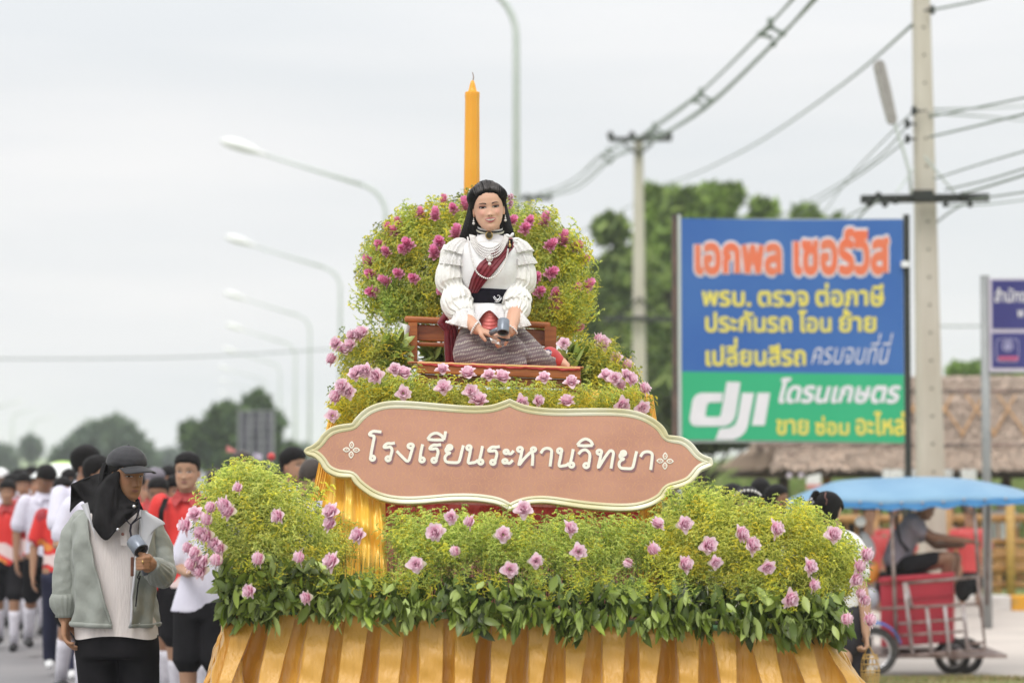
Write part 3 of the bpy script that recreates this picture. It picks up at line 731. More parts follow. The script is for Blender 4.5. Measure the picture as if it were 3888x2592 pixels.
# emblem
lin = mat('emblem line', (.42, .40, .62), .5, noise=(9, (.4, .38, .6), .4, .6))
def ringp(cx, cy, ro, ri, mtl, nm, dy=-.075, sq=False, y0=None):
    n = 28; A_ = []
    for k in range(n):
        an = 2 * math.pi * k / n
        c_, s_2 = math.cos(an), math.sin(an)
        if sq: m2 = max(abs(c_), abs(s_2)) ** .85; c_, s_2 = c_ / m2, s_2 / m2
        A_.append((c_, s_2))
    mb = MB(); V = [tuple(P(cx + x * ro, cy - z * (y0 or ro), YS_ + dy)) for x, z in A_] + [tuple(P(cx + x * ri, cy - z * ((y0 - (ro - ri)) if y0 else ri), YS_ + dy)) for x, z in A_]
    mb.add(V, [(k, (k + 1) % n, n + (k + 1) % n, n + k) for k in range(n)]); mb.build(nm, mtl, rs_)
ringp(3825, 1330, 44, 41, lin, 'emblem_border', sq=True, y0=46)
ringp(3826, 1312, 22, 17, lin, 'emblem_ring')
mb = MB(); mb.add([tuple(P(3826 + x, 1312 - z, YS_ - .076)) for x, z in [(-8, -12), (8, -12), (11, 0), (4, 13), (0, 15), (-5, 8), (-10, 2)]], [tuple(range(7))]); mb.build('emblem_figure', lin, rs_)
A_ = P(3790, 1352, YS_ - .075); B_ = P(3866, 1368, YS_ - .075)
MB().box(((A_.x + B_.x) / 2, A_.y, (A_.z + B_.z) / 2), (B_.x - A_.x, .003, A_.z - B_.z)).build('emblem_banner', mat('emblem red', (.50, .10, .22), .5, noise=(9, (.45, .1, .2), .4, .6)), rs_)

# ------------------------------------------------------------------ thatched pavilion and bamboo fence
hut = empty('thatched_pavilion', Vector((P(3450, 1740, 33).x, 33, gz(P(3450, 1740, 33).x, 33))), 'long open pavilion with a shaggy thatched roof behind the billboard', 'pavilion')
def thatch(c00, c10, c01, c11, name, n, seed, col=(.50, .39, .31), fr=.16):
    "c00,c10 lower edge left/right; c01,c11 upper edge"
    c00, c10, c01, c11 = [Vector(c) for c in (c00, c10, c01, c11)]
    f = lambda s, t: (c00.lerp(c10, s)).lerp(c01.lerp(c11, s), t)
    nrm = (c10 - c00).cross(c01 - c00).normalized()
    if nrm.y > 0: nrm = -nrm
    rs = np.random.RandomState(seed); S = rs.rand(n); Tt = rs.rand(n) ** .9
    B_ = np.array([tuple(f(s, t)) for s, t in zip(S, Tt)]); dn = np.array((c00 - c01).normalized()); ax = np.array((c10 - c00).normalized()); nn = np.array(nrm)
    ln = rs.uniform(.25, .6, n) * fr / .16 ; wd = rs.uniform(.008, .02, n); lift = rs.uniform(.01, .07, n); sk = rs.normal(0, .12, n)
    e = B_ + dn * ln[:, None] + ax * (sk * ln)[:, None] + nn * lift[:, None]
    B2 = B_ + nn * .01
    V = np.stack([B2 - ax * wd[:, None], B2 + ax * wd[:, None], e + ax * wd[:, None] * .5], 1).reshape(-1, 3)
    T = np.arange(3 * n).reshape(-1, 3)
    cc = np.array(col) * rs.uniform(.6, 1.35, n)[:, None] * (1 + .18 * snoise(B_, 1.5, 2))[:, None]
    G = []; 
    o = big_mesh(name, V, T, np.repeat(cc, 3, 0), M['thatch'], hut); o['kind'] = 'stuff'
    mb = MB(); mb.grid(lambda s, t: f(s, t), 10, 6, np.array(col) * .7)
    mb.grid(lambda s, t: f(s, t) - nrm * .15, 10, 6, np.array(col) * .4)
    mb.build('roof_bed', M['thatch'], hut)
thatch(P(2860, 1690, 32.5), P(4300, 1690, 32.5), P(3050, 1430, 36), P(4300, 1425, 36), 'roof_thatch', 9000, 1)
thatch(P(2935, 1770, 31.6), P(4300, 1775, 31.6), P(2960, 1688, 32.6), P(4300, 1688, 32.6), 'eave_thatch', 5000, 2, (.58, .455, .36), .13)
thatch(P(2745, 1772, 33.2), P(2935, 1776, 31.6), P(2900, 1680, 34.2), P(2962, 1676, 32.6), 'end_thatch', 1600, 3, (.50, .38, .28), .12)
for (a, b) in [((2900, 1490, 35.0), (4200, 1486, 35.0)), ((2870, 1692, 32.4), (4200, 1694, 32.4))]:
    MB().tube([P(*a), P(*b)], .035, 6).build('roof_batten', M['rust'], hut)
for i in range(9):
    u = 3050 + i * 120
    MB().tube([P(u, 1655, 32.7), P(u + 85, 1500, 34.5)], .015, 5).build('roof_lath', M['bamboo'], hut)
    MB().tube([P(u + 20, 1500, 34.5), P(u + 130, 1650, 32.7)], .015, 5).build('roof_lath', M['bamboo'], hut)
for u, m_, r in [(2975, 'rust', .075), (3140, 'bamboo', .06), (3330, 'rust', .06), (3820, 'rust', .07), (4020, 'rust', .07)]:
    a = P(u, 1770, 32.2); MB().tube([a, (a.x, a.y, gz(a.x, a.y) - .1)], r, 10).build('post', M[m_], hut, True)
a = P(2980, 1720, 32.0); MB().tube([P(2960, 1790, 32.2), P(3010, 1725, 32)], .05, 6).build('brace', M['rust'], hut)
# inside the pavilion: benches
fen = empty('bamboo_fence', Vector((P(3560, 1740, 29).x, 29, gz(P(3560, 1740, 29).x, 29))), 'brown bamboo fence with crossed struts behind the kerb', 'fence')
for v, r, m_ in [(1968, .05, 'bamboo'), (2058, .04, 'bamboo'), (2113, .045, 'bamboo'), (2160, .055, 'bamboo'), (2222, .04, 'bamboo')]:
    MB().tube([P(3000, v + 2, 29), P(3500, v, 29), P(4100, v - 3, 29)], r, 10).build('rail', M[m_], fen, True)
for u, m_, r in [(3320, 'bamboo', .05), (3600, 'bamboo', .05), (3835, 'bamboo_y', .055), (3120, 'bamboo', .05), (4040, 'bamboo_y', .06)]:
    a = P(u, 1900, 28.9); MB().tube([a, (a.x, a.y, gz(a.x, a.y) - .05)], r, 12).build('post', M[m_], fen, True)
for i in range(26):
    u = 3070 + i * 36
    if 3560 < u < 3740 or u % 3: MB().tube([P(u, 1972, 29.05), P(u + 2, 2056, 29.05)], .014, 6).build('baluster', M['bamboo'], fen)
for i in range(6):
    u = 3180 + i * 130
    MB().tube([P(u, 2218, 29.08), P(u + 110, 2165, 29.08)], .022, 6).build('strut', M['bamboo'], fen)
    MB().tube([P(u, 2165, 29.12), P(u + 110, 2218, 29.12)], .022, 6).build('strut', M['bamboo'], fen)
for i, (u, lb) in enumerate([(3560, 'slatted bamboo bench seat behind the fence rails'), ]):
    bn = empty('bench', P(u, 2240, 30.5), lb, 'bench')
    for v in (2085, 2100, 2130): MB().beam(P(3200, v, 30.5), P(4100, v, 30.5), .12, .05).build('slat', M['bamboo'], bn)
    for k in (3220, 3500, 3780, 4060): MB().box(tuple(P(k, 2165, 30.5)), (.08, .4, .55)).build('leg', M['bamboo'], bn)
# white bunting under the eave
bt = MB(); root = empty('bunting', P(3500, 1795, 31.0), 'row of white scalloped cloths hanging under the thatched eave', 'bunting')
for (u0, u1) in [(3350, 3432), (3450, 3486), (3580, 3618), (3648, 3708)]:
    mb = MB(); n = 12
    mb.grid(lambda s, t: P(u0 + (u1 - u0) * s, 1783 + t * 42 + 7 * abs(math.sin(s * (u1 - u0) / 12)) * (t - .3), 31.0 + .03 * math.sin(s * 20)), 14, 3)
    mb.build('pennant', M['lamp_white'], root)
print('part2 ok')
# ------------------------------------------------------------------ the float body
YF = 9.45
fl = empty('parade_float', Vector((P(2000, 1740, 10.6).x, 10.6, 0)), 'parade float body wrapped in pleated gold satin under the flowers', 'float')
c0 = P(900, 2345, YF + .12); c1 = P(3120, 2345, YF + .12)
MB().box(((c0.x + c1.x) / 2, 11.7, .64), (c1.x - c0.x, 4.2, .72)).build('deck', mat('deck plywood', (.20, .20, .14), .8, noise=(5, (.15, .16, .1), .4, .6)), fl)
for sx_ in (-.8, .8):
    for yy in (10.6, 13.0):
        mb = MB(); cx = fl.location.x + sx_
        mb.tube([(cx - .1, yy, .31), (cx + .1, yy, .31)], .31, 20); mb.build('wheel', M['dark_metal'], fl, False)
c0 = P(1420, 1600, 10.7); c1 = P(2400, 1600, 10.7)
MB().box(((c0.x + c1.x) / 2, 11.25, 1.47), (c1.x - c0.x - .1, 1.0, .93)).build('upper_platform', M['satin_y'], fl)
# gold skirt: knife pleats hanging from the deck edge
def skirt():
    rs = np.random.RandomState(11)
    top = [(846, 2345, 10.0), (868, 2322, YF + .02), (1200, 2320, YF), (1600, 2328, YF), (2000, 2360, YF), (2400, 2378, YF), (2800, 2392, YF), (3060, 2405, YF), (3150, 2420, YF + .03), (3172, 2425, 10.0)]
    bot = [(690, 2900, 9.9), (730, 2900, YF - .22), (1110, 2900, YF - .2), (1600, 2900, YF - .18), (2000, 2900, YF - .18), (2400, 2900, YF - .18), (2890, 2900, YF - .2), (3310, 2900, YF - .22), (3480, 2900, YF - .2), (3500, 2900, 9.9)]
    T = np.array([tuple(P(*p)) for p in top]); B = np.array([tuple(P(*p)) for p in bot])
    d = np.concatenate([[0], np.cumsum(np.linalg.norm(np.diff(T, axis=0), axis=1))]); tot = d[-1]
    def at(A_, s): return np.array([np.interp(s, d, A_[:, k]) for k in range(3)])
    npl = int(tot / .138); prof = [(0, 0), (.04, .002), (.30, .004), (.58, .0), (.66, -.003), (.70, .012), (.66, .05), (.60, 1.0), (.74, 1.04), (.88, .98), (.99, .55), (1.0, .06)]
    S = []; D = []; J = []
    off = 0
    for i in range(npl):
        w_ = rs.uniform(.85, 1.15); amp = rs.uniform(.65, 1.35); fr = rs.uniform(.85, 1.15)
        for (a, b) in prof:
            S.append((i + a) * tot / npl); D.append(b * amp); J.append(i)
    S = np.array(S); D = np.array(D); J = np.array(J)
    nz_ = 26; rings = []
    lean = rs.normal(0, .03, npl); shr = rs.uniform(.35, 1.45, npl); ph = rs.rand(npl) * 6
    for k in range(nz_ + 1):
        t = k / nz_; row = []
        dep = .016 + .16 * t ** .7
        for s, dd, j in zip(S, D, J):
            fa_ = (s * npl / tot) - j; k3 = 1 - .42 * min(1, t * 1.9) ** .8 * shr[j]
            fa2 = fa_ * k3 if fa_ <= .70 else (.70 * k3 + (fa_ - .70) / .30 * (1 - .70 * k3))
            s2 = (j + fa2) * tot / npl + lean[j] * t * .5; dd = dd * (1 if .05 < s / tot < .965 else .04)
            s = s2 if t > 0 else s
            p = at(T, s) * (1 - t) + at(B, s2) * t
            ds = .01; tn = at(T, min(s + ds, tot)) - at(T, max(s - ds, 0)); tn /= np.linalg.norm(tn); nn = np.array((tn[1], -tn[0], 0))
            wav = .014 * math.sin(8 * t + ph[j]) * t + .006 * math.sin(23 * t + ph[j] * 2 + 9 * s) + .004 * math.sin(41 * t - 30 * s)
            p = p - nn * (dd * dep) + nn * wav * (1 - min(dd, 1) * .5) + tn * (.006 * math.sin(7 * t + ph[j]) * t)
            row.append(p)
        rings.append(row)
    mb = MB(); mb.loft(rings, cap=False, closed=False)
    o = mb.build('pleated_skirt', M['satin'], fl, True)
    sm = o.modifiers.new('s', 'SUBSURF'); sm.levels = 1; sm.render_levels = 1
    return o
skirt()
MB().tube([P(868, 2318, YF - .01), P(1500, 2325, YF - .01), P(2000, 2352, YF - .01), P(2500, 2372, YF - .01), P(3100, 2400, YF - .01)], .012, 8).build('green_edge', mat('green edge', (.10, .22, .10), .6, noise=(8, (.13, .27, .13), .4, .6)), fl, True)
def drape(top, bot, n, amp, m_, name, seed=0, bow=0):
    "pleated sheet between two polylines of (u,v,y)"
    T = np.array([tuple(P(*p)) for p in top]); B = np.array([tuple(P(*p)) for p in bot]); rs = np.random.RandomState(seed)
    A_ = np.linspace(0, 1, len(T)); ph = rs.rand(4) * 6
    def f(s, t):
        p = np.array([np.interp(s, A_, T[:, k]) * (1 - t) + np.interp(s, A_, B[:, k]) * t for k in range(3)])
        a = s * n * 2 * math.pi + .8 * math.sin(3 * t + ph[0]) + .5 * math.sin(s * 9 + ph[1])
        dz = .6 * math.sin(19 * p[0] + 11 * p[2] + 1.7 * math.sin(13 * p[2] + seed)) + .5 * math.sin(27 * p[2] - 16 * p[0] + 2.1 * math.sin(21 * p[0] + seed * 2)) + .3 * math.sin(53 * p[2] + 31 * p[0] + seed)
        p[1] += amp * 1.3 * dz + amp * (math.sin(a) + .45 * math.sin(2.3 * a + 2 * t + ph[2])) + amp * .8 * math.sin(9 * t + s * 14 + ph[3]) * .5 + bow * math.sin(math.pi * t)
        return p
    mb = MB(); mb.grid(f, max(40, n * 10), 40); return mb.build(name, m_, fl, True)
drape([(1250, 1745, 10.06), (1340, 1775, 10.0), (1460, 1850, 10.0)], [(1165, 2330, 9.72), (1330, 2330, 9.66), (1475, 2330, 9.70)], 4, .020, M['satin_y'], 'satin_drape', 1)
drape([(2420, 1850, 10.0), (2500, 1800, 10.06)], [(2440, 2330, 9.75), (2560, 2330, 9.8)], 4, .012, M['satin_y'], 'satin_drape', 2)
drape([(1440, 1895, 10.1), (2445, 1925, 10.1)], [(1430, 2350, 9.85), (2480, 2380, 9.85)], 22, .006, M['pink_cloth'], 'pink_cloth', 3)
drape([(1430, 1905, 10.06), (2440, 1935, 10.06)], [(1430, 1965, 10.03), (2440, 2010, 10.03)], 12, .006, M['red_cloth'], 'red_cloth', 4)
drape([(1270, 1480, 10.6), (1400, 1480, 10.45), (2400, 1480, 10.45), (2480, 1500, 10.6)], [(1180, 1900, 10.3), (1300, 1900, 10.2), (2450, 1900, 10.2), (2540, 1900, 10.4)], 40, .01, M['satin_y'], 'satin_drape', 5)

# ------------------------------------------------------------------ name board
YN = 9.9; SC_ = P(1930, 1722, YN); kx = YN / F_PX
sb = empty('name_board', SC_, 'ornate brown name board with cream border and white Thai school name', 'sign')
sb.rotation_euler = (R(-7), 0, 0)
def zs(x, y):    # crop-zoom coords -> local board metres
    u = 1100 + x * .7058; v = 1450 + y * .7058
    return ((u - 1930) * kx, -(v - 1722) * kx)
OUT = [(76, 372), (88, 352), (118, 338), (150, 312), (172, 280), (215, 243), (270, 226), (332, 218), (350, 192), (372, 168), (408, 138), (455, 115), (510, 101), (580, 96), (680, 101), (800, 111), (920, 121), (1010, 124), (1080, 119), (1130, 105), (1184, 84), (1235, 108), (1290, 124), (1370, 135), (1480, 139), (1600, 137), (1720, 137), (1810, 142), (1880, 156), (1940, 180), (1990, 214), (2022, 248), (2038, 283), (2090, 288), (2130, 300), (2170, 330), (2205, 374), (2240, 396), (2268, 406), (2276, 428), (2274, 450), (2240, 466), (2212, 480), (2185, 515), (2150, 548), (2095, 570), (2036, 584), (2015, 622), (1975, 652), (1925, 674), (1860, 690), (1780, 694), (1690, 690), (1580, 680), (1470, 664), (1380, 652), (1300, 654), (1240, 668), (1184, 694), (1125, 662), (1060, 648), (980, 640), (880, 640), (780, 648), (690, 655), (600, 655), (520, 644), (450, 620), (395, 585), (352, 548), (330, 514), (270, 512), (222, 496), (185, 470), (160, 430), (128, 402), (92, 390)]
CORN = {20, 7, 32, 46, 58, 70}
def dense(pts, sub=5, corners=()):
    p = np.array(pts, float); n = len(p); out = []
    for i in range(n):
        p0, p1, p2, p3 = p[(i - 1) % n], p[i], p[(i + 1) % n], p[(i + 2) % n]
        if i in corners: p0 = p1
        if (i + 1) % n in corners: p3 = p2
        for k in range(sub):
            t = k / sub; out.append(.5 * ((2 * p1) + (-p0 + p2) * t + (2 * p0 - 5 * p1 + 4 * p2 - p3) * t * t + (-p0 + 3 * p1 - 3 * p2 + p3) * t ** 3))
    return np.array(out)
O2 = dense([zs(*p) for p in OUT], 4, CORN)
if 0.5 * np.sum(O2[:, 0] * np.roll(O2[:, 1], -1) - np.roll(O2[:, 0], -1) * O2[:, 1]) < 0: O2 = O2[::-1]
def inset(c, d):
    t = np.roll(c, -2, 0) - np.roll(c, 2, 0); t /= np.linalg.norm(t, axis=1)[:, None].clip(1e-9)
    return c + np.stack([-t[:, 1], t[:, 0]], 1) * d
def smooth2(c, k=2):
    for _ in range(k): c = .25 * np.roll(c, 1, 0) + .5 * c + .25 * np.roll(c, -1, 0)
    return c
prof = [(0, .055), (0, .006), (.001, .002), (.004, 0), (.010, .001), (.019, .006), (.023, .0025), (.030, .004), (.0325, .007)]
rings = []
for dd, yy in prof:
    c = smooth2(inset(O2, dd), int(dd * 100))
    rings.append(np.stack([c[:, 0] + SC_.x, np.full(len(c), yy + SC_.y), c[:, 1] + SC_.z], 1))
mb = MB(); mb.loft(rings, cap=False); mb.build('border', M['sign_border'], sb, False)
c = smooth2(inset(O2, .032), 2); V, T = union2d([c]); mb = MB()
mb.add([(x + SC_.x, SC_.y + .0065, z + SC_.z) for x, z in V], T); face = mb.build('face', M['sign_face'], sb)
V, T = union2d([O2]); mb = MB(); mb.add([(x + SC_.x, SC_.y + .055, z + SC_.z) for x, z in V], T); mb.build('back', M['foam_edge'], sb)
# printed rosette pattern in the face material
def rosettes(m):
    t = m.node_tree; ln = t.links.new; b = t.nodes['Principled BSDF']
    base = b.inputs['Base Color'].links[0].from_socket
    tcn = t.nodes.new('ShaderNodeTexCoord'); sp_ = t.nodes.new('ShaderNodeSeparateXYZ'); ln(tcn.outputs['Object'], sp_.inputs[0])
    def mth(op, a, b_=None, c_=None):
        n = t.nodes.new('ShaderNodeMath'); n.operation = op
        for i, q in enumerate((a, b_, c_)):
            if q is None: continue
            if hasattr(q, 'links'): ln(q, n.inputs[i])
            else: n.inputs[i].default_value = q
        return n.outputs[0]
    tot = None
    for ox, oz in ((0, 0), (.068, .062)):
        x = mth('SUBTRACT', mth('FLOORED_MODULO', mth('ADD', sp_.outputs[0], 10 + ox), .136), .068)
        z = mth('SUBTRACT', mth('FLOORED_MODULO', mth('ADD', sp_.outputs[2], 10 + oz), .124), .062)
        r = mth('SQRT', mth('ADD', mth('MULTIPLY', x, x), mth('MULTIPLY', z, z)))
        th = mth('ARCTAN2', z, x)
        pet = mth('SQRT', mth('ABSOLUTE', mth('SINE', mth('MULTIPLY', th, 6))))
        for r0, am in ((.021, .042), (.014, .020)):
            e = mth('ABSOLUTE', mth('SUBTRACT', r, mth('ADD', mth('MULTIPLY', pet, am), r0)))
            l_ = mth('LESS_THAN', e, .0012); tot = l_ if tot is None else mth('MAXIMUM', tot, l_)
        l_ = mth('LESS_THAN', mth('ABSOLUTE', mth('SUBTRACT', r, .020)), .001); tot = mth('MAXIMUM', tot, l_)
    mxn = t.nodes.new('ShaderNodeMix'); mxn.data_type = 'RGBA'; ln(mth('MULTIPLY', tot, .55), mxn.inputs[0]); ln(base, mxn.inputs[6]); mxn.inputs[7].default_value = (.66, .35, .17, 1)
    ln(mxn.outputs[2], b.inputs['Base Color'])
rosettes(M['sign_face'])
# Thai lettering drawn as pen strokes with loops (unit = letter height)
def loop(cx, cy, r, a0, a1, n=9): return [(cx + r * math.cos(R(a0 + (a1 - a0) * k / n)), cy + r * math.sin(R(a0 + (a1 - a0) * k / n))) for k in range(n + 1)]
def lp(cx, cy, r=.115, a0=0): return loop(cx, cy, r, a0, a0 + 380, 12)
GL = {
 'โ': (.55, [lp(.26, .12) + [], [(.15, .10), (.17, .5), (.22, 1.0), (.24, 1.30), (.14, 1.36), (-.02, 1.40), (.0, 1.50), (.16, 1.60), (.34, 1.60), (.62, 1.58)]]),
 'ร': (.78, [lp(.33, .12), [(.42, .10), (.47, .35), (.50, .60), (.40, .76), (.22, .74), (.06, .74), (.10, .86), (.24, .96), (.42, .96), (.62, 1.0)]]),
 'ง': (.98, [lp(.62, .86), [(.72, .86), (.66, .45), (.56, .02), (.30, .25), (.04, .56)]]),
 'เ': (.55, [lp(.32, .12), [(.21, .12), (.22, .5), (.28, .98)]]),
 'ย': (1.1, [lp(.26, .86), [(.36, .90), (.12, .80), (.12, .62), (.30, .55), (.16, .46), (.08, .28), (.16, .07), (.45, .03), (.74, .06), (.82, .30), (.86, .6), (.92, 1.0)]]),
 'น': (1.15, [lp(.17, .88), [(.27, .88), (.24, .5), (.20, .06), (.42, .06), (.58, .10), (.72, .22)], [(.88, 1.0), (.84, .6), (.78, .2)], lp(.86, .12)]),
 'ะ': (.62, [lp(.16, .72, .1), [(.25, .66), (.38, .62), (.50, .80)], lp(.14, .20, .1), [(.23, .14), (.36, .10), (.50, .28)]]),
 'ห': (1.12, [lp(.17, .88), [(.27, .88), (.24, .5), (.18, .02), (.36, .32), (.56, .60), (.72, .80)], lp(.80, .90, .10), [(.70, .84), (.78, .62), (.80, .3), (.80, .0)]]),
 'า': (.72, [[(.0, .70), (.10, .92), (.28, 1.0), (.46, .90), (.48, .6), (.47, .3), (.46, .0)]]),
 'ว': (.82, [lp(.44, .12), [(.54, .12), (.58, .45), (.56, .78), (.36, .98), (.16, .92), (.02, .72)]]),
 'ท': (1.12, [lp(.17, .88), [(.27, .88), (.22, .45), (.17, .02), (.34, .36), (.52, .72), (.70, .98), (.86, .88), (.84, .5), (.80, .0)]]),
}
UP = {'ี': [[(-.10, 1.26), (.30, 1.24), (.74, 1.26)], [(-.10, 1.26), (.06, 1.52), (.34, 1.62), (.62, 1.48), (.74, 1.26)], [(.74, 1.26), (.78, 1.5), (.80, 1.74)]],
      'ิ': [[(-.10, 1.22), (.28, 1.20), (.68, 1.24)], [(-.10, 1.22), (.06, 1.46), (.30, 1.58), (.56, 1.46), (.68, 1.24)]]}
# x position (crop-zoom px) and width of every letter, with the baseline sloping down to the right
WORD = [('โ', 420, 60), ('ร', 496, 60), ('ง', 566, 88), ('เ', 678, 42), ('ร', 742, 62), ('ี', 742, 62), ('ย', 824, 100), ('น', 940, 96), ('ร', 1058, 62), ('ะ', 1140, 58), ('ห', 1212, 98), ('า', 1345, 60), ('น', 1428, 96), ('ว', 1545, 66), ('ิ', 1548, 64), ('ท', 1640, 96), ('ย', 1760, 96), ('า', 1880, 66)]
def letters(dx, dz, y_, m_, name):
    for ch, x0, w_ in WORD:
        cons = []
        strokes = GL[ch][1] if ch in GL else UP[ch]
        wid = {'โ': .62, 'ร': .6, 'ง': .7, 'เ': .4, 'ย': .9, 'น': .95, 'ะ': .5, 'ห': .85, 'า': .5, 'ว': .6, 'ท': .88}.get(ch, .6)
        sx_ = w_ / wid; base = 420 + (x0 - 450) * .0345; hgt = 98
        for s_ in strokes:
            q = [zs(x0 + x * sx_ + z * 8, base - z * hgt - x * sx_ * -.0345) for x, z in s_]
            cons.append(ribbon(q, .0122, sub=4))
        cons = [c if 0.5 * np.sum(c[:, 0] * np.roll(c[:, 1], -1) - np.roll(c[:, 0], -1) * c[:, 1]) > 0 else c[::-1] for c in cons]
        V, T = union2d(cons); mb = MB()
        mb.add([(x + dx + SC_.x, SC_.y + y_, z + dz + SC_.z) for x, z in V], T); mb.build(name, m_, sb)
letters(.006, -.009, .0050, M['sign_shadow'], 'letter_shade')
letters(0, 0, .0035, M['sign_white'], 'letter')
def flower4(cx, cy):
    for k in range(4):
        a = k * math.pi / 2 + R(-2)
        def rot(x, z): return zs(cx + x * math.cos(a) - z * math.sin(a), cy - (x * math.sin(a) + z * math.cos(a)))
        pts = [(6, 0), (16, 11), (28, 14), (40, 8), (47, 0), (40, -8), (28, -14), (16, -11)]
        inn = [(14, 0), (22, 6), (30, 7), (38, 0), (30, -7), (22, -6)]
        mb = MB(); n = len(pts); o_ = dense([rot(*p) for p in pts], 2); i_ = dense([rot(*p) for p in inn], 2)
        V, T = union2d([o_]); mb.add([(x + SC_.x, SC_.y + .004, z + SC_.z) for x, z in V], T); mb.build('ornament_petal', M['sign_white'], sb)
        V, T = union2d([i_]); mb = MB(); mb.add([(x + SC_.x, SC_.y + .003, z + SC_.z) for x, z in V], T); mb.build('ornament_inlay', M['sign_face'], sb)
        tiny = [(20, 0), (25, 3.4), (32, 0), (25, -3.4)]
        V, T = union2d([np.array([rot(*p) for p in tiny])]); mb = MB(); mb.add([(x + SC_.x, SC_.y + .002, z + SC_.z) for x, z in V], T); mb.build('ornament_dot', M['sign_white'], sb)
flower4(332, 363); flower4(2018, 423)

# ------------------------------------------------------------------ bench
def rb(mb, a, b, th, hh, col=None): pass
YQ = 10.40
bn = empty('bench', Vector(P(1870, 1430, 10.8)), 'varnished red-brown wooden bench with a red cushion under the sitting woman', 'bench')
def plank(p0, p1, dep, hgt, name, m_='wood', bev=.006, parent=bn):
    p0 = Vector(p0); p1 = Vector(p1); d = (p1 - p0); l = d.length; d.normalize()
    up = Vector((0, 1, 0)).cross(d); up = up if up.z > 0 else -up
    m_x = Matrix((d, Vector((0, 1, 0)), up)).transposed()
    mb = MB(); mb.box(tuple((p0 + p1) / 2), (l, dep, hgt), m_x); o = mb.build(name, M[m_], parent)
    bv = o.modifiers.new('b', 'BEVEL'); bv.width = bev; bv.segments = 2; return o
K = lambda n: px(n, YQ)
plank(P(1582, 1401, YQ), P(2204, 1424, YQ), .05, K(34), 'front_rail')
plank(P(1590, 1438, YQ + .03), P(2198, 1460, YQ + .03), .04, K(36), 'apron')
plank(P(1560, 1384, YQ + .3), P(2210, 1404, YQ + .3), .55, K(8), 'seat_board')
plank(P(1538, 1372, YQ + .62), P(1576, 1392, YQ + .02), .05, K(40), 'side_rail')
# cushion cloth, red with a yellow piping
mb = MB()
def cush(s, t):
    p0 = P(1585, 1380, YQ - .02); p1 = P(2203, 1402, YQ - .02); p = p0.lerp(p1, s)
    prof_ = [(.0, -.010), (-.012, -.006), (-.014, 0), (-.008, .007), (.03, .010), (.3, .012), (.6, .010)]
    q = prof_[int(round(t * 6))]
    return Vector((p.x, p.y + q[0], p.z + q[1] + .002 * math.sin(s * 40) + .0015 * math.sin(s * 97)))
mb.grid(cush, 90, 6); mb.build('cushion', M['red_cloth'], bn, True)
mb = MB(); mb.tube([P(1585 + 618 * k / 24, 1375.5 + 22 * k / 24 + .8 * math.sin(k * 2.1), YQ - .03) for k in range(25)], .0035, 6); mb.build('piping', mat('piping', (.75, .52, .18), .5, noise=(9, (.7, .5, .2), .4, .6)), bn, True)
YBK = 11.02
plank(P(1536, 1212, YBK), P(2090, 1236, YBK), .07, K(26), 'top_rail', bev=.01)
plank(P(1575, 1262, YBK + .02), P(2080, 1284, YBK + .02), .03, K(66), 'back_panel')
plank(P(1578, 1305, YBK), P(2080, 1326, YBK), .045, K(16), 'lower_rail')
for (u0, v0, v1, w_) in [(1568, 1225, 1400, 34), (2090, 1240, 1400, 44)]:
    a = P(u0, v0, YBK - .03); b = P(u0, v1, YBK - .03); MB().box(((a.x + b.x) / 2, YBK - .03, (a.z + b.z) / 2), (px(w_, 11), .055, a.z - b.z)).build('post', M['wood'], bn)
for u in (1600, 2180):
    a = P(u, 1440, YQ + .06); MB().box((a.x, YQ + .06, (a.z + 1.93) / 2), (.06, .06, max(a.z - 1.93, .02))).build('leg', M['wood'], bn)
sc_w = MB(); sc_w.grid(lambda s, t: P(1515 + 40 * s + 8 * t, 1222 + 60 * t + 14 * s, YBK - .06) + Vector((0, .02 * math.sin(6 * s + 3 * t), 0)), 6, 8)
o = sc_w.build('cloth_strip', M['lamp_white'], None, True, base=P(1530, 1240, YBK - .06)); tag(o, 'scrap of whitish cloth hanging at the left end of the bench back', 'cloth')

# ------------------------------------------------------------------ candle
cb = P(1788, 1240, 11.75); ct = P(1793, 350, 11.75)
ca = empty('candle', Vector((cb.x, 11.75, 1.94)), 'giant orange faceted candle standing behind the flower fan', 'candle')
rings = []
for t, hw in [(-.45, 36), (0, 33), (.5, 30), (.965, 26.8), (.985, 27.6), (1.0, 27.2)]:
    c = cb.lerp(ct, t); r_ = px(hw, 11.75) / math.cos(R(22.5)) * .985
    rings.append([tuple(c + Vector((r_ * math.cos(R(22.5 + 45 * k + 14)), r_ * math.sin(R(22.5 + 45 * k + 14)), 0))) for k in range(8)])
mb = MB(); mb.loft(rings); o = mb.build('wax_column', M['candle'], ca); bv = o.modifiers.new('b', 'BEVEL'); bv.width = .003; bv.segments = 2
mb = MB(); rings = []
for v, hw in [(351, 20), (346, 16.5), (335, 13.5), (320, 10), (310, 7), (306, 3)]:
    c = P(1794, v, 11.75); rings.append([tuple(c + Vector((px(hw, 11.75) * math.cos(k * .5236), px(hw, 11.75) * math.sin(k * .5236), 0))) for k in range(12)])
mb.loft(rings); mb.build('wax_tip', M['candle'], ca, True)
MB().tube([P(1796, 308, 11.75), P(1798, 292, 11.75), P(1794, 275, 11.75)], [.003, .0025, .002], 6).build('wick', mat('wick', (.30, .2, .16), .8, noise=(9, (.2, .15, .1), .4, .6)), ca)

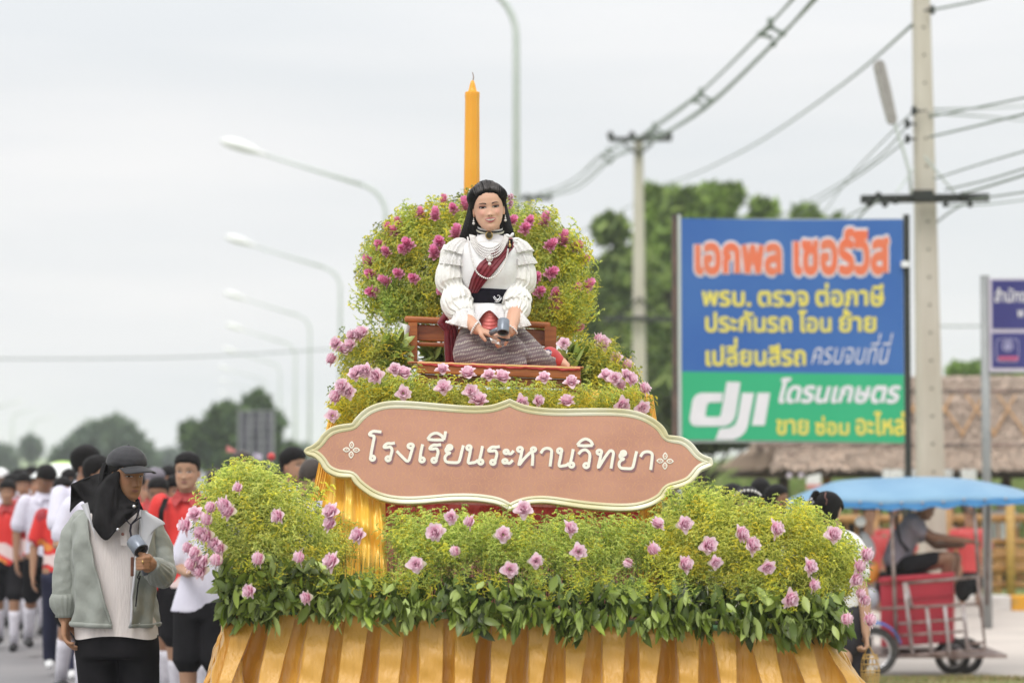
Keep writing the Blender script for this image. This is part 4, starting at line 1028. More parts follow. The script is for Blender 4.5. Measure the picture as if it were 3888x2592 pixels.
# ------------------------------------------------------------------ foliage
def spray_proto(seed, nb=13, nf=13):
    rs = np.random.RandomState(seed); V = []; T = []; C = []
    def stem(t): return np.array((.30 * t * t + .05 * math.sin(4 * t), .04 * math.sin(3 * t + seed), t * (1 - .12 * t)))
    def tri(a, b, c, col):
        n = len(V); V.extend([a, b, c]); T.append((n, n + 1, n + 2)); C.extend([col] * 3)
    for k in range(6):
        a, b = stem(k / 6), stem((k + 1) / 6); w_ = np.array((0, .010, 0))
        tri(a - w_, a + w_, b, (.22, .30, .08)); 
    for i in range(nb):
        t = .12 + .88 * (i / nb); o = stem(t); an = i * 2.4 + rs.rand(); ln = .44 * (1 - .62 * t) * rs.uniform(.7, 1.2)
        d = np.array((math.cos(an), math.sin(an), .55)); d /= np.linalg.norm(d)
        for j in range(nf):
            s = (j + .6) / nf
            p = o + d * ln * s + np.array((.10 * s * s * ln * 2, 0, -.55 * s * s * ln)) + rs.normal(0, .007, 3)
            z = .031 * rs.uniform(.6, 1.25) * (1.1 - .4 * s)
            a = d + np.array((.2 * s, 0, -.6 * s)) + rs.normal(0, .45, 3); a /= np.linalg.norm(a); b = np.cross(a, rs.normal(size=3)); b /= np.linalg.norm(b); a = a * 1.15; b = b * .55
            y_ = np.clip(.25 + .55 * s + .35 * t + rs.normal(0, .22), 0, 1)
            col = np.array((.30, .43, .10)) * (1 - y_) + np.array((.84, .82, .22)) * y_
            tri(p - a * z, p + b * z * .8, p + a * z, col); tri(p - a * z, p - b * z * .8, p + a * z, col * .85)
    return np.array(V), np.array(T), np.array(C)
SP = [spray_proto(i) for i in range(6)]
def frames(dirs, rs):
    dirs = dirs / np.linalg.norm(dirs, axis=1)[:, None]; r = rs.normal(size=dirs.shape); r[:, 2] -= .8   # bend towards gravity
    x = r - dirs * (r * dirs).sum(1)[:, None]; x /= np.linalg.norm(x, axis=1)[:, None]
    return np.stack([x, np.cross(dirs, x), dirs], 2)
def scatter(protos, pos, dirs, size, tints, name, m_, parent, seed=0):
    rs = np.random.RandomState(seed); Fm = frames(dirs, rs); ch = rs.randint(0, len(protos), len(pos)); VV = []; TT = []; CC = []; n0 = 0
    for k, (V, T, C) in enumerate(protos):
        ix = np.where(ch == k)[0]
        if not len(ix): continue
        W = np.einsum('nij,vj->nvi', Fm[ix], V) * size[ix][:, None, None] + pos[ix][:, None, :]
        VV.append(W.reshape(-1, 3)); m = len(ix)
        TT.append((T[None] + (np.arange(m) * len(V))[:, None, None]).reshape(-1, 3) + n0)
        CC.append((C[None] * tints[ix][:, None, :]).reshape(-1, 3)); n0 += m * len(V)
    o = big_mesh(name, np.concatenate(VV), np.concatenate(TT), np.concatenate(CC).clip(0, 1), M[m_], parent); o['kind'] = 'stuff'; return o
def inpoly(poly, n, rs):
    q = np.array(poly, float); lo, hi = q.min(0), q.max(0); out = []
    while len(out) < n:
        p = rs.uniform(lo, hi)
        if winding(p, [q]) != 0: out.append(p)
    return np.array(out)
def region(poly, n, y0, bulge, cen, rad, seed, size=.17, up=.5, fwd=.5, out_=1.0, tint=(1, 1, 1), dark=False, depth=.12, name='goldenrod', parent=None, protos=None, m_='spray', yellow=.2):
    rs = np.random.RandomState(seed); q = inpoly(poly, n, rs)
    e = ((q[:, 0] - cen[0]) / rad[0]) ** 2 + ((q[:, 1] - cen[1]) / rad[1]) ** 2
    yy = y0 - bulge * np.sqrt((1 - e).clip(0, 1)) + rs.rand(n) * depth
    pos = np.array([tuple(P(u, v, d)) for (u, v), d in zip(q, yy)])
    rx = (q[:, 0] - cen[0]) / rad[0]; rz = -(q[:, 1] - cen[1]) / rad[1]
    dr = np.stack([rx * out_, -fwd * np.ones(n) * (1.2 - e.clip(0, 1) * .8), rz * out_ + up], 1) + rs.normal(0, .28, (n, 3))
    sz = size * rs.uniform(.7, 1.25, n)
    dn = dr / np.linalg.norm(dr, axis=1)[:, None]
    pos = pos - dn * (sz * .55)[:, None]
    tn = np.array(tint) * rs.uniform(.75, 1.2, n)[:, None]
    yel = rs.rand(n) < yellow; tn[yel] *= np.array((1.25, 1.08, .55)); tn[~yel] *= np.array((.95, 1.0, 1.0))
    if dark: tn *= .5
    scatter(protos or SP, pos, dr, sz, tn, name, m_, parent, seed)
# broad leaves
def leaf_proto(seed):
    rs = np.random.RandomState(seed); V = []; n = 6; dr = rs.uniform(.1, .5)
    for i in range(n + 1):
        t = i / n; w_ = .20 * math.sin(math.pi * min(t * 1.02, 1)) ** .8 * (1.05 - .35 * t) + .004
        z = t; bend = dr * t * t
        for s in (-1, 0, 1): V.append((bend + .06 * abs(s) * math.sin(math.pi * t), s * w_, z * (1 - .2 * dr * t)))
    T = []
    for i in range(n):
        for k in (0, 1):
            a = i * 3 + k; T += [(a, a + 1, a + 4), (a, a + 4, a + 3)]
    g = np.array([(.15, .205, .025), (.22, .29, .045), (.085, .125, .018), (.34, .42, .12)][seed % 4])
    C = np.array([g * (1.15 if i % 3 == 1 else 1) for i in range(len(V))])
    return np.array(V), np.array(T), C
LP = [leaf_proto(i) for i in range(8)]
# curcuma blossoms
def petal(V, F_, C, base_r, h0, ln, wd, tilt, az, col0, col1, cup=.35, pt=.5):
    n0 = len(V); nu, nv = 4, 4
    for i in range(nu + 1):
        t = i / nu; w_ = wd * math.sin(math.pi * (.12 + .80 * t)) ** .6 * (1 if t < .8 else (1 - (t - .8) * 2.4 * pt))
        a = tilt * (.45 + .75 * t)
        r = base_r + ln * t * math.sin(a); z = h0 + ln * t * math.cos(a * .9)
        for j in range(nv + 1):
            s = (j / nv - .5) * 2; x = s * w_ * .5; rr = r - cup * abs(s) ** 2 * w_ * .5
            V.append((rr * math.cos(az) - x * math.sin(az), rr * math.sin(az) + x * math.cos(az), z + .04 * abs(s) * w_))
            C.append(np.array(col0) * (1 - t) + np.array(col1) * t)
    for i in range(nu):
        for j in range(nv):
            a = n0 + i * (nv + 1) + j; F_.append((a, a + nv + 1, a + nv + 2, a + 1))
def blossom(seed, deep=False):
    rs = np.random.RandomState(seed); V = []; F_ = []; C = []
    if deep:
        for L_ in range(7):
            t = L_ / 6; k = 5 if L_ > 1 else 4
            for i in range(k):
                az = L_ * .7 + i * 6.283 / k + rs.rand() * .2
                c0 = np.array((.85, .24, .48)) * (.6 + .4 * t) + np.array((.16, .20, .05)) * (1 - t) * .6; c1 = np.array((.98, .46, .70)) * (.8 + .2 * t)
                petal(V, F_, C, .006, .052 * t - .025, .034 * rs.uniform(.85, 1.1), .030, R(66 - 50 * t), az, c0, c1, .3, .6)
    else:
        for L_, (k, tilt, ln, wd) in enumerate([(4, 74, .036, .040), (5, 52, .038, .044), (5, 36, .037, .042), (4, 22, .034, .036), (3, 8, .030, .027)]):
            for i in range(k):
                az = L_ * .65 + i * 6.283 / k + rs.rand() * .25
                c0 = np.array((.93, .52, .68)); c1 = np.array((.98, .80, .87)) * rs.uniform(.92, 1.05)
                if L_ == 0 and rs.rand() < .3: c1 = np.array((.62, .62, .42))
                petal(V, F_, C, .004, .004 * L_, ln * rs.uniform(.85, 1.15), wd, R(tilt * rs.uniform(.85, 1.1)), az, c0, c1, .55, .45)
    return V, F_, C
BM = {}
def bmesh_of(kind, k):
    if (kind, k) not in BM:
        V, F_, C = blossom(k + (50 if kind else 0), kind); mb = MB(); mb.add(V, F_, np.array(C).clip(0, 1)); BM[(kind, k)] = mb.build('blossom', M['petal_light'], None, True, mesh_only=True)
    return BM[(kind, k)]
def blossoms(lst, y, parent, deep=False, seed=0, cen=(1940, 1100), y_fn=None, size=1.0):
    rs = np.random.RandomState(seed)
    for i, it in enumerate(lst):
        u, v = it[0], it[1]; yy = y_fn(u, v) if y_fn else y
        o = bpy.data.objects.new('blossom', bmesh_of(deep, rs.randint(0, 5))); COL.objects.link(o); o.parent = parent
        o.location = P(u, v, yy) - parent_world(parent)
        d = Vector(((u - cen[0]) / 600, -1.0 if not deep else -.75, -(v - cen[1]) / 600 + (.35 if deep else .25))) + Vector(rs.normal(0, .48 if not deep else .30, 3))
        if len(it) > 2: d = Vector(it[2])
        d.normalize(); q = d.to_track_quat('Z', 'Y'); o.rotation_mode = 'QUATERNION'; o.rotation_quaternion = q
        s = rs.uniform(.78, 1.08) * size; s *= (.86 if deep else 1); o.scale = (s, s, s)
        if not deep and rs.rand() < .8: o.location -= d * .012
# -- the fan behind the woman
fan = empty('flower_fan', Vector(P(1800, 1250, 11.3)), 'round fan of yellow-green sprays and deep pink blossoms behind the woman', 'flower arrangement')
polyF = [(1395, 1090), (1385, 1000), (1430, 920), (1480, 865), (1560, 820), (1650, 800), (1740, 775), (1800, 760), (1900, 770), (1970, 800), (2060, 840), (2140, 900), (2200, 970), (2225, 1060), (2225, 1150), (2190, 1230), (2120, 1280), (2050, 1230), (1980, 1180), (1660, 1190), (1560, 1200), (1490, 1190), (1430, 1150)]
region(polyF, 900, 11.45, .35, (1810, 1130), (430, 370), 21, .17, .15, .55, 1.0, (1.0, 1.0, 1.0), parent=fan, yellow=.35)
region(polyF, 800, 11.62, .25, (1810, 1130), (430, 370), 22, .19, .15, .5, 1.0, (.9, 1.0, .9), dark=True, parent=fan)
region([(1440, 1100), (1660, 1120), (1660, 1210), (1560, 1225), (1480, 1215)], 110, 11.25, .1, (1560, 1000), (150, 300), 23, .18, -.5, .35, .6, (.85, .95, .9), parent=fan)
region([(2060, 1150), (2220, 1100), (2200, 1230), (2130, 1280), (2050, 1240)], 90, 11.15, .1, (2100, 1000), (200, 300), 24, .17, -.5, .4, .6, (.95, .95, .8), parent=fan, yellow=.5)
deep = [(1684, 770, (.05, -.2, 1)), (1724, 795), (1598, 817, (-.1, -.4, 1)), (1652, 823, (.0, -.4, 1)), (1514, 852, (-.35, -.4, .9)), (1498, 884, (-.3, -.7, .8)), (1472, 876), (1729, 888), (1667, 928), (1652, 966), (1552, 931), (1530, 947), (1469, 960), (1447, 935), (1405, 1002), (1412, 1043), (1517, 1040), (1469, 1069), (1574, 1059), (1418, 1107), (2008, 846), (1990, 872), (2068, 843, (.2, -.3, 1)), (2137, 915), (2085, 935), (2185, 941), (2214, 987), (2088, 1039), (2036, 1056), (2188, 1105), (2226, 1090), (2045, 1110), (2108, 1125), (2094, 1182), (2171, 1222), (2191, 1242), (1769, 783), (1939, 843), (1675, 1105), (2108, 1150), (2134, 1360 - 60)]
fy = lambda u, v: 11.45 - .35 * math.sqrt(max(0, 1 - ((u - 1810) / 430) ** 2 - ((v - 1130) / 370) ** 2)) - .06
blossoms(deep, 11.2, fan, True, 5, (1810, 1130), fy, 1.0)
for poly, cen, sd in [([(1400, 990), (1430, 1000), (1470, 1180), (1500, 1230), (1400, 1190), (1375, 1080)], (1560, 1000), 25), ([(2150, 1000), (2200, 1050), (2210, 1200), (2160, 1290), (2140, 1280), (2190, 1150)], (2050, 1000), 26), ([(1400, 1000), (1480, 860), (1560, 810), (1700, 770), (1640, 830), (1480, 930)], (1810, 1200), 27), ([(2000, 800), (2120, 850), (2230, 980), (2200, 1000), (2080, 880)], (1810, 1200), 28)]:
    region(poly, 34, 11.3, .05, cen, (200, 200), sd, .22, -.25 if sd < 27 else .35, .3, 1.1, (1.0, 1.05, .95), parent=fan, yellow=.3)
# -- middle tier around the bench
tier = empty('flower_tier', Vector(P(1860, 1560, 10.3)), 'middle tier of green sprays and pale pink blossoms around the bench, above the name board', 'flower arrangement')
for poly, n, y0, cen, rad, sd in [([(1290, 1330), (1330, 1280), (1400, 1265), (1480, 1270), (1540, 1330), (1530, 1400), (1440, 1430), (1320, 1430)], 130, 10.95, (1430, 1370), (170, 130), 31),
                                  ([(2170, 1330), (2230, 1290), (2310, 1310), (2380, 1370), (2430, 1440), (2400, 1500), (2250, 1480), (2200, 1420)], 130, 10.85, (2270, 1420), (170, 140), 32),
                                  ([(1290, 1470), (1350, 1430), (1500, 1430), (1620, 1455), (1800, 1470), (2000, 1475), (2200, 1490), (2380, 1470), (2450, 1520), (2440, 1580), (2300, 1590), (2000, 1570), (1700, 1550), (1500, 1560), (1400, 1590), (1300, 1610), (1270, 1560)], 460, 10.25, (1860, 1700), (620, 280), 33)]:
    region(poly, n, y0, .12, cen, rad, sd, .14, .55, .5, .8, (1.05, 1.0, .85), parent=tier, yellow=.4)
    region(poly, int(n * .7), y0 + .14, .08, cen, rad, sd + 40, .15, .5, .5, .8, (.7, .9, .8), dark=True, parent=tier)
region([(1270, 1540), (1330, 1500), (1420, 1540), (1330, 1600), (1275, 1610)], 70, 10.2, .05, (1330, 1540), (90, 80), 36, .13, -.2, .5, .8, (1.15, 1.05, .8), parent=tier, yellow=.5)
for poly, n, y0, cen, sd in [([(1450, 1270), (1540, 1260), (1560, 1330), (1540, 1400), (1470, 1390), (1430, 1330)], 90, 10.9, (1480, 1350), 41), ([(2130, 1310), (2230, 1320), (2290, 1400), (2230, 1450), (2170, 1420)], 90, 10.8, (2170, 1400), 42), ([(1595, 1300), (1700, 1310), (1700, 1385), (1600, 1385)], 70, 11.25, (1650, 1350), 43)]:
    region(poly, n, y0, .05, cen, (90, 90), sd, .105, .2, .6, .9, (1.15, 1.1, 1.2), name='leaves', parent=tier, protos=LP, m_='leaf', yellow=0)
pale_t = [(1284, 1311), (1307, 1331), (1336, 1274), (1362, 1268), (1379, 1268), (1273, 1371), (1339, 1314), (1373, 1409), (1393, 1406), (1431, 1426), (1497, 1403), (1534, 1420, (.1, -.6, .8)), (1353, 1420), (1310, 1469), (1325, 1486), (1300, 1460), (1282, 1509), (1264, 1578), (1531, 1492), (1680, 1403, (0, -.5, 1)), (1775, 1423, (0, -.5, 1)), (1683, 1472, (0, -.9, .5)), (1787, 1486), (1858, 1435, (-.1, -.6, .9)), (1907, 1437, (.1, -.5, .9)), (1818, 1523, (0, -.6, .8)), (2065, 1435, (0, -.6, .8)), (2042, 1521), (2168, 1452, (.1, -.5, .9)), (2151, 1529, (0, -.4, 1)), (2266, 1288), (2285, 1305), (2300, 1426), (2329, 1440), (2375, 1423), (2392, 1440), (2432, 1480), (2438, 1546), (2360, 1535), (2340, 1360), (2375, 1389), (2142, 1303), (2352, 1462), (1975, 1530)]
blossoms(pale_t, 10.1, tier, False, 6, (1860, 1480), lambda u, v: 10.85 if v < 1400 and (u < 1450 or u > 2200) else 10.08)
# -- lower hedge
hedge = empty('flower_hedge', Vector(P(2000, 2330, 9.6)), 'long lower hedge of feathery sprays, green leaves and pale pink blossoms over the gold skirt', 'flower arrangement')
def hy(u, v): return 9.55 - .18 * max(0, min(1, (v - 1800) / 500.0))
polL = [(770, 1960), (790, 1880), (850, 1800), (905, 1765), (990, 1775), (1060, 1830), (1120, 1850), (1170, 1900), (1220, 1970), (1290, 2060), (1290, 2170), (1100, 2200), (900, 2150), (800, 2080), (760, 2010)]
polR = [(2500, 1960), (2600, 1885), (2660, 1865), (2750, 1900), (2850, 1935), (2950, 1930), (3040, 1930), (3120, 2000), (3190, 2050), (3240, 2120), (3260, 2200), (3200, 2260), (3000, 2240), (2700, 2200), (2500, 2160), (2470, 2060)]
polM = [(1480, 2000), (1490, 1975), (1530, 1960), (1700, 1980), (1900, 1960), (2100, 1990), (2300, 1975), (2480, 1990), (2500, 2150), (2200, 2160), (1900, 2150), (1600, 2150), (1490, 2160)]
for poly, n, cen, rad, sd, y0, tn in [(polL, 620, (980, 2150), (300, 400), 51, 9.60, (1.18, 1.16, 1.25)), (polR, 760, (2850, 2250), (430, 420), 52, 9.60, (1.15, 1.10, 1.0)), (polM, 420, (1880, 2350), (700, 500), 53, 9.62, (1.05, 1.1, 1.1))]:
    region(poly, n, y0, .16, cen, rad, sd, .145, .75, .45, .7, tn, parent=hedge, yellow=.22, depth=.16)
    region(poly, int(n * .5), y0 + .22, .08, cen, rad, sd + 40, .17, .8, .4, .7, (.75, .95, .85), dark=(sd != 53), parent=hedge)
region([(1200, 1960), (1340, 2020), (1380, 2120), (1280, 2100)], 22, 9.75, .05, (1300, 2200), (200, 300), 57, .15, .9, .3, .6, (1.1, 1.1, 1.0), parent=hedge)
for poly, n, cen, rad, sd, y0, par in [([(790, 1870), (905, 1770), (1060, 1830), (1200, 1880), (1150, 1910), (900, 1830), (800, 1930)], 50, (950, 2150), (260, 400), 71, 9.62, hedge), ([(2520, 1930), (2660, 1865), (2850, 1945), (3060, 1940), (3210, 2060), (3260, 2180), (3200, 2160), (3050, 2000), (2700, 1920)], 80, (2850, 2300), (430, 420), 72, 9.62, hedge),
        ([(1480, 1980), (1700, 1985), (2100, 1985), (2480, 1990), (2480, 2040), (1900, 2030), (1480, 2040)], 60, (1880, 2500), (800, 500), 73, 9.6, hedge), ([(1385, 1090), (1400, 960), (1560, 820), (1740, 780), (1980, 800), (2150, 900), (2230, 1040), (2240, 1200), (2190, 1150), (2100, 930), (1900, 830), (1600, 850), (1440, 980), (1430, 1120)], 110, (1810, 1180), (430, 400), 74, 11.4, fan),
        ([(1300, 1460), (1500, 1430), (1900, 1470), (2300, 1480), (2430, 1500), (2300, 1520), (1900, 1510), (1350, 1490)], 60, (1860, 1750), (620, 280), 75, 10.2, tier)]:
    region(poly, n, y0, .06, cen, rad, sd, .20 if par is hedge else .17, .7, .35, 1.0, (1.05, 1.1, 1.1), parent=par, yellow=.1, depth=.1)
region([(850, 2140), (1300, 2180), (1800, 2170), (2500, 2190), (3150, 2230), (3200, 2290), (2500, 2250), (1800, 2230), (900, 2230)], 150, 9.36, .02, (2000, 1500), (1400, 900), 76, .13, -.35, .8, .3, (1.0, 1.05, .95), parent=hedge, yellow=.4, depth=.08)
# stems seen between the sprays
rs = np.random.RandomState(8); V = []; T = []
for i in range(420):
    u = rs.uniform(880, 3150); v1 = 2290 + (u - 900) * .03; v0 = rs.uniform(2020, 2120); yy = rs.uniform(9.5, 9.75)
    a = P(u, v1, yy); b = P(u + rs.normal(0, 22), v0, yy + rs.normal(0, .03)); n = len(V); w_ = .0025
    V += [(a.x - w_, a.y, a.z), (a.x + w_, a.y, a.z), (b.x, b.y, b.z)]; T.append((n, n + 1, n + 2))
o = big_mesh('stems', np.array(V), np.array(T), np.tile(np.array((.10, .15, .05)), (len(V), 1)), M['spray'], hedge); o['kind'] = 'stuff'
# hanging leaves
def hang(poly, n, y0, sd, sz, dn=-1.0, fw=.7, tint=(1, 1, 1), as_parts=0, dep=.12, outx=0):
    rs = np.random.RandomState(sd); q = inpoly(poly, n, rs); yy = y0 + rs.rand(n) * dep
    pos = np.array([tuple(P(u, v, d)) for (u, v), d in zip(q, yy)])
    dr = np.stack([rs.normal(0, .6, n) + outx * (q[:, 0] - 2000) / 1000, -fw + rs.normal(0, .35, n), dn + rs.normal(0, .5, n)], 1)
    s = sz * rs.uniform(.65, 1.25, n); tn = np.array(tint) * .85 * rs.choice([.5, .75, 1.0, 1.0, 1.5], n)[:, None] * rs.uniform(.85, 1.15, n)[:, None]
    pos = pos - dr / np.linalg.norm(dr, axis=1)[:, None] * (s * .5)[:, None]
    if not as_parts:
        scatter(LP, pos, dr, s, tn, 'leaves', 'leaf', hedge, sd)
    else:
        Fm = frames(dr, rs)
        for i in range(n):
            k = rs.randint(0, 8)
            o = bpy.data.objects.new('leaf', LM[k]); COL.objects.link(o); o.parent = hedge
            o.matrix_local = Matrix.Translation(Vector(pos[i]) - parent_world(hedge)) @ Matrix(Fm[i].tolist()).to_4x4() @ Matrix.Scale(s[i], 4)
LM = []
for V_, T_, C_ in LP:
    mb = MB(); mb.add(V_, [tuple(t) for t in T_], C_ * 1.1); LM.append(mb.build('leaf', M['leaf'], None, True, mesh_only=True))
band = [(830, 2190), (1000, 2200), (1300, 2200), (1600, 2190), (2000, 2210), (2400, 2215), (2700, 2230), (3000, 2260), (3200, 2270), (3240, 2400), (3100, 2400), (2700, 2350), (2300, 2330), (1900, 2320), (1500, 2300), (1100, 2310), (880, 2330)]
hang(band, 1300, 9.40, 61, .078, -1.0, .55, (.8, .9, 1.0), dep=.25)
hang([(860, 2290), (1000, 2340), (1400, 2340), (1900, 2365), (2500, 2390), (3000, 2410), (3200, 2440), (3200, 2380), (2500, 2340), (1700, 2310), (880, 2290)], 260, 9.34, 67, .085, -1.3, .3, (1.1, 1.1, 1.1), dep=.06)
hang([(830, 2130), (1000, 2110), (1250, 2150), (1300, 2300), (900, 2330), (820, 2250)], 330, 9.36, 62, .085, -.5, .8, (1.05, 1.05, 1.1))
hang([(840, 2250), (1000, 2290), (1000, 2350), (880, 2390), (830, 2330)], 70, 9.40, 63, .09, -.9, .5, (1.0, 1.05, 1.1), outx=.4)
hang([(2900, 2270), (3200, 2270), (3240, 2400), (3180, 2450), (3000, 2380)], 150, 9.38, 64, .09, -.8, .7, (1.0, 1.05, 1.0), outx=.3)
rs_c = np.random.RandomState(77)
for ci in range(34):
    cu = rs_c.uniform(900, 3150); cv = np.interp(cu, [900, 1500, 2000, 2500, 3150], [2345, 2345, 2370, 2390, 2425]) + rs_c.uniform(-10, 28); rr_ = rs_c.uniform(18, 34)
    hang([(cu - rr_, cv - 45), (cu + rr_, cv - 45), (cu + rr_ * .5, cv + 12), (cu, cv + 30), (cu - rr_ * .5, cv + 12)], int(rs_c.uniform(7, 15)), 9.32, 100 + ci, .085, -1.5, .3, tuple(np.array((1.1, 1.1, 1.2)) * rs_c.uniform(.8, 1.25)), dep=.04)
hang([(880, 2270), (1500, 2290), (2000, 2320), (2500, 2335), (3000, 2360), (3000, 2395), (2500, 2375), (2000, 2350), (1500, 2325), (900, 2330)], 150, 9.33, 65, .078, -1.2, .45, (1, 1, 1), as_parts=1, dep=.05)
hang([(860, 2180), (1600, 2200), (3100, 2260), (3200, 2400), (2600, 2340), (1400, 2300), (880, 2310)], 150, 9.31, 66, .078, -.5, .8, (1, 1, 1), as_parts=1, dep=.05)
pale_l = [(908, 1851), (742, 1952), (795, 1973), (861, 1915), (873, 1943), (807, 1928), (1060, 1958), (765, 2026), (789, 2032), (816, 2062), (838, 2080), (754, 2121), (777, 2133), (765, 2165), (736, 2145), (745, 2100), (834, 2124), (992, 2121), (1143, 2115), (1265, 2133), (1262, 1946), (1258, 1990), (1373, 2038), (950, 2243), (1167, 2267), (1661, 2020), (1736, 2089), (1581, 2142), (1721, 1961), (1798, 1985), (1911, 2029), (1986, 1934), (1935, 2160), (2036, 2127), (712, 1996), (718, 2080),
          (2152, 2011), (2196, 2092), (2387, 2130), (2473, 2089), (2488, 2002), (2595, 1990), (2685, 2071), (2595, 2142), (2714, 2133), (2798, 2026), (2848, 2071), (2940, 2008), (2911, 2151), (3071, 2151), (3074, 2220), (2994, 2270), (3193, 2348), (3158, 2029), (3280, 2104), (3256, 2151), (3244, 2196), (3280, 2276), (3292, 2354), (3262, 2250)]
blossoms(pale_l, 9.3, hedge, False, 7, (2000, 2100), lambda u, v: (9.27 if v > 2080 else 9.36), 1.0)
print('part3 ok')
# ------------------------------------------------------------------ people: shared tools
M['skin'] = mat('skin', (1, 1, 1), .48, spec=.35, attr=True, sss=.12, bump=(300, .04))
M['hair'] = mat('black hair', (.006, .005, .005), .5, spec=.13, noise=(30, (.014, .011, .010), .45, .7, (8, 8, 1)), bump=(60, .6, (7, 7, .7)))
M['hair_b'] = mat('dark brown hair', (.035, .024, .018), .45, spec=.4, noise=(30, (.06, .04, .03), .45, .7, (8, 8, 1)), bump=(60, .4, (6, 6, .7)))
M['eye_w'] = mat('eye white', (.72, .70, .68), .3, noise=(90, (.68, .65, .63), .4, .6))
M['eye_d'] = mat('iris', (.018, .012, .010), .2, noise=(200, (.03, .02, .015), .4, .6))
M['lash'] = mat('lash', (.03, .015, .02), .6, noise=(200, (.05, .02, .03), .4, .6))
M['lip'] = mat('lips', (.56, .15, .17), .38, noise=(150, (.44, .09, .11), .4, .6))
M['lip_n'] = mat('natural lips', (.32, .14, .11), .5, noise=(150, (.28, .12, .1), .4, .6))
M['teeth'] = mat('teeth', (.66, .60, .50), .3, noise=(120, (.58, .52, .42), .45, .6))
M['pearl'] = mat('pearl', (.82, .79, .76), .2, spec=.7, coat=.4, noise=(40, (.74, .70, .68), .4, .6))
M['blouse'] = mat('white blouse', (.83, .82, .82), .7, sheen=.2, noise=(9, (.78, .76, .77), .4, .65), bump=(90, .25))
M['lace'] = mat('lace', (.84, .82, .80), .75, sheen=.2, noise=(120, (.50, .47, .47), .60, .72), bump=(120, .6), trans=.15)
M['crepe'] = mat('crepe sleeve', (.85, .83, .79), .75, sheen=.25, noise=(30, (.74, .71, .67), .5, .75), bump=(70, .5, (1, 1, .5)))
M['maroon'] = mat('maroon satin', (.15, .008, .018), .42, sheen=.15, noise=(9, (.20, .012, .022), .4, .65, (1, 1, 5)), bump=(25, .4, (1, 1, .4)))
M['navy_v'] = mat('navy velvet', (.007, .006, .011), .85, spec=.15, noise=(30, (.012, .010, .018), .4, .6))
M['cream'] = mat('cream ribbon', (.62, .60, .48), .6, noise=(60, (.55, .52, .42), .4, .6))
M['gold'] = mat('gold', (.55, .38, .15), .3, .8, noise=(60, (.45, .3, .1), .4, .6))
M['silver'] = mat('silver', (.75, .74, .76), .25, .8, noise=(60, (.6, .6, .62), .4, .6))
M['fan_grey'] = mat('fan body', (.20, .225, .265), .32, .35, noise=(60, (.18, .2, .24), .4, .6))
M['black_pl'] = mat('black plastic', (.012, .012, .014), .4, noise=(80, (.03, .03, .03), .5, .7))
M['wshirt'] = mat('school shirt', (.72, .70, .80), .75, noise=(4, (.68, .66, .77), .4, .6), bump=(8, .5, (2, 2, 1)), sheen=.15)
M['rshirt'] = mat('red jersey', (1, 1, 1), .55, attr=True, bump=(9, .4))
M['shorts'] = mat('black shorts', (.009, .0085, .010), .85, spec=.15, noise=(6, (.015, .014, .016), .4, .65), bump=(12, .5))
M['sock'] = mat('white sock', (.72, .70, .76), .85, noise=(30, (.62, .6, .66), .4, .7), bump=(90, .4))
M['shoe'] = mat('black shoe', (.018, .018, .018), .55, noise=(20, (.03, .03, .03), .4, .6))
M['jacket'] = mat('sage jacket', (.30, .317, .285), .5, sheen=.2, noise=(3, (.265, .28, .25), .38, .62), bump=(9, .9, (2, 2, 1.2)))
M['lining'] = mat('jacket lining', (.56, .56, .58), .7, noise=(9, (.5, .5, .52), .4, .6))
M['tee'] = mat('linen shirt', (.74, .675, .645), .8, noise=(6, (.68, .62, .60), .35, .65, (6, 6, .6)), bump=(25, .4, (5, 5, .6)))
M['hood'] = mat('black cotton', (.010, .009, .0095), .85, spec=.15, noise=(5, (.016, .0145, .015), .4, .65), bump=(9, .7))
M['navyp'] = mat('navy trousers', (.012, .014, .04), .7, noise=(6, (.02, .022, .055), .4, .6), bump=(12, .4))

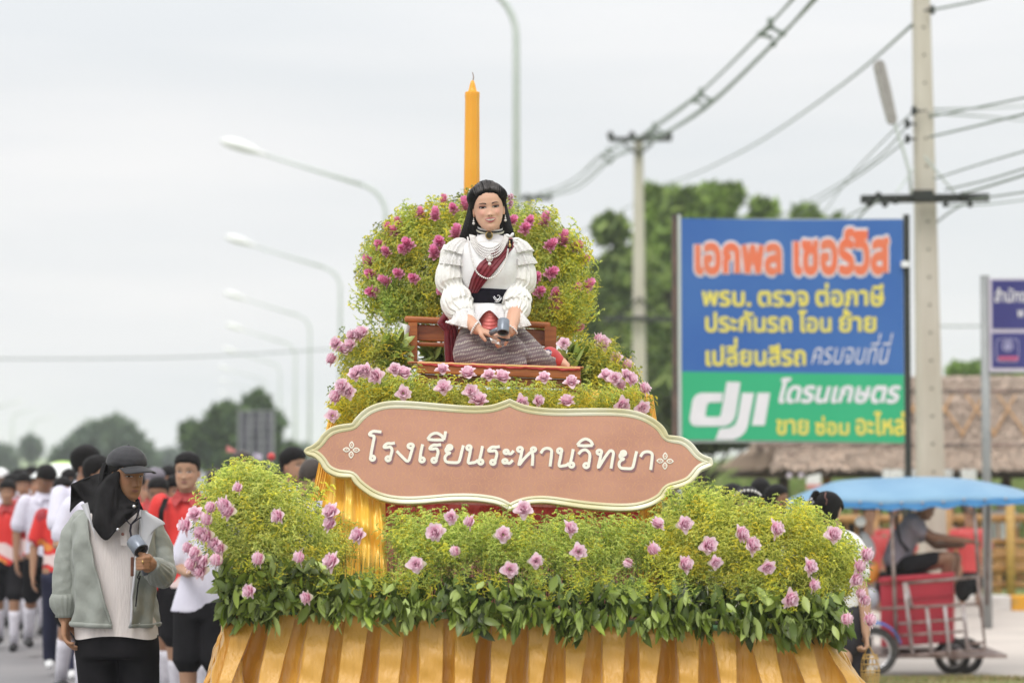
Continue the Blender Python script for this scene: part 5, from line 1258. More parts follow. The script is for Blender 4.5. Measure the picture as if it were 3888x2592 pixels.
ZK = np.array([-.5, -.485, -.45, -.40, -.32, -.22, -.1, 0, .1, .2, .3, .38, .44, .48, .5])
WK = np.array([.02, .085, .14, .185, .232, .268, .290, .303, .315, .318, .300, .255, .185, .105, .01])
FK = np.array([-.22, -.285, -.322, -.338, -.345, -.348, -.350, -.350, -.362, -.362, -.335, -.275, -.195, -.10, .03])
BK = np.array([-.19, -.12, -.06, .02, .14, .26, .36, .41, .435, .43, .39, .31, .22, .13, .05])
class Head:
    def __init__(s, H, jaw=1.0, nose=1.0, smile=0, wide=1.0):
        s.H = H; s.wide = wide; s.jaw = jaw; s.nose = nose; s.smile = smile; s.n = 2.25
    def wfb(s, z):
        w_ = np.interp(z, ZK, WK) * s.wide; j = 1 + (s.jaw - 1) * np.clip((-.0 - z) / .3, 0, 1)
        return w_ * j, np.interp(z, ZK, FK), np.interp(z, ZK, BK)
    def disp(s, x, z):
        g = lambda cx, cz, sx_, sz_: np.exp(-((x - cx) / sx_) ** 2 - ((z - cz) / sz_) ** 2)
        ax = np.abs(x); d = 0 * x
        ridge = np.clip((.05 - z) / .21, 0, 1) * (z > -.175) + np.exp(-((z + .175) / .022) ** 2) * (z <= -.175)
        d = d + s.nose * .062 * ridge * np.exp(-(x / (.030 + .02 * np.clip((.05 - z) / .2, 0, 1))) ** 2)
        d = d + s.nose * .030 * g(0, -.155, .05, .035) + s.nose * .024 * (g(.052, -.168, .024, .022) + g(-.052, -.168, .024, .022))
        d = d - .030 * (g(.135, -.0, .062, .040) + g(-.135, -.0, .062, .040)) + .010 * (g(.13, .085, .09, .025) + g(-.13, .085, .09, .025))
        d = d + .016 * (g(.165, -.13, .06, .055) + g(-.165, -.13, .06, .055)) * (1 + s.smile)
        d = d + .022 * g(0, -.265, .10, .05) - .010 * g(0, -.345, .07, .02) + .018 * g(0, -.43, .06, .04)
        d = d - .010 * s.smile * np.exp(-(((ax - .15 + (z + .2) * .25)) / .012) ** 2) * np.exp(-((z + .22) / .06) ** 2)
        return d
    def fy(s, x, z):
        w_, f, b = s.wfb(z); yc = (f + b) / 2; d = (b - f) / 2
        return yc - d * (1 - np.clip(np.abs(x / w_), 0, .999) ** s.n) ** (1 / s.n) - s.disp(x, z)
    def grid(s, nz=56, na=72, scale=None):
        zz = -.5 * np.cos(np.linspace(0, math.pi, nz + 1)); a = np.linspace(0, 2 * math.pi, na, endpoint=False)
        # denser toward the face (a = -pi/2)
        a = a + .35 * np.cos(a) ; rings = []
        for z in zz:
            w_, f, b = s.wfb(z); yc = (f + b) / 2; d = (b - f) / 2
            x = w_ * np.sign(np.cos(a)) * np.abs(np.cos(a)) ** (2 / s.n); y = yc + d * np.sign(np.sin(a)) * np.abs(np.sin(a)) ** (2 / s.n)
            m = np.clip((yc - y) / d * 1.6, 0, 1); y = y - s.disp(x, np.full_like(x, z)) * m
            rings.append(np.stack([x, y, np.full_like(x, z)], 1))
        return rings
def patch(hd, xf, zt, zb, off=.006, n=14, m=3):
    "strip on the face between curves zt and zb; xf,zt,zb functions of t in 0..1"
    V = []
    for i in range(n + 1):
        t = i / n; x = xf(t); a, b = zt(t), zb(t)
        for j in range(m + 1):
            z = a + (b - a) * j / m; V.append((x, float(hd.fy(np.array(x), np.array(z))) - off, z))
    Fc = [(i * (m + 1) + j, (i + 1) * (m + 1) + j, (i + 1) * (m + 1) + j + 1, i * (m + 1) + j + 1) for i in range(n) for j in range(m)]
    return np.array(V), Fc
def place_head(hd, c, yaw=0, pitch=0, roll=0, parent=None, mb=None, skin=(.5, .3, .2), makeup=False, lip='lip_n', open_=0.0, lo=False, eyes=True, squint=.5, loc=None, brow=1.0, ears=True):
    Rm = np.array(Euler((0, 0, R(yaw))).to_matrix() @ Euler((R(pitch), 0, 0)).to_matrix() @ Euler((0, R(roll), 0)).to_matrix())
    H = hd.H; c = np.array(c)
    T = lambda V: (np.asarray(V) * H) @ Rm.T + c
    rings = hd.grid(36 if lo else 64, 40 if lo else 84)
    V = np.concatenate(rings); x, y, z = V[:, 0], V[:, 1], V[:, 2]
    C = np.tile(np.array(skin), (len(V), 1))
    g = lambda cx, cz, s1, s2: np.exp(-((np.abs(x) - cx) / s1) ** 2 - ((z - cz) / s2) ** 2) * (y < 0)
    ch = np.clip(g(.19, -.10, .09, .08), 0, 1)[:, None]
    if makeup:
        C = C * (1 - .55 * ch) + .55 * ch * np.array((.72, .30, .24))
        es = np.clip(g(.15, .035, .075, .030) * 1.2, 0, 1)[:, None]; C = C * (1 - .55 * es) + .55 * es * np.array((.42, .13, .13))
    else:
        C = C * (1 - .25 * ch) + .25 * ch * np.array(skin) * np.array((1.25, .85, .8))
        es = np.clip(g(.135, .0, .06, .035), 0, 1)[:, None]; C = C * (1 - .22 * es)
    n = len(rings[0]); m = len(rings)
    Fc = [(i * n + k, i * n + (k + 1) % n, (i + 1) * n + (k + 1) % n, (i + 1) * n + k) for i in range(m - 1) for k in range(n)] + [tuple(range(n))[::-1], tuple((m - 1) * n + k for k in range(n))]
    mb.add(T(V), Fc, C)
    if ears:
        for s in (-1, 1):
            e = MB(); e.ell((0, 0, 0), (.022, .055, .10), None, 10, 8); v = e.v[0]; v = v * (1, 1, 1) + np.array((0, 0, 0)); v[:, 0] += .012 * np.sign(v[:, 1]) * 1
            an = R(22) * s; ca, sa = math.cos(an), math.sin(an); v = np.stack([v[:, 0] * ca + v[:, 1] * sa, -v[:, 0] * sa * -1 + v[:, 1] * ca, v[:, 2]], 1)
            w_, f, b = hd.wfb(-.05); v = v + np.array((s * (w_ + .012), .04, -.06)); mb.add(T(v), e.f, np.array(skin) * (1.02, .9, .85))
    if not eyes: return T
    def put(VF, name, m_):
        q = MB(); q.add(T(VF[0]), VF[1]); return q.build(name, M[m_], parent, True)
    for s in (-1, 1):
        cx = s * .137; hw = .070 if makeup else .066; op = .030 * (1 - squint * .55)
        X = lambda t: cx + (t - .5) * 2 * hw
        arc = lambda t: math.sin(math.pi * min(max(t, .0), 1)) ** .8
        put(patch(hd, X, lambda t: .004 + op * arc(t) * .9, lambda t: .0 - op * .55 * arc(t), .004), 'eye', 'eye_w')
        ir = .026 if not makeup else .034
        put(patch(hd, lambda t: cx + s * .0 + (t - .5) * 2 * ir, lambda t: min(.004 + op * .85, .003 + ir * math.sqrt(max(1 - (2 * t - 1) ** 2, 0))), lambda t: max(-op * .5, .003 - ir * math.sqrt(max(1 - (2 * t - 1) ** 2, 0))), .0065, 8, 2), 'iris', 'eye_d')
        th = .022 if makeup else .009
        put(patch(hd, lambda t: cx + (t - .5) * 2 * (hw + .008), lambda t: .004 + op * arc(t) * .9 + th * (.35 + .65 * (t if s > 0 else 1 - t)) + (.010 if makeup else 0) * max(0, (t if s > 0 else 1 - t) - .7) * 3, lambda t: .002 + op * arc(t) * .85 - .001, .0085, 12, 1), 'upper_lash', 'lash')
        if makeup: put(patch(hd, X, lambda t: -.0 - op * .50 * arc(t), lambda t: -.004 - op * .62 * arc(t) - .003, .0080, 10, 1), 'lower_lash', 'lash')
        bw = .078; bt = (.023 if makeup else .020) * brow
        put(patch(hd, lambda t: s * (.062 + t * 2 * bw), lambda t: (.062 if makeup else .083) + .034 * math.sin(math.pi * (.12 + .62 * t)) + bt * (1 - t) ** .6 * .5 + .002, lambda t: (.062 if makeup else .083) + .034 * math.sin(math.pi * (.12 + .62 * t)) - bt * (1 - t) ** .5 * .5 - .002, .006, 12, 1), 'eyebrow', 'lash' if makeup else 'hair_b')
    sm = hd.smile; mw = .085 + .040 * sm; mz = -.272
    X = lambda t: (t - .5) * 2 * mw; q = lambda t: (2 * t - 1) ** 2
    cz = lambda t: mz + .030 * sm * q(t)
    bow = lambda t: .010 * math.exp(-((abs(2 * t - 1) - .22) / .2) ** 2) + .010
    gap = .022 * open_
    put(patch(hd, X, lambda t: cz(t) + gap * (1 - q(t)) + (bow(t) + .006) * (1 - q(t) ** 2) + .001, lambda t: cz(t) + gap * (1 - q(t)) * .9, .006), 'upper_lip', lip)
    put(patch(hd, X, lambda t: cz(t) - gap * (1 - q(t)) * .9, lambda t: cz(t) - gap * (1 - q(t)) - .033 * (1 - q(t)) ** .8 - .001, .008), 'lower_lip', lip)
    if open_ > 0: put(patch(hd, lambda t: (t - .5) * 1.9 * mw, lambda t: cz(t) + gap * (1 - q(t)) * 1.0, lambda t: cz(t) - gap * (1 - q(t)), .0035), 'teeth', 'teeth')
    for s in (-1, 1):  # nostrils
        put(patch(hd, lambda t: s * (.018 + .026 * t), lambda t: -.186 + .004 * math.sin(math.pi * t), lambda t: -.193, .002, 5, 1), 'nostril', 'lash')
    return T
def hair_shell(hd, T, mask, grow, cen=(0, .03, .05), nz=40, na=56, noise_=.012, seed=0, sink=.90):
    "hair as a shell that rises out of the scalp where mask>0"
    rings = hd.grid(nz, na); V = np.concatenate(rings); c = np.array(cen); d = V - c
    m = mask(V); s = sink + (1 + grow(V) - sink) * m
    nn = snoise(V * 1.0, 22, seed) * noise_ * m
    W = c + d * (s + nn)[:, None]
    n = len(rings[0]); k = len(rings)
    Fc = [(i * n + j, i * n + (j + 1) % n, (i + 1) * n + (j + 1) % n, (i + 1) * n + j) for i in range(k - 1) for j in range(n)] + [tuple(range(n))[::-1], tuple((k - 1) * n + j for j in range(n))]
    mb = MB(); mb.add(T(W), Fc); return mb
def ss(a, b, x): t = np.clip((x - a) / (b - a), 0, 1); return t * t * (3 - 2 * t)
def male_mask(hl=.27, side=.02, back=-.16):
    def f(V):
        x, y, z = V[:, 0], V[:, 1], V[:, 2]
        lim = np.where(y < -.05, hl - .18 * ss(.15, .28, np.abs(x)) * 1.0, 0)
        t = ss(-.22, .0, y); t2 = ss(.02, .2, y)
        lim = hl * (1 - t) + side * t; lim = lim - .05 * ss(.12, .27, np.abs(x)) * (1 - t); lim = lim * (1 - t2) + back * t2
        return ss(-.025, .025, z - lim)
    return f
def hand(mb, wrist, d, palm, L_, curl=.4, side=1, spread=.12, n=8):
    "wrist point, direction to fingers, palm normal; thumb on side*cross"
    w0 = np.array(wrist, float); d = np.array(d, float); d /= np.linalg.norm(d); p = np.array(palm, float); p = p - d * p.dot(d); p /= np.linalg.norm(p)
    s = np.cross(d, p) * side; pl = L_ * .50
    for k in (-1.0, -.35, .35, 1.0):
        capsule(mb, w0 + s * k * L_ * .075, L_ * .085, w0 + d * pl + s * k * L_ * .155, L_ * .078, n=n, k=2)
    capsule(mb, w0 - d * L_ * .15, L_ * .145, w0 + d * L_ * .1, L_ * .14, n=n, k=2, flat=1.0)
    for i, (k, fl) in enumerate([(1.0, .44), (.35, .50), (-.35, .47), (-1.0, .37)]):
        b = w0 + d * pl + s * k * L_ * .165; a = 0; q = b; r_ = L_ * .062
        dirv = d + s * k * spread
        dirv /= np.linalg.norm(dirv)
        for j, ph in enumerate((.44, .31, .25)):
            a += curl * (1.0 + .25 * j) * (1 + .06 * i)
            v = dirv * math.cos(a) + p * math.sin(a); q2 = q + v * (L_ * fl * ph)
            capsule(mb, q, r_, q2, r_ * .90, n=n, k=2); q = q2; r_ *= .90
    b = w0 + d * L_ * .12 + s * L_ * .13; v = d * .55 + s * .75 + p * .35; v /= np.linalg.norm(v); q = b + v * L_ * .22
    capsule(mb, b, L_ * .085, q, L_ * .072, n=n, k=2); v = d * .9 + s * .2 + p * (.35 + curl * .5); v /= np.linalg.norm(v); q2 = q + v * L_ * .20; capsule(mb, q, L_ * .070, q2, L_ * .058, n=n, k=2)
SKINS = [(.36, .20, .12), (.43, .25, .16), (.30, .16, .095), (.40, .22, .14)]
def joined(dst, src, col): 
    dst.add(src.v[0], src.f, col)
def human(loc, h, rz, label, shirt='white', bottom='shorts', stride=0.0, armL=('down',), armR=('down',), yaw=0, pitch=0, roll=0, skin=0, hair='short', face=True, group='students walking behind the float', lean=0, smile=.3, fat=1.0, pack=False, sock=.30, hl=.27, jaw=1.0, lo=True, sleeve=.5, name='person'):
    k = h / 1.70; sk = SKINS[skin % 4]
    root = empty(name, Vector((0, 0, 0)), label, 'person', group)
    g = 1.0
    hips = [np.array((s * .085, 0, .90)) for s in (-1, 1)]
    knees = [np.array((s * .09, -.02 - s * stride * .20, .49 + abs(stride) * .02)) for s in (-1, 1)]
    ank = [np.array((s * .09, .02 - s * stride * .26 + (.10 * stride if s < 0 else 0), .09 + (.10 * stride if s < 0 else 0))) for s in (-1, 1)]
    lx = math.sin(R(lean)); ly = math.sin(R(10 * 0))
    def up(x, y, z):  # torso point with lean about the hips
        dz = z - .95; return np.array((x + dz * lx, y, .95 + dz * math.cos(R(lean))))
    sh = [up(s * .165 * fat ** .5, .01, 1.385) for s in (-1, 1)]
    body = MB()
    for i in (0, 1):
        chain(body, [hips[i], knees[i], ank[i]], [.082 * fat, .056 * fat ** .6, .036], n=12)
        capsule(body, knees[i] + (ank[i] - knees[i]) * .15, .05 * fat ** .5, knees[i] + (ank[i] - knees[i]) * .5 + np.array((0, .012, 0)), .046, n=10)
    capsule(body, up(0, .01, 1.36), .062, up(0, -.015, 1.50), .055 * fat ** .3, n=12)
    capsule(body, up(0, .02, 1.0), .06, up(0, .02, 1.36), .06); capsule(body, up(-.10, .02, 1.36), .04, up(.10, .02, 1.36), .04); capsule(body, up(0, .02, 1.0), .06, (0, .0, .90), .09)
    elb = []; wr = []
    for i, arm in ((0, armL), (1, armR)):
        s = -1 if i == 0 else 1; S = sh[i]
        if arm[0] == 'down': E_ = S + np.array((s * .07, .03, -.27)); Wp = E_ + np.array((s * .01, -.07, -.235)); hd_ = (s * -.02, -.25, -1); pn = (-s, 0, 0)
        elif arm[0] == 'fwd': E_ = S + np.array((s * .05, -.08, -.255)); Wp = E_ + np.array((s * -.01, -.17, -.17)); hd_ = (0, -.5, -.9); pn = (-s, 0, 0)
        elif arm[0] == 'back': E_ = S + np.array((s * .07, .12, -.245)); Wp = E_ + np.array((s * .02, .04, -.235)); hd_ = (0, -.1, -1); pn = (-s, 0, 0)
        elif arm[0] == 'bend': E_ = S + np.array((s * .09, .0, -.255)); Wp = E_ + np.array((-s * .12, -.20, -.03)); hd_ = (-s * .6, -.7, 0); pn = (0, .2, 1)
        elif arm[0] == 'reach': E_ = S + np.array((s * .16, -.12, -.17)); Wp = E_ + np.array((s * .18, -.10, -.03)); hd_ = (s, -.3, 0); pn = (0, 0, -1)
        chain(body, [S + np.array((-s * .02, 0, -.01)), E_, Wp], [.05 * fat ** .5, .039 * fat ** .4, .027], n=12)
        hand(body, Wp, hd_, pn, .175, .28, -1 if i == 0 else 1, .10)
        elb.append(E_); wr.append(Wp)
    bm = remesh(body, .0085 if not lo else .0105, 2)
    out = MB(); V = bm.v[0] * k; out.add(V, bm.f, np.array(sk) * np.array((1, 1, 1)))
    hd = Head(.232 * k, jaw, .95, smile); hc = up(0, -.035, 1.585) * k + np.array((0, -.01 * abs(pitch) / 10, 0))
    T = place_head(hd, hc, yaw, pitch, roll, root, out, sk, False, 'lip_n', .8 * (smile > .9), lo, face, .35)
    out.build('body', M['skin'], root, True)
    if hair == 'short': hair_shell(hd, T, male_mask(hl), lambda V: .09 + .09 * ss(.1, .45, V[:, 2]), nz=44, na=64, noise_=.035, seed=int(h * 100)).build('hair', M['hair'], root, True)
    elif hair == 'mop': hair_shell(hd, T, male_mask(.20, -.08, -.25), lambda V: .13 + .07 * ss(.1, .45, V[:, 2]), nz=30, na=44, noise_=.035, seed=3).build('hair', M['hair'], root, True)
    elif hair == 'brown': hair_shell(hd, T, male_mask(.22, -.05, -.25), lambda V: .13 + .05 * ss(.1, .45, V[:, 2]), nz=30, na=44, noise_=.02, seed=3).build('hair', M['hair_b'], root, True)
    elif hair == 'cap' or hair == 'wcap':
        hair_shell(hd, T, male_mask(.2), lambda V: .05 + 0 * V[:, 2], nz=24, na=36).build('hair', M['hair'], root, True)
        cm = mat('grey cap', (.17, .155, .18), .8, noise=(9, (.2, .18, .21), .4, .6)) if hair == 'cap' else M['lamp_white']
        q = hair_shell(hd, T, lambda V: ss(.0, .04, V[:, 2] - .17 - .0 * V[:, 1]), lambda V: .13 + .02 * V[:, 2], nz=30, na=44, noise_=0); q.build('cap', cm, root, True)
        b = MB(); b.grid(lambda s_, t: tuple(T([[math.sin((s_ - .5) * 2.2) * (.30 + .06 * t), -.30 - .26 * t * math.cos((s_ - .5) * 2.2), .20 - .05 * t]])[0]), 12, 4); b.build('cap_brim', cm, root, True)
    elif hair == 'bald': pass
    # shirt
    f2 = fat
    rg = MB(); an = np.arange(24) / 24 * 2 * math.pi
    prof_ = [(.84, .168 * f2, .115 * f2), (.95, .162 * f2, .112 * f2), (1.08, .155 * f2, .108 * f2), (1.22, .165 * f2 ** .8, .112), (1.32, .175, .11), (1.385, .172, .09), (1.425, .11, .075), (1.45, .068, .066)]
    rg.loft([[tuple(up(a_ * math.cos(q), b_ * math.sin(q) + .01, z)) for q in an] for z, a_, b_ in prof_])
    for i in (0, 1):
        S, E_ = sh[i], elb[i]; en = S + (E_ - S) * sleeve * 1.5
        capsule(rg, S + np.array((0, 0, -.005)), .068 * f2 ** .5, en, .074 * f2 ** .5, n=14, k=2)
    rm = remesh(rg, .011, 2); wrinkle(rm, .0045, 16, (1, 1, .6), int(h * 37) % 50)
    V = rm.v[0] * k
    if shirt == 'red':
        p = snoise(V, 9, 3); q = snoise(V, 26, 7); C = np.tile(np.array((.72, .035, .03)), (len(V), 1))
        low = ss(1.25 * k, 1.05 * k, V[:, 2]) * 1.0; p = snoise(V, 24, 3); q = snoise(V, 34, 7)
        C[(q > .42)] = (.36, .03, .04)
        w_ = (p * .8 + low * .7 > .62); C[w_] = (.78, .62, .60); C[(p < -.45) & (low > .3)] = (.80, .28, .06)
        m_ = 'rshirt'
    else: C = (1, 1, 1); m_ = {'white': 'wshirt', 'grey': 'lining', 'dark': 'hood'}.get(shirt, 'wshirt')
    q = MB(); q.add(V, rm.f, C); q.build('shirt', M[m_], root, True)
    cl = MB(); n_ = 24; cc_ = (.40, .03, .03) if shirt == 'red' else (1, 1, 1)
    cl.loft([[tuple(np.array(up(r_ * math.cos(a), r_ * .92 * math.sin(a) - .008, zz - .025 * max(0, -math.sin(a)))) * k) for a in np.arange(n_) / n_ * 6.2832] for zz, r_ in [(1.425, .098), (1.455, .078), (1.478, .068)]], cc_, cap=False)
    for s in (-1, 1):
        cl.add([tuple(np.array(up(*q_)) * k) for q_ in [(s * .012, -.092, 1.425), (s * .060, -.070, 1.462), (s * .095, -.085, 1.41), (s * .055, -.128, 1.365)]], [(0, 1, 2, 3)], cc_)
    cl.build('collar', M[m_], root)
    # shorts / trousers
    rg = MB(); low = .50 if bottom == 'shorts' else .12
    rg.loft([[tuple((a_ * math.cos(q), b_ * math.sin(q) + .01, z)) for q in an] for z, a_, b_ in [(.80, .17 * f2, .115 * f2), (.88, .168 * f2, .112 * f2), (.97, .150 * f2, .104 * f2)]])
    for i in (0, 1):
        if bottom == 'shorts':
            e = knees[i] + (hips[i] - knees[i]) * .12
            chain(rg, [hips[i] + np.array((0, .0, -.03)), e], [.094 * f2, .092 * f2 ** .8], n=14, k=1)
        else: chain(rg, [hips[i] + np.array((0, 0, -.03)), knees[i], ank[i]], [.094 * f2, .072, .062], n=14, k=1)
    rm = remesh(rg, .012, 2); wrinkle(rm, .005, 14, (1, 1, .7), 9)
    q = MB(); q.add(rm.v[0] * k, rm.f); q.build('shorts' if bottom == 'shorts' else 'trousers', M['shorts'] if bottom != 'navy' else M['navyp'], root, True)
    for i in (0, 1):
        A_ = ank[i]; Kn = knees[i]; sv = MB()
        top = A_ + (Kn - A_) * (sock / .40)
        sv.tube([tuple(A_ * k + np.array((0, 0, -.03))), tuple((A_ + (top - A_) * .4) * k), tuple((A_ + (top - A_) * .8) * k), tuple(top * k)], [.042 * k, .047 * k, .054 * k, .054 * k], 12, cap=True)
        if bottom == 'shorts': sv.build('sock', M['sock'], root, True)
        so = MB(); capsule(so, (A_ + np.array((0, .03, -.045))) * k, .042 * k, (A_ + np.array((0, -.14, -.055))) * k, .036 * k, n=12, flat=1.0)
        V = so.v[0]; zmin = (A_[2] - .088) * k; V[:, 2] = np.maximum(V[:, 2], zmin); so.build('shoe', M['shoe'] if bottom != 'navy' else M['lamp_white'], root, True)
    if pack:
        for s in (-1, 1):
            st = MB(); st.grid(lambda t, u_: tuple(np.array(up(s * (.105 + .035 * u_ + .02 * math.sin(t * 3)), -.122 - .012 + (.06 * max(0, t - .8) * 5 if t > .8 else .015 * math.sin(t * 6)), 1.06 + .36 * t)) * k), 10, 2)
            st.build('backpack_strap', M['hood'], root, True)
    root.location = loc; root.rotation_euler = (0, 0, R(rz))
    return root
def at_px(u, vtop, d, z0=0):
    "ground position under a head seen at u; height from the head top"
    p = P(u, vtop, d); return Vector((p.x, d, z0)), (p.z - z0) / 1.02
def crowd(u, vtop, d, rz, label, **kw):
    loc, h = at_px(u, vtop, d); h = max(1.25, min(h, 1.86)); return human(loc, h, rz, label, **kw)
crowd(30, 1812, 21.0, 5, 'boy in red patterned jersey at the left edge of the photo', shirt='red', hair='mop', skin=0, smile=0, stride=.5)
crowd(170, 1752, 20.0, 18, 'student in white shirt looking down, showing high white socks', shirt='white', pitch=38, yaw=20, skin=2, stride=.9, armL=('down',), armR=('fwd',), sock=.34, hair='short', hl=.2)
crowd(322, 1678, 16.6, 28, 'tallest student in white shirt left of the man with the cap', shirt='white', yaw=45, skin=3, stride=.5, armL=('fwd',), hair='mop', sock=.3)
crowd(372, 1716, 15.6, 10, 'student in white shirt with turned head, half hidden by the man with the cap', shirt='white', yaw=70, pitch=5, skin=1, armL=('bend',), stride=.4)
crowd(716, 1703, 15.3, -6, 'big smiling boy in red jersey with black backpack straps', shirt='red', fat=1.16, smile=.7, jaw=1.12, skin=1, pack=True, stride=.3, hl=.26, lo=False)
crowd(590, 1762, 17.6, 5, 'boy in grey hooded cap behind the man with the hand fan', shirt='red', hair='cap', skin=1, pack=True, smile=.1)
crowd(640, 1758, 19.0, 12, 'boy with dark fringe between the capped boy and the big smiling boy', shirt='red', hair='mop', skin=3, smile=0, yaw=15)
crowd(775, 1778, 13.9, -10, 'person in white shirt and long black shorts bending behind the left flower mound', shirt='white', lean=14, yaw=-20, pitch=30, skin=1, armR=('reach',), armL=('bend',), sock=.24, fat=1.12, hair='short')
crowd(920, 1700, 20.0, 0, 'student with pale forehead and dark hair peeking over the left flower mound', shirt='white', skin=1, hl=.36, hair='brown')
crowd(1110, 1685, 17.0, 20, 'student with thick black hair next to the left tip of the name board', shirt='white', yaw=35, skin=1, hl=.2, hair='short')
crowd(1150, 1728, 15.0, 60, 'student with brown hair lowered below the left tip of the name board', shirt='white', yaw=60, pitch=40, skin=1, hair='brown')
crowd(820, 1768, 21.0, 0, 'student whose dark hair shows left of the peeking forehead', shirt='red', skin=0, pitch=25, hair='brown')
crowd(235, 2000, 18.2, 15, 'student in red jersey and navy track trousers seen between two white shirts', shirt='red', bottom='navy', skin=0, pitch=20, stride=.6) if False else None
lc = P(238, 1740, 18.4)
human(Vector((lc.x, 18.4, 0)), 1.50, 12, 'student in red jersey, navy track trousers and white shoes behind the man', shirt='red', bottom='navy', skin=0, stride=.6, pitch=10)
lc = P(430, 1740, 17.5)
human(Vector((lc.x, 17.5, 0)), 1.50, 5, 'student in black shorts whose legs show beside the trousers of the man with the cap', shirt='white', skin=1, stride=.4)
FAR = [(75, 1772, 25, 'dark haired student far back at the left edge', 'white'), (120, 1762, 26, 'student far back behind the looking down boy', 'grey'), (8, 1768, 24, 'student far back with a pale cap at the left edge', 'white'),
       (268, 1790, 23, 'student far back between the two nearest white shirts', 'red'), (205, 1768, 27, 'student far back below the green and white umbrella', 'white'), (545, 1765, 23, 'student far back just right of the black cap', 'red'),
       (470, 1770, 24, 'student far back hidden behind the cap of the man', 'red'), (860, 1762, 24, 'student far back left of the peeking forehead', 'white'), (1010, 1768, 25, 'student far back in the gap left of the name board', 'red'), (1060, 1775, 23, 'student far back beside the thick black hair', 'red'),
       (45, 1790, 23.5, 'student in white shirt behind and right of the boy at the left edge', 'white'), (95, 1785, 22.5, 'student in red jersey between the left edge boy and the looking down student', 'red'), (262, 1770, 21.0, 'student in red jersey just left of the tallest white shirt', 'red'),
       (560, 1790, 18.4, 'short student in red jersey pressed beside the brim of the black cap', 'red'), (610, 1800, 16.6, 'student in red jersey standing low in front of the grey capped boy', 'red'), (668, 1790, 17.6, 'student in red jersey tucked behind the shoulder of the big smiling boy', 'red'), (300, 1800, 20.5, 'student in red jersey low behind the tallest white shirt', 'red'), (140, 1785, 23.0, 'student in red jersey whose arm shows beside the looking down student', 'red')]
for i, (u, v, d, lb, shc) in enumerate(FAR):
    crowd(u, v, d, random.uniform(-15, 25), lb, shirt=shc, skin=i, yaw=random.uniform(-20, 30), pitch=random.uniform(0, 15), hair='wcap' if u == 8 else ('short', 'mop')[i % 2], stride=random.uniform(.1, .7), smile=0)
rsx = np.random.RandomState(12)
ORD = 'first second third fourth fifth sixth seventh eighth ninth tenth eleventh twelfth thirteenth fourteenth'.split(); oi = 0
for i in range(14):
    u = -10 + i * 44 + rsx.uniform(-12, 12); d = rsx.uniform(28, 34); v = 1772 + rsx.uniform(-8, 10)
    if 380 < u < 520: continue
    crowd(u, v, d, rsx.uniform(-15, 25), ORD[oi] + ' student from the left in the packed far rows of the crowd', shirt=('white', 'red', 'white', 'grey')[i % 4], skin=i, face=False, hair=('short', 'mop')[i % 2], stride=.3, smile=0, group='far rows of students at the back of the left crowd'); oi += 1
# umbrella, red ball-like cap and flag in the crowd
um = empty('umbrella', P(240, 1900, 22), 'open green and white umbrella held up among the left crowd', 'umbrella')
mb = MB(); mb.grid(lambda s, t: tuple(P(240, 1748, 22) + Vector((.30 * t * math.cos(s * 6.2832), .30 * t * math.sin(s * 6.2832), -.15 * t * t))), 16, 6, None)
V = mb.v[0]; C = np.tile(np.array((.80, .82, .80)), (len(V), 1)); C[(V[:, 2] > P(240, 1762, 22).z)] = (.40, .62, .12); mb.c = [C]; mb.build('canopy', M['rshirt'], um, True)
MB().tube([P(240, 1748, 22), P(240, 1950, 22)], .008, 6).build('shaft', M['dark_metal'], um)
bl = MB(); bl.ell(tuple(P(1030, 1733, 19)), .032, None, 14, 10); tag(bl.build('balloon', M['red_cloth'], None, True, base=P(1030, 1733, 19)), 'small round red balloon beside the peeking forehead', 'balloon')
pf = MB(); pf.grid(lambda s, t: tuple(P(860 + 36 * s, 1690 + 18 * s * (1 - t) + 26 * t, 24) + Vector((0, .03 * math.sin(6 * s), 0))), 8, 4); tag(pf.build('flag', M['pink_cloth'], None, True, base=P(860, 1700, 24)), 'small pink flag tip above the left flower mound', 'flag')
wf = MB(); wf.grid(lambda s, t: tuple(P(962 + 34 * s, 1718 + 26 * t + 4 * s, 23) + Vector((0, .03 * math.sin(6 * s), 0))), 8, 4); tag(wf.build('flag', M['lilac'], None, True, base=P(962, 1718, 23)), 'small pale flag left of the red balloon', 'flag')

# ------------------------------------------------------------------ the woman on the bench
YW = 10.76; kw = YW / F_PX
wo_ = empty('person', Vector(P(1880, 1383, YW)), 'smiling woman with long black hair, white ruffled blouse and maroon sash sitting on the bench', 'person')
def W(u, v, dy=0): return np.array(P(u, v, YW + dy))
SKW = (.68, .405, .285)
hd = Head(176 * kw, 1.0, .80, 1.0, 1.05); HW = hd.H
fc = W(1854, 791, -.035)
body = MB()
T = place_head(hd, fc + np.array((0, 0, 0)), 4, 2, -6.0, wo_, body, SKW, True, 'lip', 1.0, False, True, .95)
sk = MB()
capsule(sk, W(1862, 850, .02), .045, W(1860, 930, .04), .05)
for s_ in ((1745, 1752, 1190, -.10), (1960, 1958, 1180, -.12)): chain(sk, [W(1860, 945, .04), W(s_[0], 955, .03), W(s_[1] - (10 if s_[1] < 1860 else -10), 1130, .0), W(s_[1], s_[2], s_[3])], [.045, .045, .036, .036], n=12)
chain(sk, [W(1860, 945, .04), W(1862, 1260, .05), W(2000, 1310, -.08), W(2060, 1345, -.06), W(2112, 1352, -.04)], [.05, .06, .035, .026, .026], n=12)
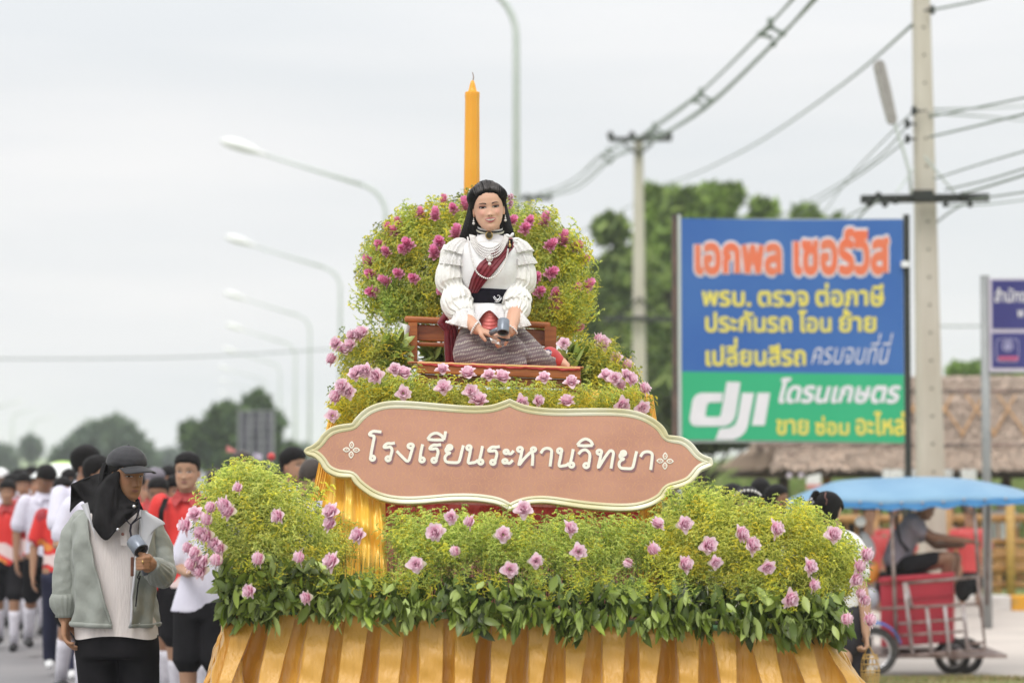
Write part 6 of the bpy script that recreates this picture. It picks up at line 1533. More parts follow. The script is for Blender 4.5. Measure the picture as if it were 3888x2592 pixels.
# forearms and hands
wl = W(1812, 1250, -.25); wr_ = W(1936, 1258, -.27)
chain(sk, [W(1752, 1190, -.10), wl], [.036, .024], n=14)
chain(sk, [W(1958, 1180, -.12), wr_], [.036, .024], n=14)
hand(sk, wl, (.86, -.12, -.30), (-.10, .25, -1), .135, .36, -1, .02, 10)
hand(sk, wr_, (-.62, -.1, -.30), (-.2, .5, -.9), .12, .75, 1, .02, 10)
capsule(sk, W(2112, 1362, -.04), .026, W(2135, 1378, -.06), .024); capsule(sk, W(2135, 1378, -.06), .023, W(2152, 1386, -.08), .015)
for k_ in range(5): capsule(sk, W(2150, 1379 + k_ * 2.6, -.06 - .006 * k_), .0065, W(2161 - k_ * .8, 1384 + k_ * 2.6, -.075 - .006 * k_), .006, n=8, k=2)
r_ = remesh(sk, .0034, 2); joined(body, r_, np.array(SKW) * (.93, .88, .85)); body.build('body', M['skin'], wo_, True)
# hair: swept-back crown and long fall behind the shoulders
def wmask(V):
    x, y, z = V[:, 0], V[:, 1], V[:, 2]; ax = np.abs(x)
    lim = .305 - 1.3 * ax ** 2 - .9 * np.clip(ax - .20, 0, 1)          # hairline over the brow
    t = ss(-.20, -.02, y); lim = lim * (1 - t) + .02 * t; t2 = ss(.05, .18, y); lim = lim * (1 - t2) - .5 * t2
    wmask.lim = lim
    return ss(-.02, .03, z - lim + .006 * np.sin(x * 31) + .004 * np.sin(x * 83 + 1))
def wgrow(V):
    wmask(V); rp = ss(.0, .20, V[:, 2] - wmask.lim); fr = ss(.05, -.15, V[:, 1]); return .06 + .16 * (rp * fr + (1 - fr)) + .115 * ss(.05, .26, np.abs(V[:, 0])) * ss(.05, .2, V[:, 2]) * (1 - ss(.22, .38, V[:, 2])) * rp + .05 * ss(.44, .5, V[:, 2]) + (.007 * np.sin(V[:, 0] * 120 + 3 * np.sin(V[:, 1] * 9)) + .006 * np.sin(V[:, 0] * 67 + 2 * V[:, 1])) * rp
hs = hair_shell(hd, T, wmask, wgrow, (0, .02, .04), 72, 110, .010, 4, .93)
hs.build('hair', M['hair'], wo_, True)
lg = MB(); an = np.arange(40) / 40 * 6.2832; rings = []
for v, u0, u1, dy0, th in [(725, 1792, 1906, .10, .08), (775, 1779, 1925, .09, .09), (820, 1768, 1936, .08, .08), (860, 1756, 1946, .07, .07), (895, 1744, 1956, .062, .055), (920, 1738, 1962, .062, .04), (1000, 1742, 1950, .12, .03)]:
    c = W((u0 + u1) / 2, v, dy0); hw = (u1 - u0) / 2 * kw
    rings.append([tuple(c + np.array((hw * math.copysign(abs(math.cos(a)) ** .8, math.cos(a)) * (1 + .012 * math.sin(17 * a) + .01 * math.sin(31 * a)), th * math.sin(a) * (1 + .05 * math.sin(23 * a)), 0))) for a in an])
rings = [[(q[0] + .0, q[1], q[2]) for q in r] for r in rings]; lg.loft(rings); lg.build('long_hair', M['hair'], wo_, True)
# combed strands lying over the swept-back crown
st_ = MB(); rsq = np.random.RandomState(21); rg_ = hd.grid(60, 100); VV = np.concatenate(rg_)
def scalp(x, t):
    "point on the hair shell: t=0 at the hairline, 1 at the back of the crown"
    z0 = .31 - 1.3 * x * x; ph = t * 2.0
    y = -.335 * math.cos(ph) * (1 - .9 * x * x) ; z = z0 + (.50 - z0) * math.sin(min(ph, math.pi / 2)) * 1.0 - (.06 * (ph - 1.57) if ph > 1.57 else 0)
    p = np.array((x * (1 + .15 * t), y + .02, z)); d = VV - np.array((0, .02, .04)); q = p - np.array((0, .02, .04)); qn = q / np.linalg.norm(q)
    k_ = np.argmax((d @ qn) / np.linalg.norm(d, axis=1)); gr = 1 + wgrow(VV[k_:k_ + 1])[0]
    return np.array((0, .02, .04)) + qn * np.linalg.norm(d[k_]) * (gr + .006)
for i in range(70):
    x = rsq.uniform(-.27, .27); ts = np.linspace(.10, .62, 7); dx = rsq.normal(0, .012)
    pts = [T([scalp(x + dx * t * 3, t)])[0] for t in ts]
    st_.tube(pts, [.0006, .0014, .0016, .0016, .0014, .001, .0005], 5)
o = st_.build('hair_strands', mat('hair sheen strand', (.030, .024, .022), .35, spec=.5, noise=(60, (.045, .036, .032), .4, .6)), wo_, True); o['kind'] = 'stuff'
# torso front surface
def TF(u, v, off=0.0):
    cx = 1861; hw = np.interp(v, [880, 925, 960, 1000, 1060, 1105, 1155, 1240], [60, 108, 128, 124, 116, 96, 96, 118])
    dp = np.interp(v, [880, 925, 960, 1020, 1060, 1105, 1155, 1240], [.055, .075, .105, .135, .135, .115, .115, .14])
    a = min(.999, abs((u - cx) / hw)); return W(u, v, -dp * (1 - a ** 2.2) ** (1 / 2.2) - off)
bl = MB(); rings = []; an = np.arange(48) / 48 * 6.2832
for v in [893, 905, 918, 930, 945, 960, 980, 1000, 1030, 1060, 1085, 1105, 1130, 1160]:
    hw = np.interp(v, [893, 905, 918, 930, 945, 960, 1000, 1060, 1105, 1160], [44, 60, 86, 108, 122, 128, 120, 112, 92, 94]) * kw
    dp = np.interp(v, [893, 925, 960, 1020, 1060, 1105, 1160], [.05, .075, .105, .135, .135, .115, .115]); c = W(1861, v)
    rings.append([tuple(c + np.array((hw * math.copysign(abs(math.cos(a)) ** .9, math.cos(a)), dp * math.copysign(abs(math.sin(a)) ** .9, math.sin(a)) * (1 if math.sin(a) < 0 else .75), 0))) for a in an])
bl.loft(rings[::-1]); rm = bl; wrinkle(rm, .0022, 22, (1, 1, .5), 3); rm.build('blouse', M['blouse'], wo_, True)
def tubeloft(path, radii, n=72, wave=(0, 0), flat=1.0, mat_='crepe', name='sleeve', cap=False, seed=0, tw=0.0, pinch=None):
    "gathered tube along a path; radii in photo px; wave=(count, relative amplitude per ring list or float)"
    Pn = [np.array(p) for p in path]; m = len(Pn); rings = []; rs = np.random.RandomState(seed); ph = rs.rand(6) * 6
    for i, p in enumerate(Pn):
        t = Pn[min(i + 1, m - 1)] - Pn[max(i - 1, 0)]; t /= np.linalg.norm(t)
        x = np.cross(np.array((0, 1, 0)), t); x /= np.linalg.norm(x); y_ = np.cross(t, x)
        am = wave[1][i] if hasattr(wave[1], '__len__') else wave[1]
        row = []
        for k_ in range(n):
            a = 6.2832 * k_ / n
            r_ = radii[i] * kw * (1 + am * (math.sin(wave[0] * a + ph[0] + 1.1 * math.sin(2 * a + ph[1])) * .7 + .45 * math.sin(wave[0] * 1.7 * a + ph[2] + i * .15)))
            row.append(tuple(p + x * (r_ * math.cos(a)) + y_ * (r_ * flat * math.sin(a))))
        rings.append(row)
    mb = MB(); mb.loft(rings, cap=cap); return mb.build(name, M[mat_], wo_, True)
def interp_path(pts, n):
    A_ = np.array(pts, float); d = np.linspace(0, len(A_) - 1, n); return [[np.interp(q, range(len(A_)), A_[:, k_]) for k_ in range(A_.shape[1])] for q in d]
for side, pts in ((0, [(1728, 938, 0, 44, 0), (1722, 965, 0, 50, .05), (1716, 985, 0, 46, .05), (1714, 1005, -.005, 46, .05), (1712, 1030, -.01, 54, .05), (1712, 1060, -.015, 58, .05), (1716, 1080, -.02, 55, .07), (1722, 1094, -.03, 42, .10), (1724, 1100, -.035, 39, .12), (1726, 1108, -.04, 46, .10), (1732, 1128, -.05, 60, .06), (1740, 1152, -.07, 64, .05), (1748, 1172, -.09, 58, .07), (1758, 1186, -.12, 42, .10), (1762, 1194, -.13, 36, .08)]),
                  (1, [(1964, 938, 0, 44, 0), (1972, 965, 0, 50, .05), (1978, 985, 0, 46, .05), (1980, 1005, -.005, 46, .05), (1981, 1030, -.01, 54, .05), (1980, 1060, -.015, 56, .05), (1976, 1080, -.02, 54, .07), (1969, 1094, -.03, 42, .10), (1966, 1100, -.035, 39, .12), (1964, 1108, -.04, 46, .10), (1960, 1128, -.05, 58, .06), (1954, 1152, -.07, 62, .05), (1958, 1172, -.09, 56, .07), (1952, 1186, -.12, 42, .10), (1948, 1194, -.13, 36, .08)])):
    q = interp_path(pts, 44)
    tubeloft([W(a[0], a[1], a[2]) for a in q], [a[3] for a in q], 96, (15, [a[4] * 1.15 for a in q]), .95, 'crepe', 'sleeve', True, side)
    s = -1 if side == 0 else 1; cx = 1862 + (-118 if s < 0 else 98)
    # shoulder ruffles, two tiers of lace
    q = interp_path([(cx - s * 24, 920, 0, 22, .02), (cx - s * 10, 932, -.01, 38, .05), (cx + s * 2, 950, -.015, 50, .10), (cx + s * 10, 972, -.02, 57, .16)], 12)
    tubeloft([W(a[0], a[1], a[2]) for a in q], [a[3] for a in q], 120, (15, [a[4] for a in q]), .9, 'lace', 'shoulder_ruffle', False, 3 + side)
    q = interp_path([(cx + s * 4, 962, -.01, 38, .02), (cx + s * 9, 980, -.015, 48, .06), (cx + s * 13, 998, -.02, 55, .12), (cx + s * 15, 1010, -.02, 58, .17)], 12)
    tubeloft([W(a[0], a[1], a[2]) for a in q], [a[3] for a in q], 120, (14, [a[4] for a in q]), .9, 'lace', 'shoulder_ruffle', False, 5 + side)
    # cuff: lace flare over the forearm
    if side == 0: pp = [(1758, 1186, -.12, 36, .06), (1762, 1200, -.145, 40, .08), (1764, 1216, -.155, 48, .12), (1763, 1232, -.16, 58, .16), (1760, 1243, -.16, 62, .2)]
    else: pp = [(1952, 1186, -.12, 32, .06), (1952, 1200, -.145, 36, .08), (1955, 1218, -.155, 41, .12), (1960, 1236, -.16, 47, .16), (1963, 1248, -.16, 50, .2)]
    q = interp_path(pp, 14)
    tubeloft([W(a[0], a[1], a[2]) for a in q], [a[3] for a in q], 110, (10, [a[4] for a in q]), .75, 'lace', 'cuff', False, 8 + side)
# collar and choker
cc = lambda v, r_: [tuple(W(1861, v + (6 * math.cos(a) if False else 0) , .01) + np.array((r_ * kw * math.cos(a), -r_ * kw * .95 * math.sin(a), -.020 * math.sin(a) * 1.0 - .012 * math.cos(a) * .3))) for a in np.arange(40) / 40 * 6.2832]
mb = MB(); mb.loft([cc(918, 64), cc(900, 51), cc(886, 48), cc(866, 48), cc(860, 48.5)], cap=False); mb.build('collar', M['lace'], wo_, True)
for v0, v1, m_, r_ in [(866, 872, 'navy_v', 51.5), (872, 879, 'cream', 52.0), (879, 886, 'navy_v', 52.5)]:
    mb = MB(); mb.loft([cc(v0, r_), cc(v0 + .5, r_ + .9), cc(v1 - .5, r_ + .9), cc(v1, r_)], cap=False); mb.build('choker_band', M[m_], wo_, True)
mb = MB(); c = W(1857, 893, -.075); mb.ell(tuple(c), (.017, .006, .019), None, 20, 10); mb.build('brooch', M['gold'], wo_, True)
mb = MB(); mb.ell(tuple(c + np.array((0, -.004, 0))), (.013, .005, .015), None, 20, 10); mb.build('brooch_stone', mat('dark stone', (.03, .025, .012), .15, noise=(90, (.12, .09, .03), .5, .6)), wo_, True)
# pleated bib under the pearls
mb = MB(); mb.grid(lambda s, t: tuple(TF(1818 + 84 * s, 915 + 55 * t, .004 + .002 * math.sin(s * 80))), 60, 8); mb.build('bib', M['lace'], wo_, True)
# pearls
def strand(pts, r_, n, name='pearl_strand', off=.012):
    A_ = np.array(pts, float); m = len(A_); q = []
    for i in range(m - 1):
        p0, p1, p2, p3 = A_[max(i - 1, 0)], A_[i], A_[i + 1], A_[min(i + 2, m - 1)]
        for k_ in range(12):
            t = k_ / 12; q.append(.5 * ((2 * p1) + (-p0 + p2) * t + (2 * p0 - 5 * p1 + 4 * p2 - p3) * t * t + (-p0 + 3 * p1 - 3 * p2 + p3) * t ** 3))
    q.append(A_[-1]); Q = np.array([TF(a, b, off) for a, b in q]); d = np.concatenate([[0], np.cumsum(np.linalg.norm(np.diff(Q, axis=0), axis=1))])
    mb = MB(); k_ = max(4, int(d[-1] / (2.02 * r_)))
    for s_ in np.linspace(0, d[-1], k_): mb.ell(tuple(np.interp(s_, d, Q[:, j]) for j in range(3)), r_, None, 8, 6)
    return mb.build(name, M['pearl'], wo_, True)
for i in range(5):
    strand([(1803 - 4.6 * i, 897 - 1 * i), (1810 - 3.8 * i, 918 + 3.5 * i), (1832 - 2.2 * i, 934 + 8.6 * i), (1860, 941 + 9.6 * i), (1886 + 2.2 * i, 932 + 8.6 * i), (1908 + 3 * i, 913 + 3.5 * i), (1916 + 2.8 * i, 893)], .0040, 0, off=.012 + .0012 * i)
strand([(1776, 902), (1784, 950), (1797, 1000), (1812, 1035), (1836, 1053), (1858, 1057), (1882, 1046), (1906, 1020), (1924, 975), (1930, 930), (1926, 895)], .0043, 0, off=.018)
c = TF(1859, 980, .030); mb = MB(); mb.ell(tuple(c), (.0085, .005, .0105), None, 16, 10)
for k_ in range(14): a = k_ / 14 * 6.2832; mb.ell((c[0] + .0125 * math.cos(a), c[1] + .002, c[2] + .0145 * math.sin(a)), .0030, None, 8, 6)
mb.ell(tuple(TF(1859, 1002, .028)), .0075, None, 14, 10); mb.build('pendant', M['pearl'], wo_, True)
# sash
ls = [(1934, 893), (1900, 930), (1872, 958), (1850, 975), (1821, 998), (1800, 1030), (1787, 1060), (1779, 1090), (1773, 1112)]
rs2 = [(1962, 915), (1950, 940), (1932, 962), (1915, 985), (1892, 1016), (1870, 1042), (1850, 1064), (1830, 1088), (1812, 1112)]
def sash(s, t):
    a = np.array([np.interp(s * 8, range(9), [p[k_] for p in ls]) for k_ in (0, 1)]); b = np.array([np.interp(s * 8, range(9), [p[k_] for p in rs2]) for k_ in (0, 1)])
    p = a + (b - a) * t; e = 1 if 0 < t < 1 else 0
    return tuple(TF(p[0], p[1], .0065 + e * .004 * (1 + math.sin(t * 26 + 3 * math.sin(s * 3))) * (.5 + .5 * s)))
mb = MB(); mb.grid(sash, 60, 30); mb.build('sash', M['maroon'], wo_, True)
# belt with silver swan-shaped clasp -> plain leaf scroll clasp
mb = MB(); rings = []
for v, ex in [(1101, .004), (1103, .008), (1128, .009), (1153, .008), (1156, .004)]:
    hw = 94 * kw + ex; dp = .115 + ex; c = W(1861, v + 1); rings.append([tuple(c + np.array((hw * math.cos(a), dp * math.sin(a) * (1 if math.sin(a) < 0 else .8), -.004 * math.cos(a)))) for a in an])
mb.loft(rings, cap=False); mb.build('belt', M['navy_v'], wo_, True)
mb = MB()
def sw(pts, r_): mb.tube([TF(u, v, .014) for u, v in pts], r_, 8)
sw([(1888, 1123), (1893, 1121), (1898, 1124), (1897, 1131), (1889, 1139), (1880, 1142)], [.0018, .0022, .0022, .0026, .003, .002]); sw([(1872, 1126), (1878, 1136), (1887, 1142), (1897, 1141), (1903, 1134), (1903, 1127)], [.001, .003, .0035, .0035, .0025, .001]); sw([(1875, 1123), (1882, 1132), (1890, 1137)], [.001, .0028, .002]); sw([(1878, 1146), (1890, 1147), (1896, 1145)], [.001, .002, .001])
mb.build('belt_clasp', M['silver'], wo_, True)
# peplum
def pep(s, t):
    a = math.pi * (1.02 - 1.04 * s); cv = math.cos(a); mid = math.exp(-((s - .49) / .10) ** 2)
    v = 1155 + (72 + 22 * abs(cv) - 42 * mid) * t; hw = (95 + 24 * t) * kw; dp = .118 + .035 * t
    w_ = .004 * t * math.sin(s * 60)
    return tuple(W(1861, v, 0) + np.array(((hw + w_) * cv, -(dp + w_) * math.sin(a), 0)))
mb = MB(); mb.grid(pep, 90, 12); mb.build('peplum', M['blouse'], wo_, True)
# patterned trousers wrapped around the folded legs
tr = MB(); e3 = lambda a, b, c: tuple(W(a, b, c))
tr.ell(e3(1862, 1270, .06), (118 * kw, .15, 95 * kw), None, 20, 14)
capsule(tr, W(1800, 1300, .02), 76 * kw, W(1775, 1322, -.20), 56 * kw, n=16)
capsule(tr, W(1768, 1330, -.22), 48 * kw, W(1975, 1356, -.24), 30 * kw, n=16)
capsule(tr, W(1935, 1296, .0), 70 * kw, W(2030, 1332, -.15), 48 * kw, n=16)
capsule(tr, W(2030, 1338, -.16), 46 * kw, W(2088, 1352, -.08), 28 * kw, n=16)
capsule(tr, W(1880, 1290, -.05), 58 * kw, W(1960, 1320, -.2), 46 * kw, n=16)
rm = remesh(tr, .008, 3); V = rm.v[0]; za = P(1585, 1378, 10.38); zc = P(2203, 1400, 10.38); zb = za.z + (V[:, 0] - za.x) / (zc.x - za.x) * (zc.z - za.z); V[:, 2] -= (.022 + .012 * (V[:, 0] - za.x) / (zc.x - za.x)) * np.clip((P(0, 1250, YW).z - V[:, 2]) / .08, 0, 1); V[:, 2] = np.where(V[:, 2] < zb + .015, zb + .004 * np.sin(V[:, 0] * 40), V[:, 2]); wrinkle(rm, .006, 13, (1, 1, 1.6), 12); wrinkle(rm, .003, 32, (.6, 1, 1.6), 5)
mt_ = mat('ikat cloth', (.15, .105, .115), .6, sheen=.3, bump=(120, .2)); t_ = mt_.node_tree; b_ = t_.nodes['Principled BSDF']
tcn = t_.nodes.new('ShaderNodeTexCoord'); mpp = t_.nodes.new('ShaderNodeMapping'); mpp.inputs['Rotation'].default_value = (0, R(12), 0); t_.links.new(tcn.outputs['Object'], mpp.inputs[0])
def wv(sc_, dirn, dist):
    n = t_.nodes.new('ShaderNodeTexWave'); n.bands_direction = dirn; n.inputs['Scale'].default_value = sc_; n.inputs['Distortion'].default_value = dist; n.inputs['Detail Scale'].default_value = 1.2; t_.links.new(mpp.outputs[0], n.inputs['Vector']); return n.outputs['Fac']
w1, w2, w3 = wv(18, 'Z', 3.5), wv(44, 'X', 2.5), wv(7, 'Z', 4.0)
def mthn(op, a, b=None):
    n = t_.nodes.new('ShaderNodeMath'); n.operation = op
    for i, q in enumerate((a, b)):
        if q is None: continue
        if hasattr(q, 'links'): t_.links.new(q, n.inputs[i])
        else: n.inputs[i].default_value = q
    return n.outputs[0]
fac = mthn('MULTIPLY', mthn('MULTIPLY', mthn('GREATER_THAN', w1, .45), mthn('GREATER_THAN', w2, .40)), mthn('ADD', mthn('MULTIPLY', w3, .6), .3))
mxx_ = t_.nodes.new('ShaderNodeMix'); mxx_.data_type = 'RGBA'; t_.links.new(fac, mxx_.inputs[0]); mxx_.inputs[6].default_value = (.13, .085, .095, 1); mxx_.inputs[7].default_value = (.44, .40, .33, 1); t_.links.new(mxx_.outputs[2], b_.inputs['Base Color'])
rm.build('trousers', mt_, wo_, True)
mb = MB(); mb.grid(lambda s, t: tuple(W(1796 + 128 * s, 1172 + 78 * t, -.128 + .10 * (2 * s - 1) ** 2 - .02 * t - .0015 * math.sin(34 * t + 14 * (s - .5) ** 2 * 4) )), 40, 30); mb.build('waist_cloth', mat('coral satin', (.86, .24, .21), .4, sheen=.4, noise=(12, (.5, .07, .07), .4, .6), bump=(20, .4)), wo_, True)
mb = MB(); capsule(mb, W(2088, 1350, -.07), 36 * kw, W(2114, 1368, -.06), 29 * kw, n=18); mb2 = remesh(mb, .005, 2); wrinkle(mb2, .003, 40, (1, 1, 1), 2); mb2.build('ankle_cuff', M['red_cloth'], wo_, True)
mb = MB(); capsule(mb, W(2084, 1346, -.085), 24 * kw, W(2096, 1360, -.085), 20 * kw, n=18); mb.build('floral_lining', mat('floral print', (.66, .58, .56), .6, noise=(60, (.10, .08, .16), .48, .54)), wo_, True)
# maroon cloth falling behind her right side
mb = MB()
def mcl(s, t):
    u = np.interp(t, [0, .2, .35, 1], [1690, 1662, 1692, 1700]) + s * np.interp(t, [0, .2, .35, 1], [45, 60, 40, 42]); v = 1188 + 190 * t
    return tuple(W(u, v, .06 + .012 * math.sin(s * 20 + 3 * t) + .02 * s))
mb.grid(mcl, 30, 20); o = mb.build('sash_tail', M['maroon'], wo_, True); so = o.modifiers.new('s', 'SOLIDIFY'); so.thickness = .012
# bracelets, ring, earrings, hair pins, hair flowers, shoulder bow
for c, n_, ax in [(wl, 18, np.array((.70, -.12, -.42))), (wr_, 16, np.array((-.42, -.2, -.55)))]:
    ax = ax / np.linalg.norm(ax); x = np.cross(ax, (0, 1, 0)); x /= np.linalg.norm(x); y_ = np.cross(ax, x); mb = MB()
    for k_ in range(n_): a = k_ / n_ * 6.2832; mb.ell(tuple(c - ax * .012 + (x * math.cos(a) + y_ * math.sin(a)) * .0285), .0050, None, 8, 6)
    mb.build('bracelet', M['pearl'], wo_, True)
for s_ in (-1, 1):
    mb = MB(); c = T([[s_ * (.345), .0, -.255]])[0]; mb.tube([c + np.array((0, 0, .016)), c], .0012, 6); mb.ell(tuple(c + np.array((0, 0, .003))), .0038, None, 10, 8); mb.ell(tuple(c - np.array((0, 0, .008))), .0062, None, 12, 8); mb.build('earring', M['pearl'], wo_, True)
for (u, v) in [(1784, 720), (1802, 713), (1782, 729), (1793, 723)]:
    mb = MB(); mb.ell(tuple(W(u, v, -.055 - .0008 * (u - 1782))), .0036, None, 10, 8); mb.build('hair_pin', M['pearl'], wo_, True)
rs = np.random.RandomState(3)
for i in range(9):
    o = bpy.data.objects.new('hair_flower', bmesh_of(False, i % 5)); COL.objects.link(o); o.parent = wo_
    o.location = Vector(W(1934 + rs.uniform(-5, 8), 742 + 5.6 * i + rs.uniform(-3, 3), .0 + rs.uniform(-.02, .02))) - wo_.location; o.rotation_mode = 'QUATERNION'; o.rotation_quaternion = Vector((.7, -.6 + rs.normal(0, .3), rs.normal(0, .4))).to_track_quat('Z', 'Y'); s = rs.uniform(.22, .36); o.scale = (s, s, s)
bw = MB()
for (u, v, du, dv) in [(1946, 897, -14, -9), (1946, 897, 10, -14), (1958, 905, 14, -2), (1958, 905, 12, 12)]:
    bw.ell(tuple(W(u + du * .6 - 8, v + dv * .6 + 4, -.125)), (.013, .006, .007), np.array(Euler((0, math.atan2(dv, du), 0)).to_matrix()), 12, 8)
bw.build('bow', M['blouse'], wo_, True)
bw = MB(); bw.grid(lambda s, t: tuple(W(1930 + 18 * s - 4 * t, 908 + 36 * t, -.125 - .006 * math.sin(6 * s))), 8, 8); bw.build('ribbon', M['navy_v'], wo_, True)
bw = MB(); bw.ell(tuple(W(1936, 932, -.138)), (.006, .004, .010), None, 10, 8); bw.ell(tuple(W(1935, 920, -.138)), (.003, .003, .009), None, 8, 6); bw.build('medal', M['gold'], wo_, True)
# hand fan on her lap
def handfan(c, ax, r_, ln, hdir, hl, parent_label):
    c = Vector(c); ax = Vector(ax).normalized(); root = empty('hand_fan', c, parent_label, 'hand fan', 'grey handheld fans')
    x = ax.orthogonal().normalized(); y_ = ax.cross(x); an = np.arange(28) / 28 * 6.2832
    ring = lambda t, rr: [tuple(c + ax * t + (x * math.cos(a) + y_ * math.sin(a)) * rr) for a in an]
    mb = MB(); mb.loft([ring(-ln / 2, r_ * .6), ring(-ln / 2, r_ * .93), ring(-ln / 2 + .003, r_), ring(ln / 2 - .003, r_), ring(ln / 2, r_ * .96), ring(ln / 2, r_ * .84), ring(ln / 2 - .006, r_ * .82), ring(ln / 2 - .007, .001)]); mb.build('fan_head', M['fan_grey'], root, True)
    for j, rr in enumerate((.80, .60, .40, .2)):
        mb = MB(); mb.loft([ring(ln / 2 - .005, r_ * rr), ring(ln / 2 - .003, r_ * (rr - .03)), ring(ln / 2 - .005, r_ * (rr - .07))], cap=False); mb.build('grille_ring', M['black_pl'], root, True)
    mb = MB(); mb.loft([ring(ln / 2 - .0065, r_ * .80), ring(ln / 2 - .0062, .001)], cap=False); mb.build('grille_plate', M['black_pl'], root)
    h_ = Vector(hdir).normalized(); s0 = c + h_ * r_ * .9; mb = MB(); mb.tube([s0, s0 + h_ * hl * .5, s0 + h_ * hl], [r_ * .42, r_ * .46, r_ * .44], 16); mb.build('handle', M['fan_grey'], root, True)
    return root
handfan(W(1911, 1240, -.33), (-.05, -.50, -.85), .0260, .064, (-.75, .55, -.35), .05, 'grey handheld fan held in the lap of the sitting woman')
mb = MB(); mb.tube([W(1888, 1280, -.33), W(1905, 1288, -.335), W(1925, 1291, -.335), W(1945, 1287, -.33), W(1957, 1277, -.32)], [.003, .008, .008, .004, .003], 10, flat=.3); tag(mb.build('fan_strap', M['black_pl'], None, True, base=W(1920, 1288, -.33)), 'black wrist strap of the hand fan lying on the patterned cloth', 'strap')
mb = MB(); mb.grid(lambda s, t: tuple(W(1860 + 34 * s + 6 * t, 1284 + 10 * s + 16 * t, -.30 - .012 * math.sin(5 * s + 3 * t))), 10, 6); o = mb.build('tissue', M['lamp_white'], None, True, base=W(1880, 1295, -.30)); tag(o, 'crumpled white tissue under her fingers', 'tissue'); so = o.modifiers.new('s', 'SOLIDIFY'); so.thickness = .004
mb = MB(); a = W(1728, 1378, -.30); mb.grid(lambda s, t: tuple(W(1700 + 56 * s, 1376.5 + 4 * s - 2 * math.sin(3.1 * s), -.33 + .05 * t)), 10, 3); o = mb.build('tissue', M['lamp_white'], None, True, base=a); tag(o, 'flat white napkin on the left part of the red cushion', 'tissue'); so = o.modifiers.new('s', 'SOLIDIFY'); so.thickness = .006
print('part4 ok')
# ------------------------------------------------------------------ man with cap, black hood and hand fan
YM = 11.0; km = YM / F_PX
def Q(u, v, dy=0): return np.array(P(u, v, YM + dy))
def zm(x, y): return 150 + x * .5814, 1680 + y * .5814
def QZ(x, y, dy=0): u, v = zm(x, y); return Q(u, v, dy)
man = empty('person', Vector((P(445, 1740, YM).x, YM, 0)), 'man in sage jacket with black cap and black neck hood holding a grey hand fan', 'person')
SKM = (.36, .185, .10)
body = MB(); hd = Head(.228, 1.02, 1.05, 0)
hc = Q(481, 1800, -.01)
T = place_head(hd, hc, 42, 8, 0, man, body, SKM, False, 'lip_n', 0, False, True, .9)
sk = MB()
capsule(sk, Q(470, 1860, .02), .058, Q(455, 1960, .03), .062)
wl = Q(247, 2345, -.03); chain(sk, [Q(243, 2290, -.0), wl], [.034, .031], n=12)
hand(sk, wl, (.08, -.25, -1), (.95, -.1, .1), .172, .34, -1, .05, 10)
wr_ = QZ(735, 803, -.30); chain(sk, [Q(455, 1960, .03), Q(575, 2005, .03), QZ(812, 850, -.02), QZ(795, 862, -.18), wr_], [.045, .030, .030, .030, .028], n=12); chain(sk, [Q(455, 1960, .03), Q(325, 1990, .03), QZ(180, 850, .0), Q(243, 2290, -.0)], [.045, .030, .030, .034], n=12)
chain(sk, [Q(455, 1960, .03), Q(440, 2300, .03)], [.055, .08], n=12)
for s_ in (-1, 1): chain(sk, [Q(440, 2300, .03), QZ(510 + s_ * 130, 1400, 0), np.array((man.location.x + s_ * .15, YM, .45)), np.array((man.location.x + s_ * .15, YM, .08))], [.08, .07, .05, .035], n=12)
r_ = remesh(sk, .0045, 2); joined(body, r_, SKM)
# fist round the fan handle
fs = MB(); c = Q(553, 2136, -.345)
capsule(fs, wr_, .030, Q(562, 2136, -.33), .034, n=12)
capsule(fs, Q(560, 2122, -.335), .026, Q(560, 2152, -.335), .025, n=12)
for i in range(4):
    v = 2118 + i * 12.5; ru = .0098 - .0005 * i
    p0 = Q(562, v, -.372); p1 = Q(545, v + 1, -.392); p2 = Q(527, v + 2, -.378); p3 = Q(521, v + 3, -.352); p4 = Q(527, v + 3, -.335)
    chain(fs, [p0, p1, p2, p3, p4], [ru * 1.08, ru * 1.06, ru, ru * .95, ru * .85], n=10, k=2)
chain(fs, [Q(566, 2116, -.35), Q(548, 2106, -.372), Q(530, 2100, -.37)], [.013, .0115, .0095], n=10, k=2)
r_ = remesh(fs, .0035, 1); joined(body, r_, SKM); body.build('body', M['skin'], man, True)
mb = MB(); mb.tube([Q(541, 2126, -.404), Q(543, 2140, -.405)], .0035, 8); mb.build('ring', M['gold'], man, True)
hair_shell(hd, T, male_mask(.2), lambda V: .045 + 0 * V[:, 2], nz=24, na=36).build('hair', M['hair'], man, True)
# cap
cm = mat('black cap', (.022, .0215, .025), .8, noise=(9, (.042, .041, .046), .4, .6), bump=(60, .2), sheen=.2)
q = hair_shell(hd, T, lambda V: ss(.0, .03, V[:, 2] - .15 + .10 * V[:, 1]), lambda V: .15 + .05 * V[:, 2], nz=44, na=60, noise_=0, sink=.9); q.build('cap', cm, man, True)
def brim(s, t, lift=0):
    a = (s - .5) * 2.3; x = math.sin(a) * (.325 + .03 * t); y = -(.325 * math.cos(a) + .05) - .46 * t * math.cos(a) ** .6 if math.cos(a) > 0 else -.05
    z = .215 - .06 * t - .10 * (abs(math.sin(a)) ** 2.2) - .03 * math.cos(a) * 0 + lift + .02 * t * (1 - t)
    return tuple(T([[x, y, z]])[0])
mb = MB(); mb.grid(brim, 22, 7); o = mb.build('cap_brim', cm, man, True); so = o.modifiers.new('s', 'SOLIDIFY'); so.thickness = .004
mb = MB(); mb.ell(tuple(T([[0, .02, .575]])[0]), .004, None, 8, 6); mb.build('cap_button', cm, man, True)
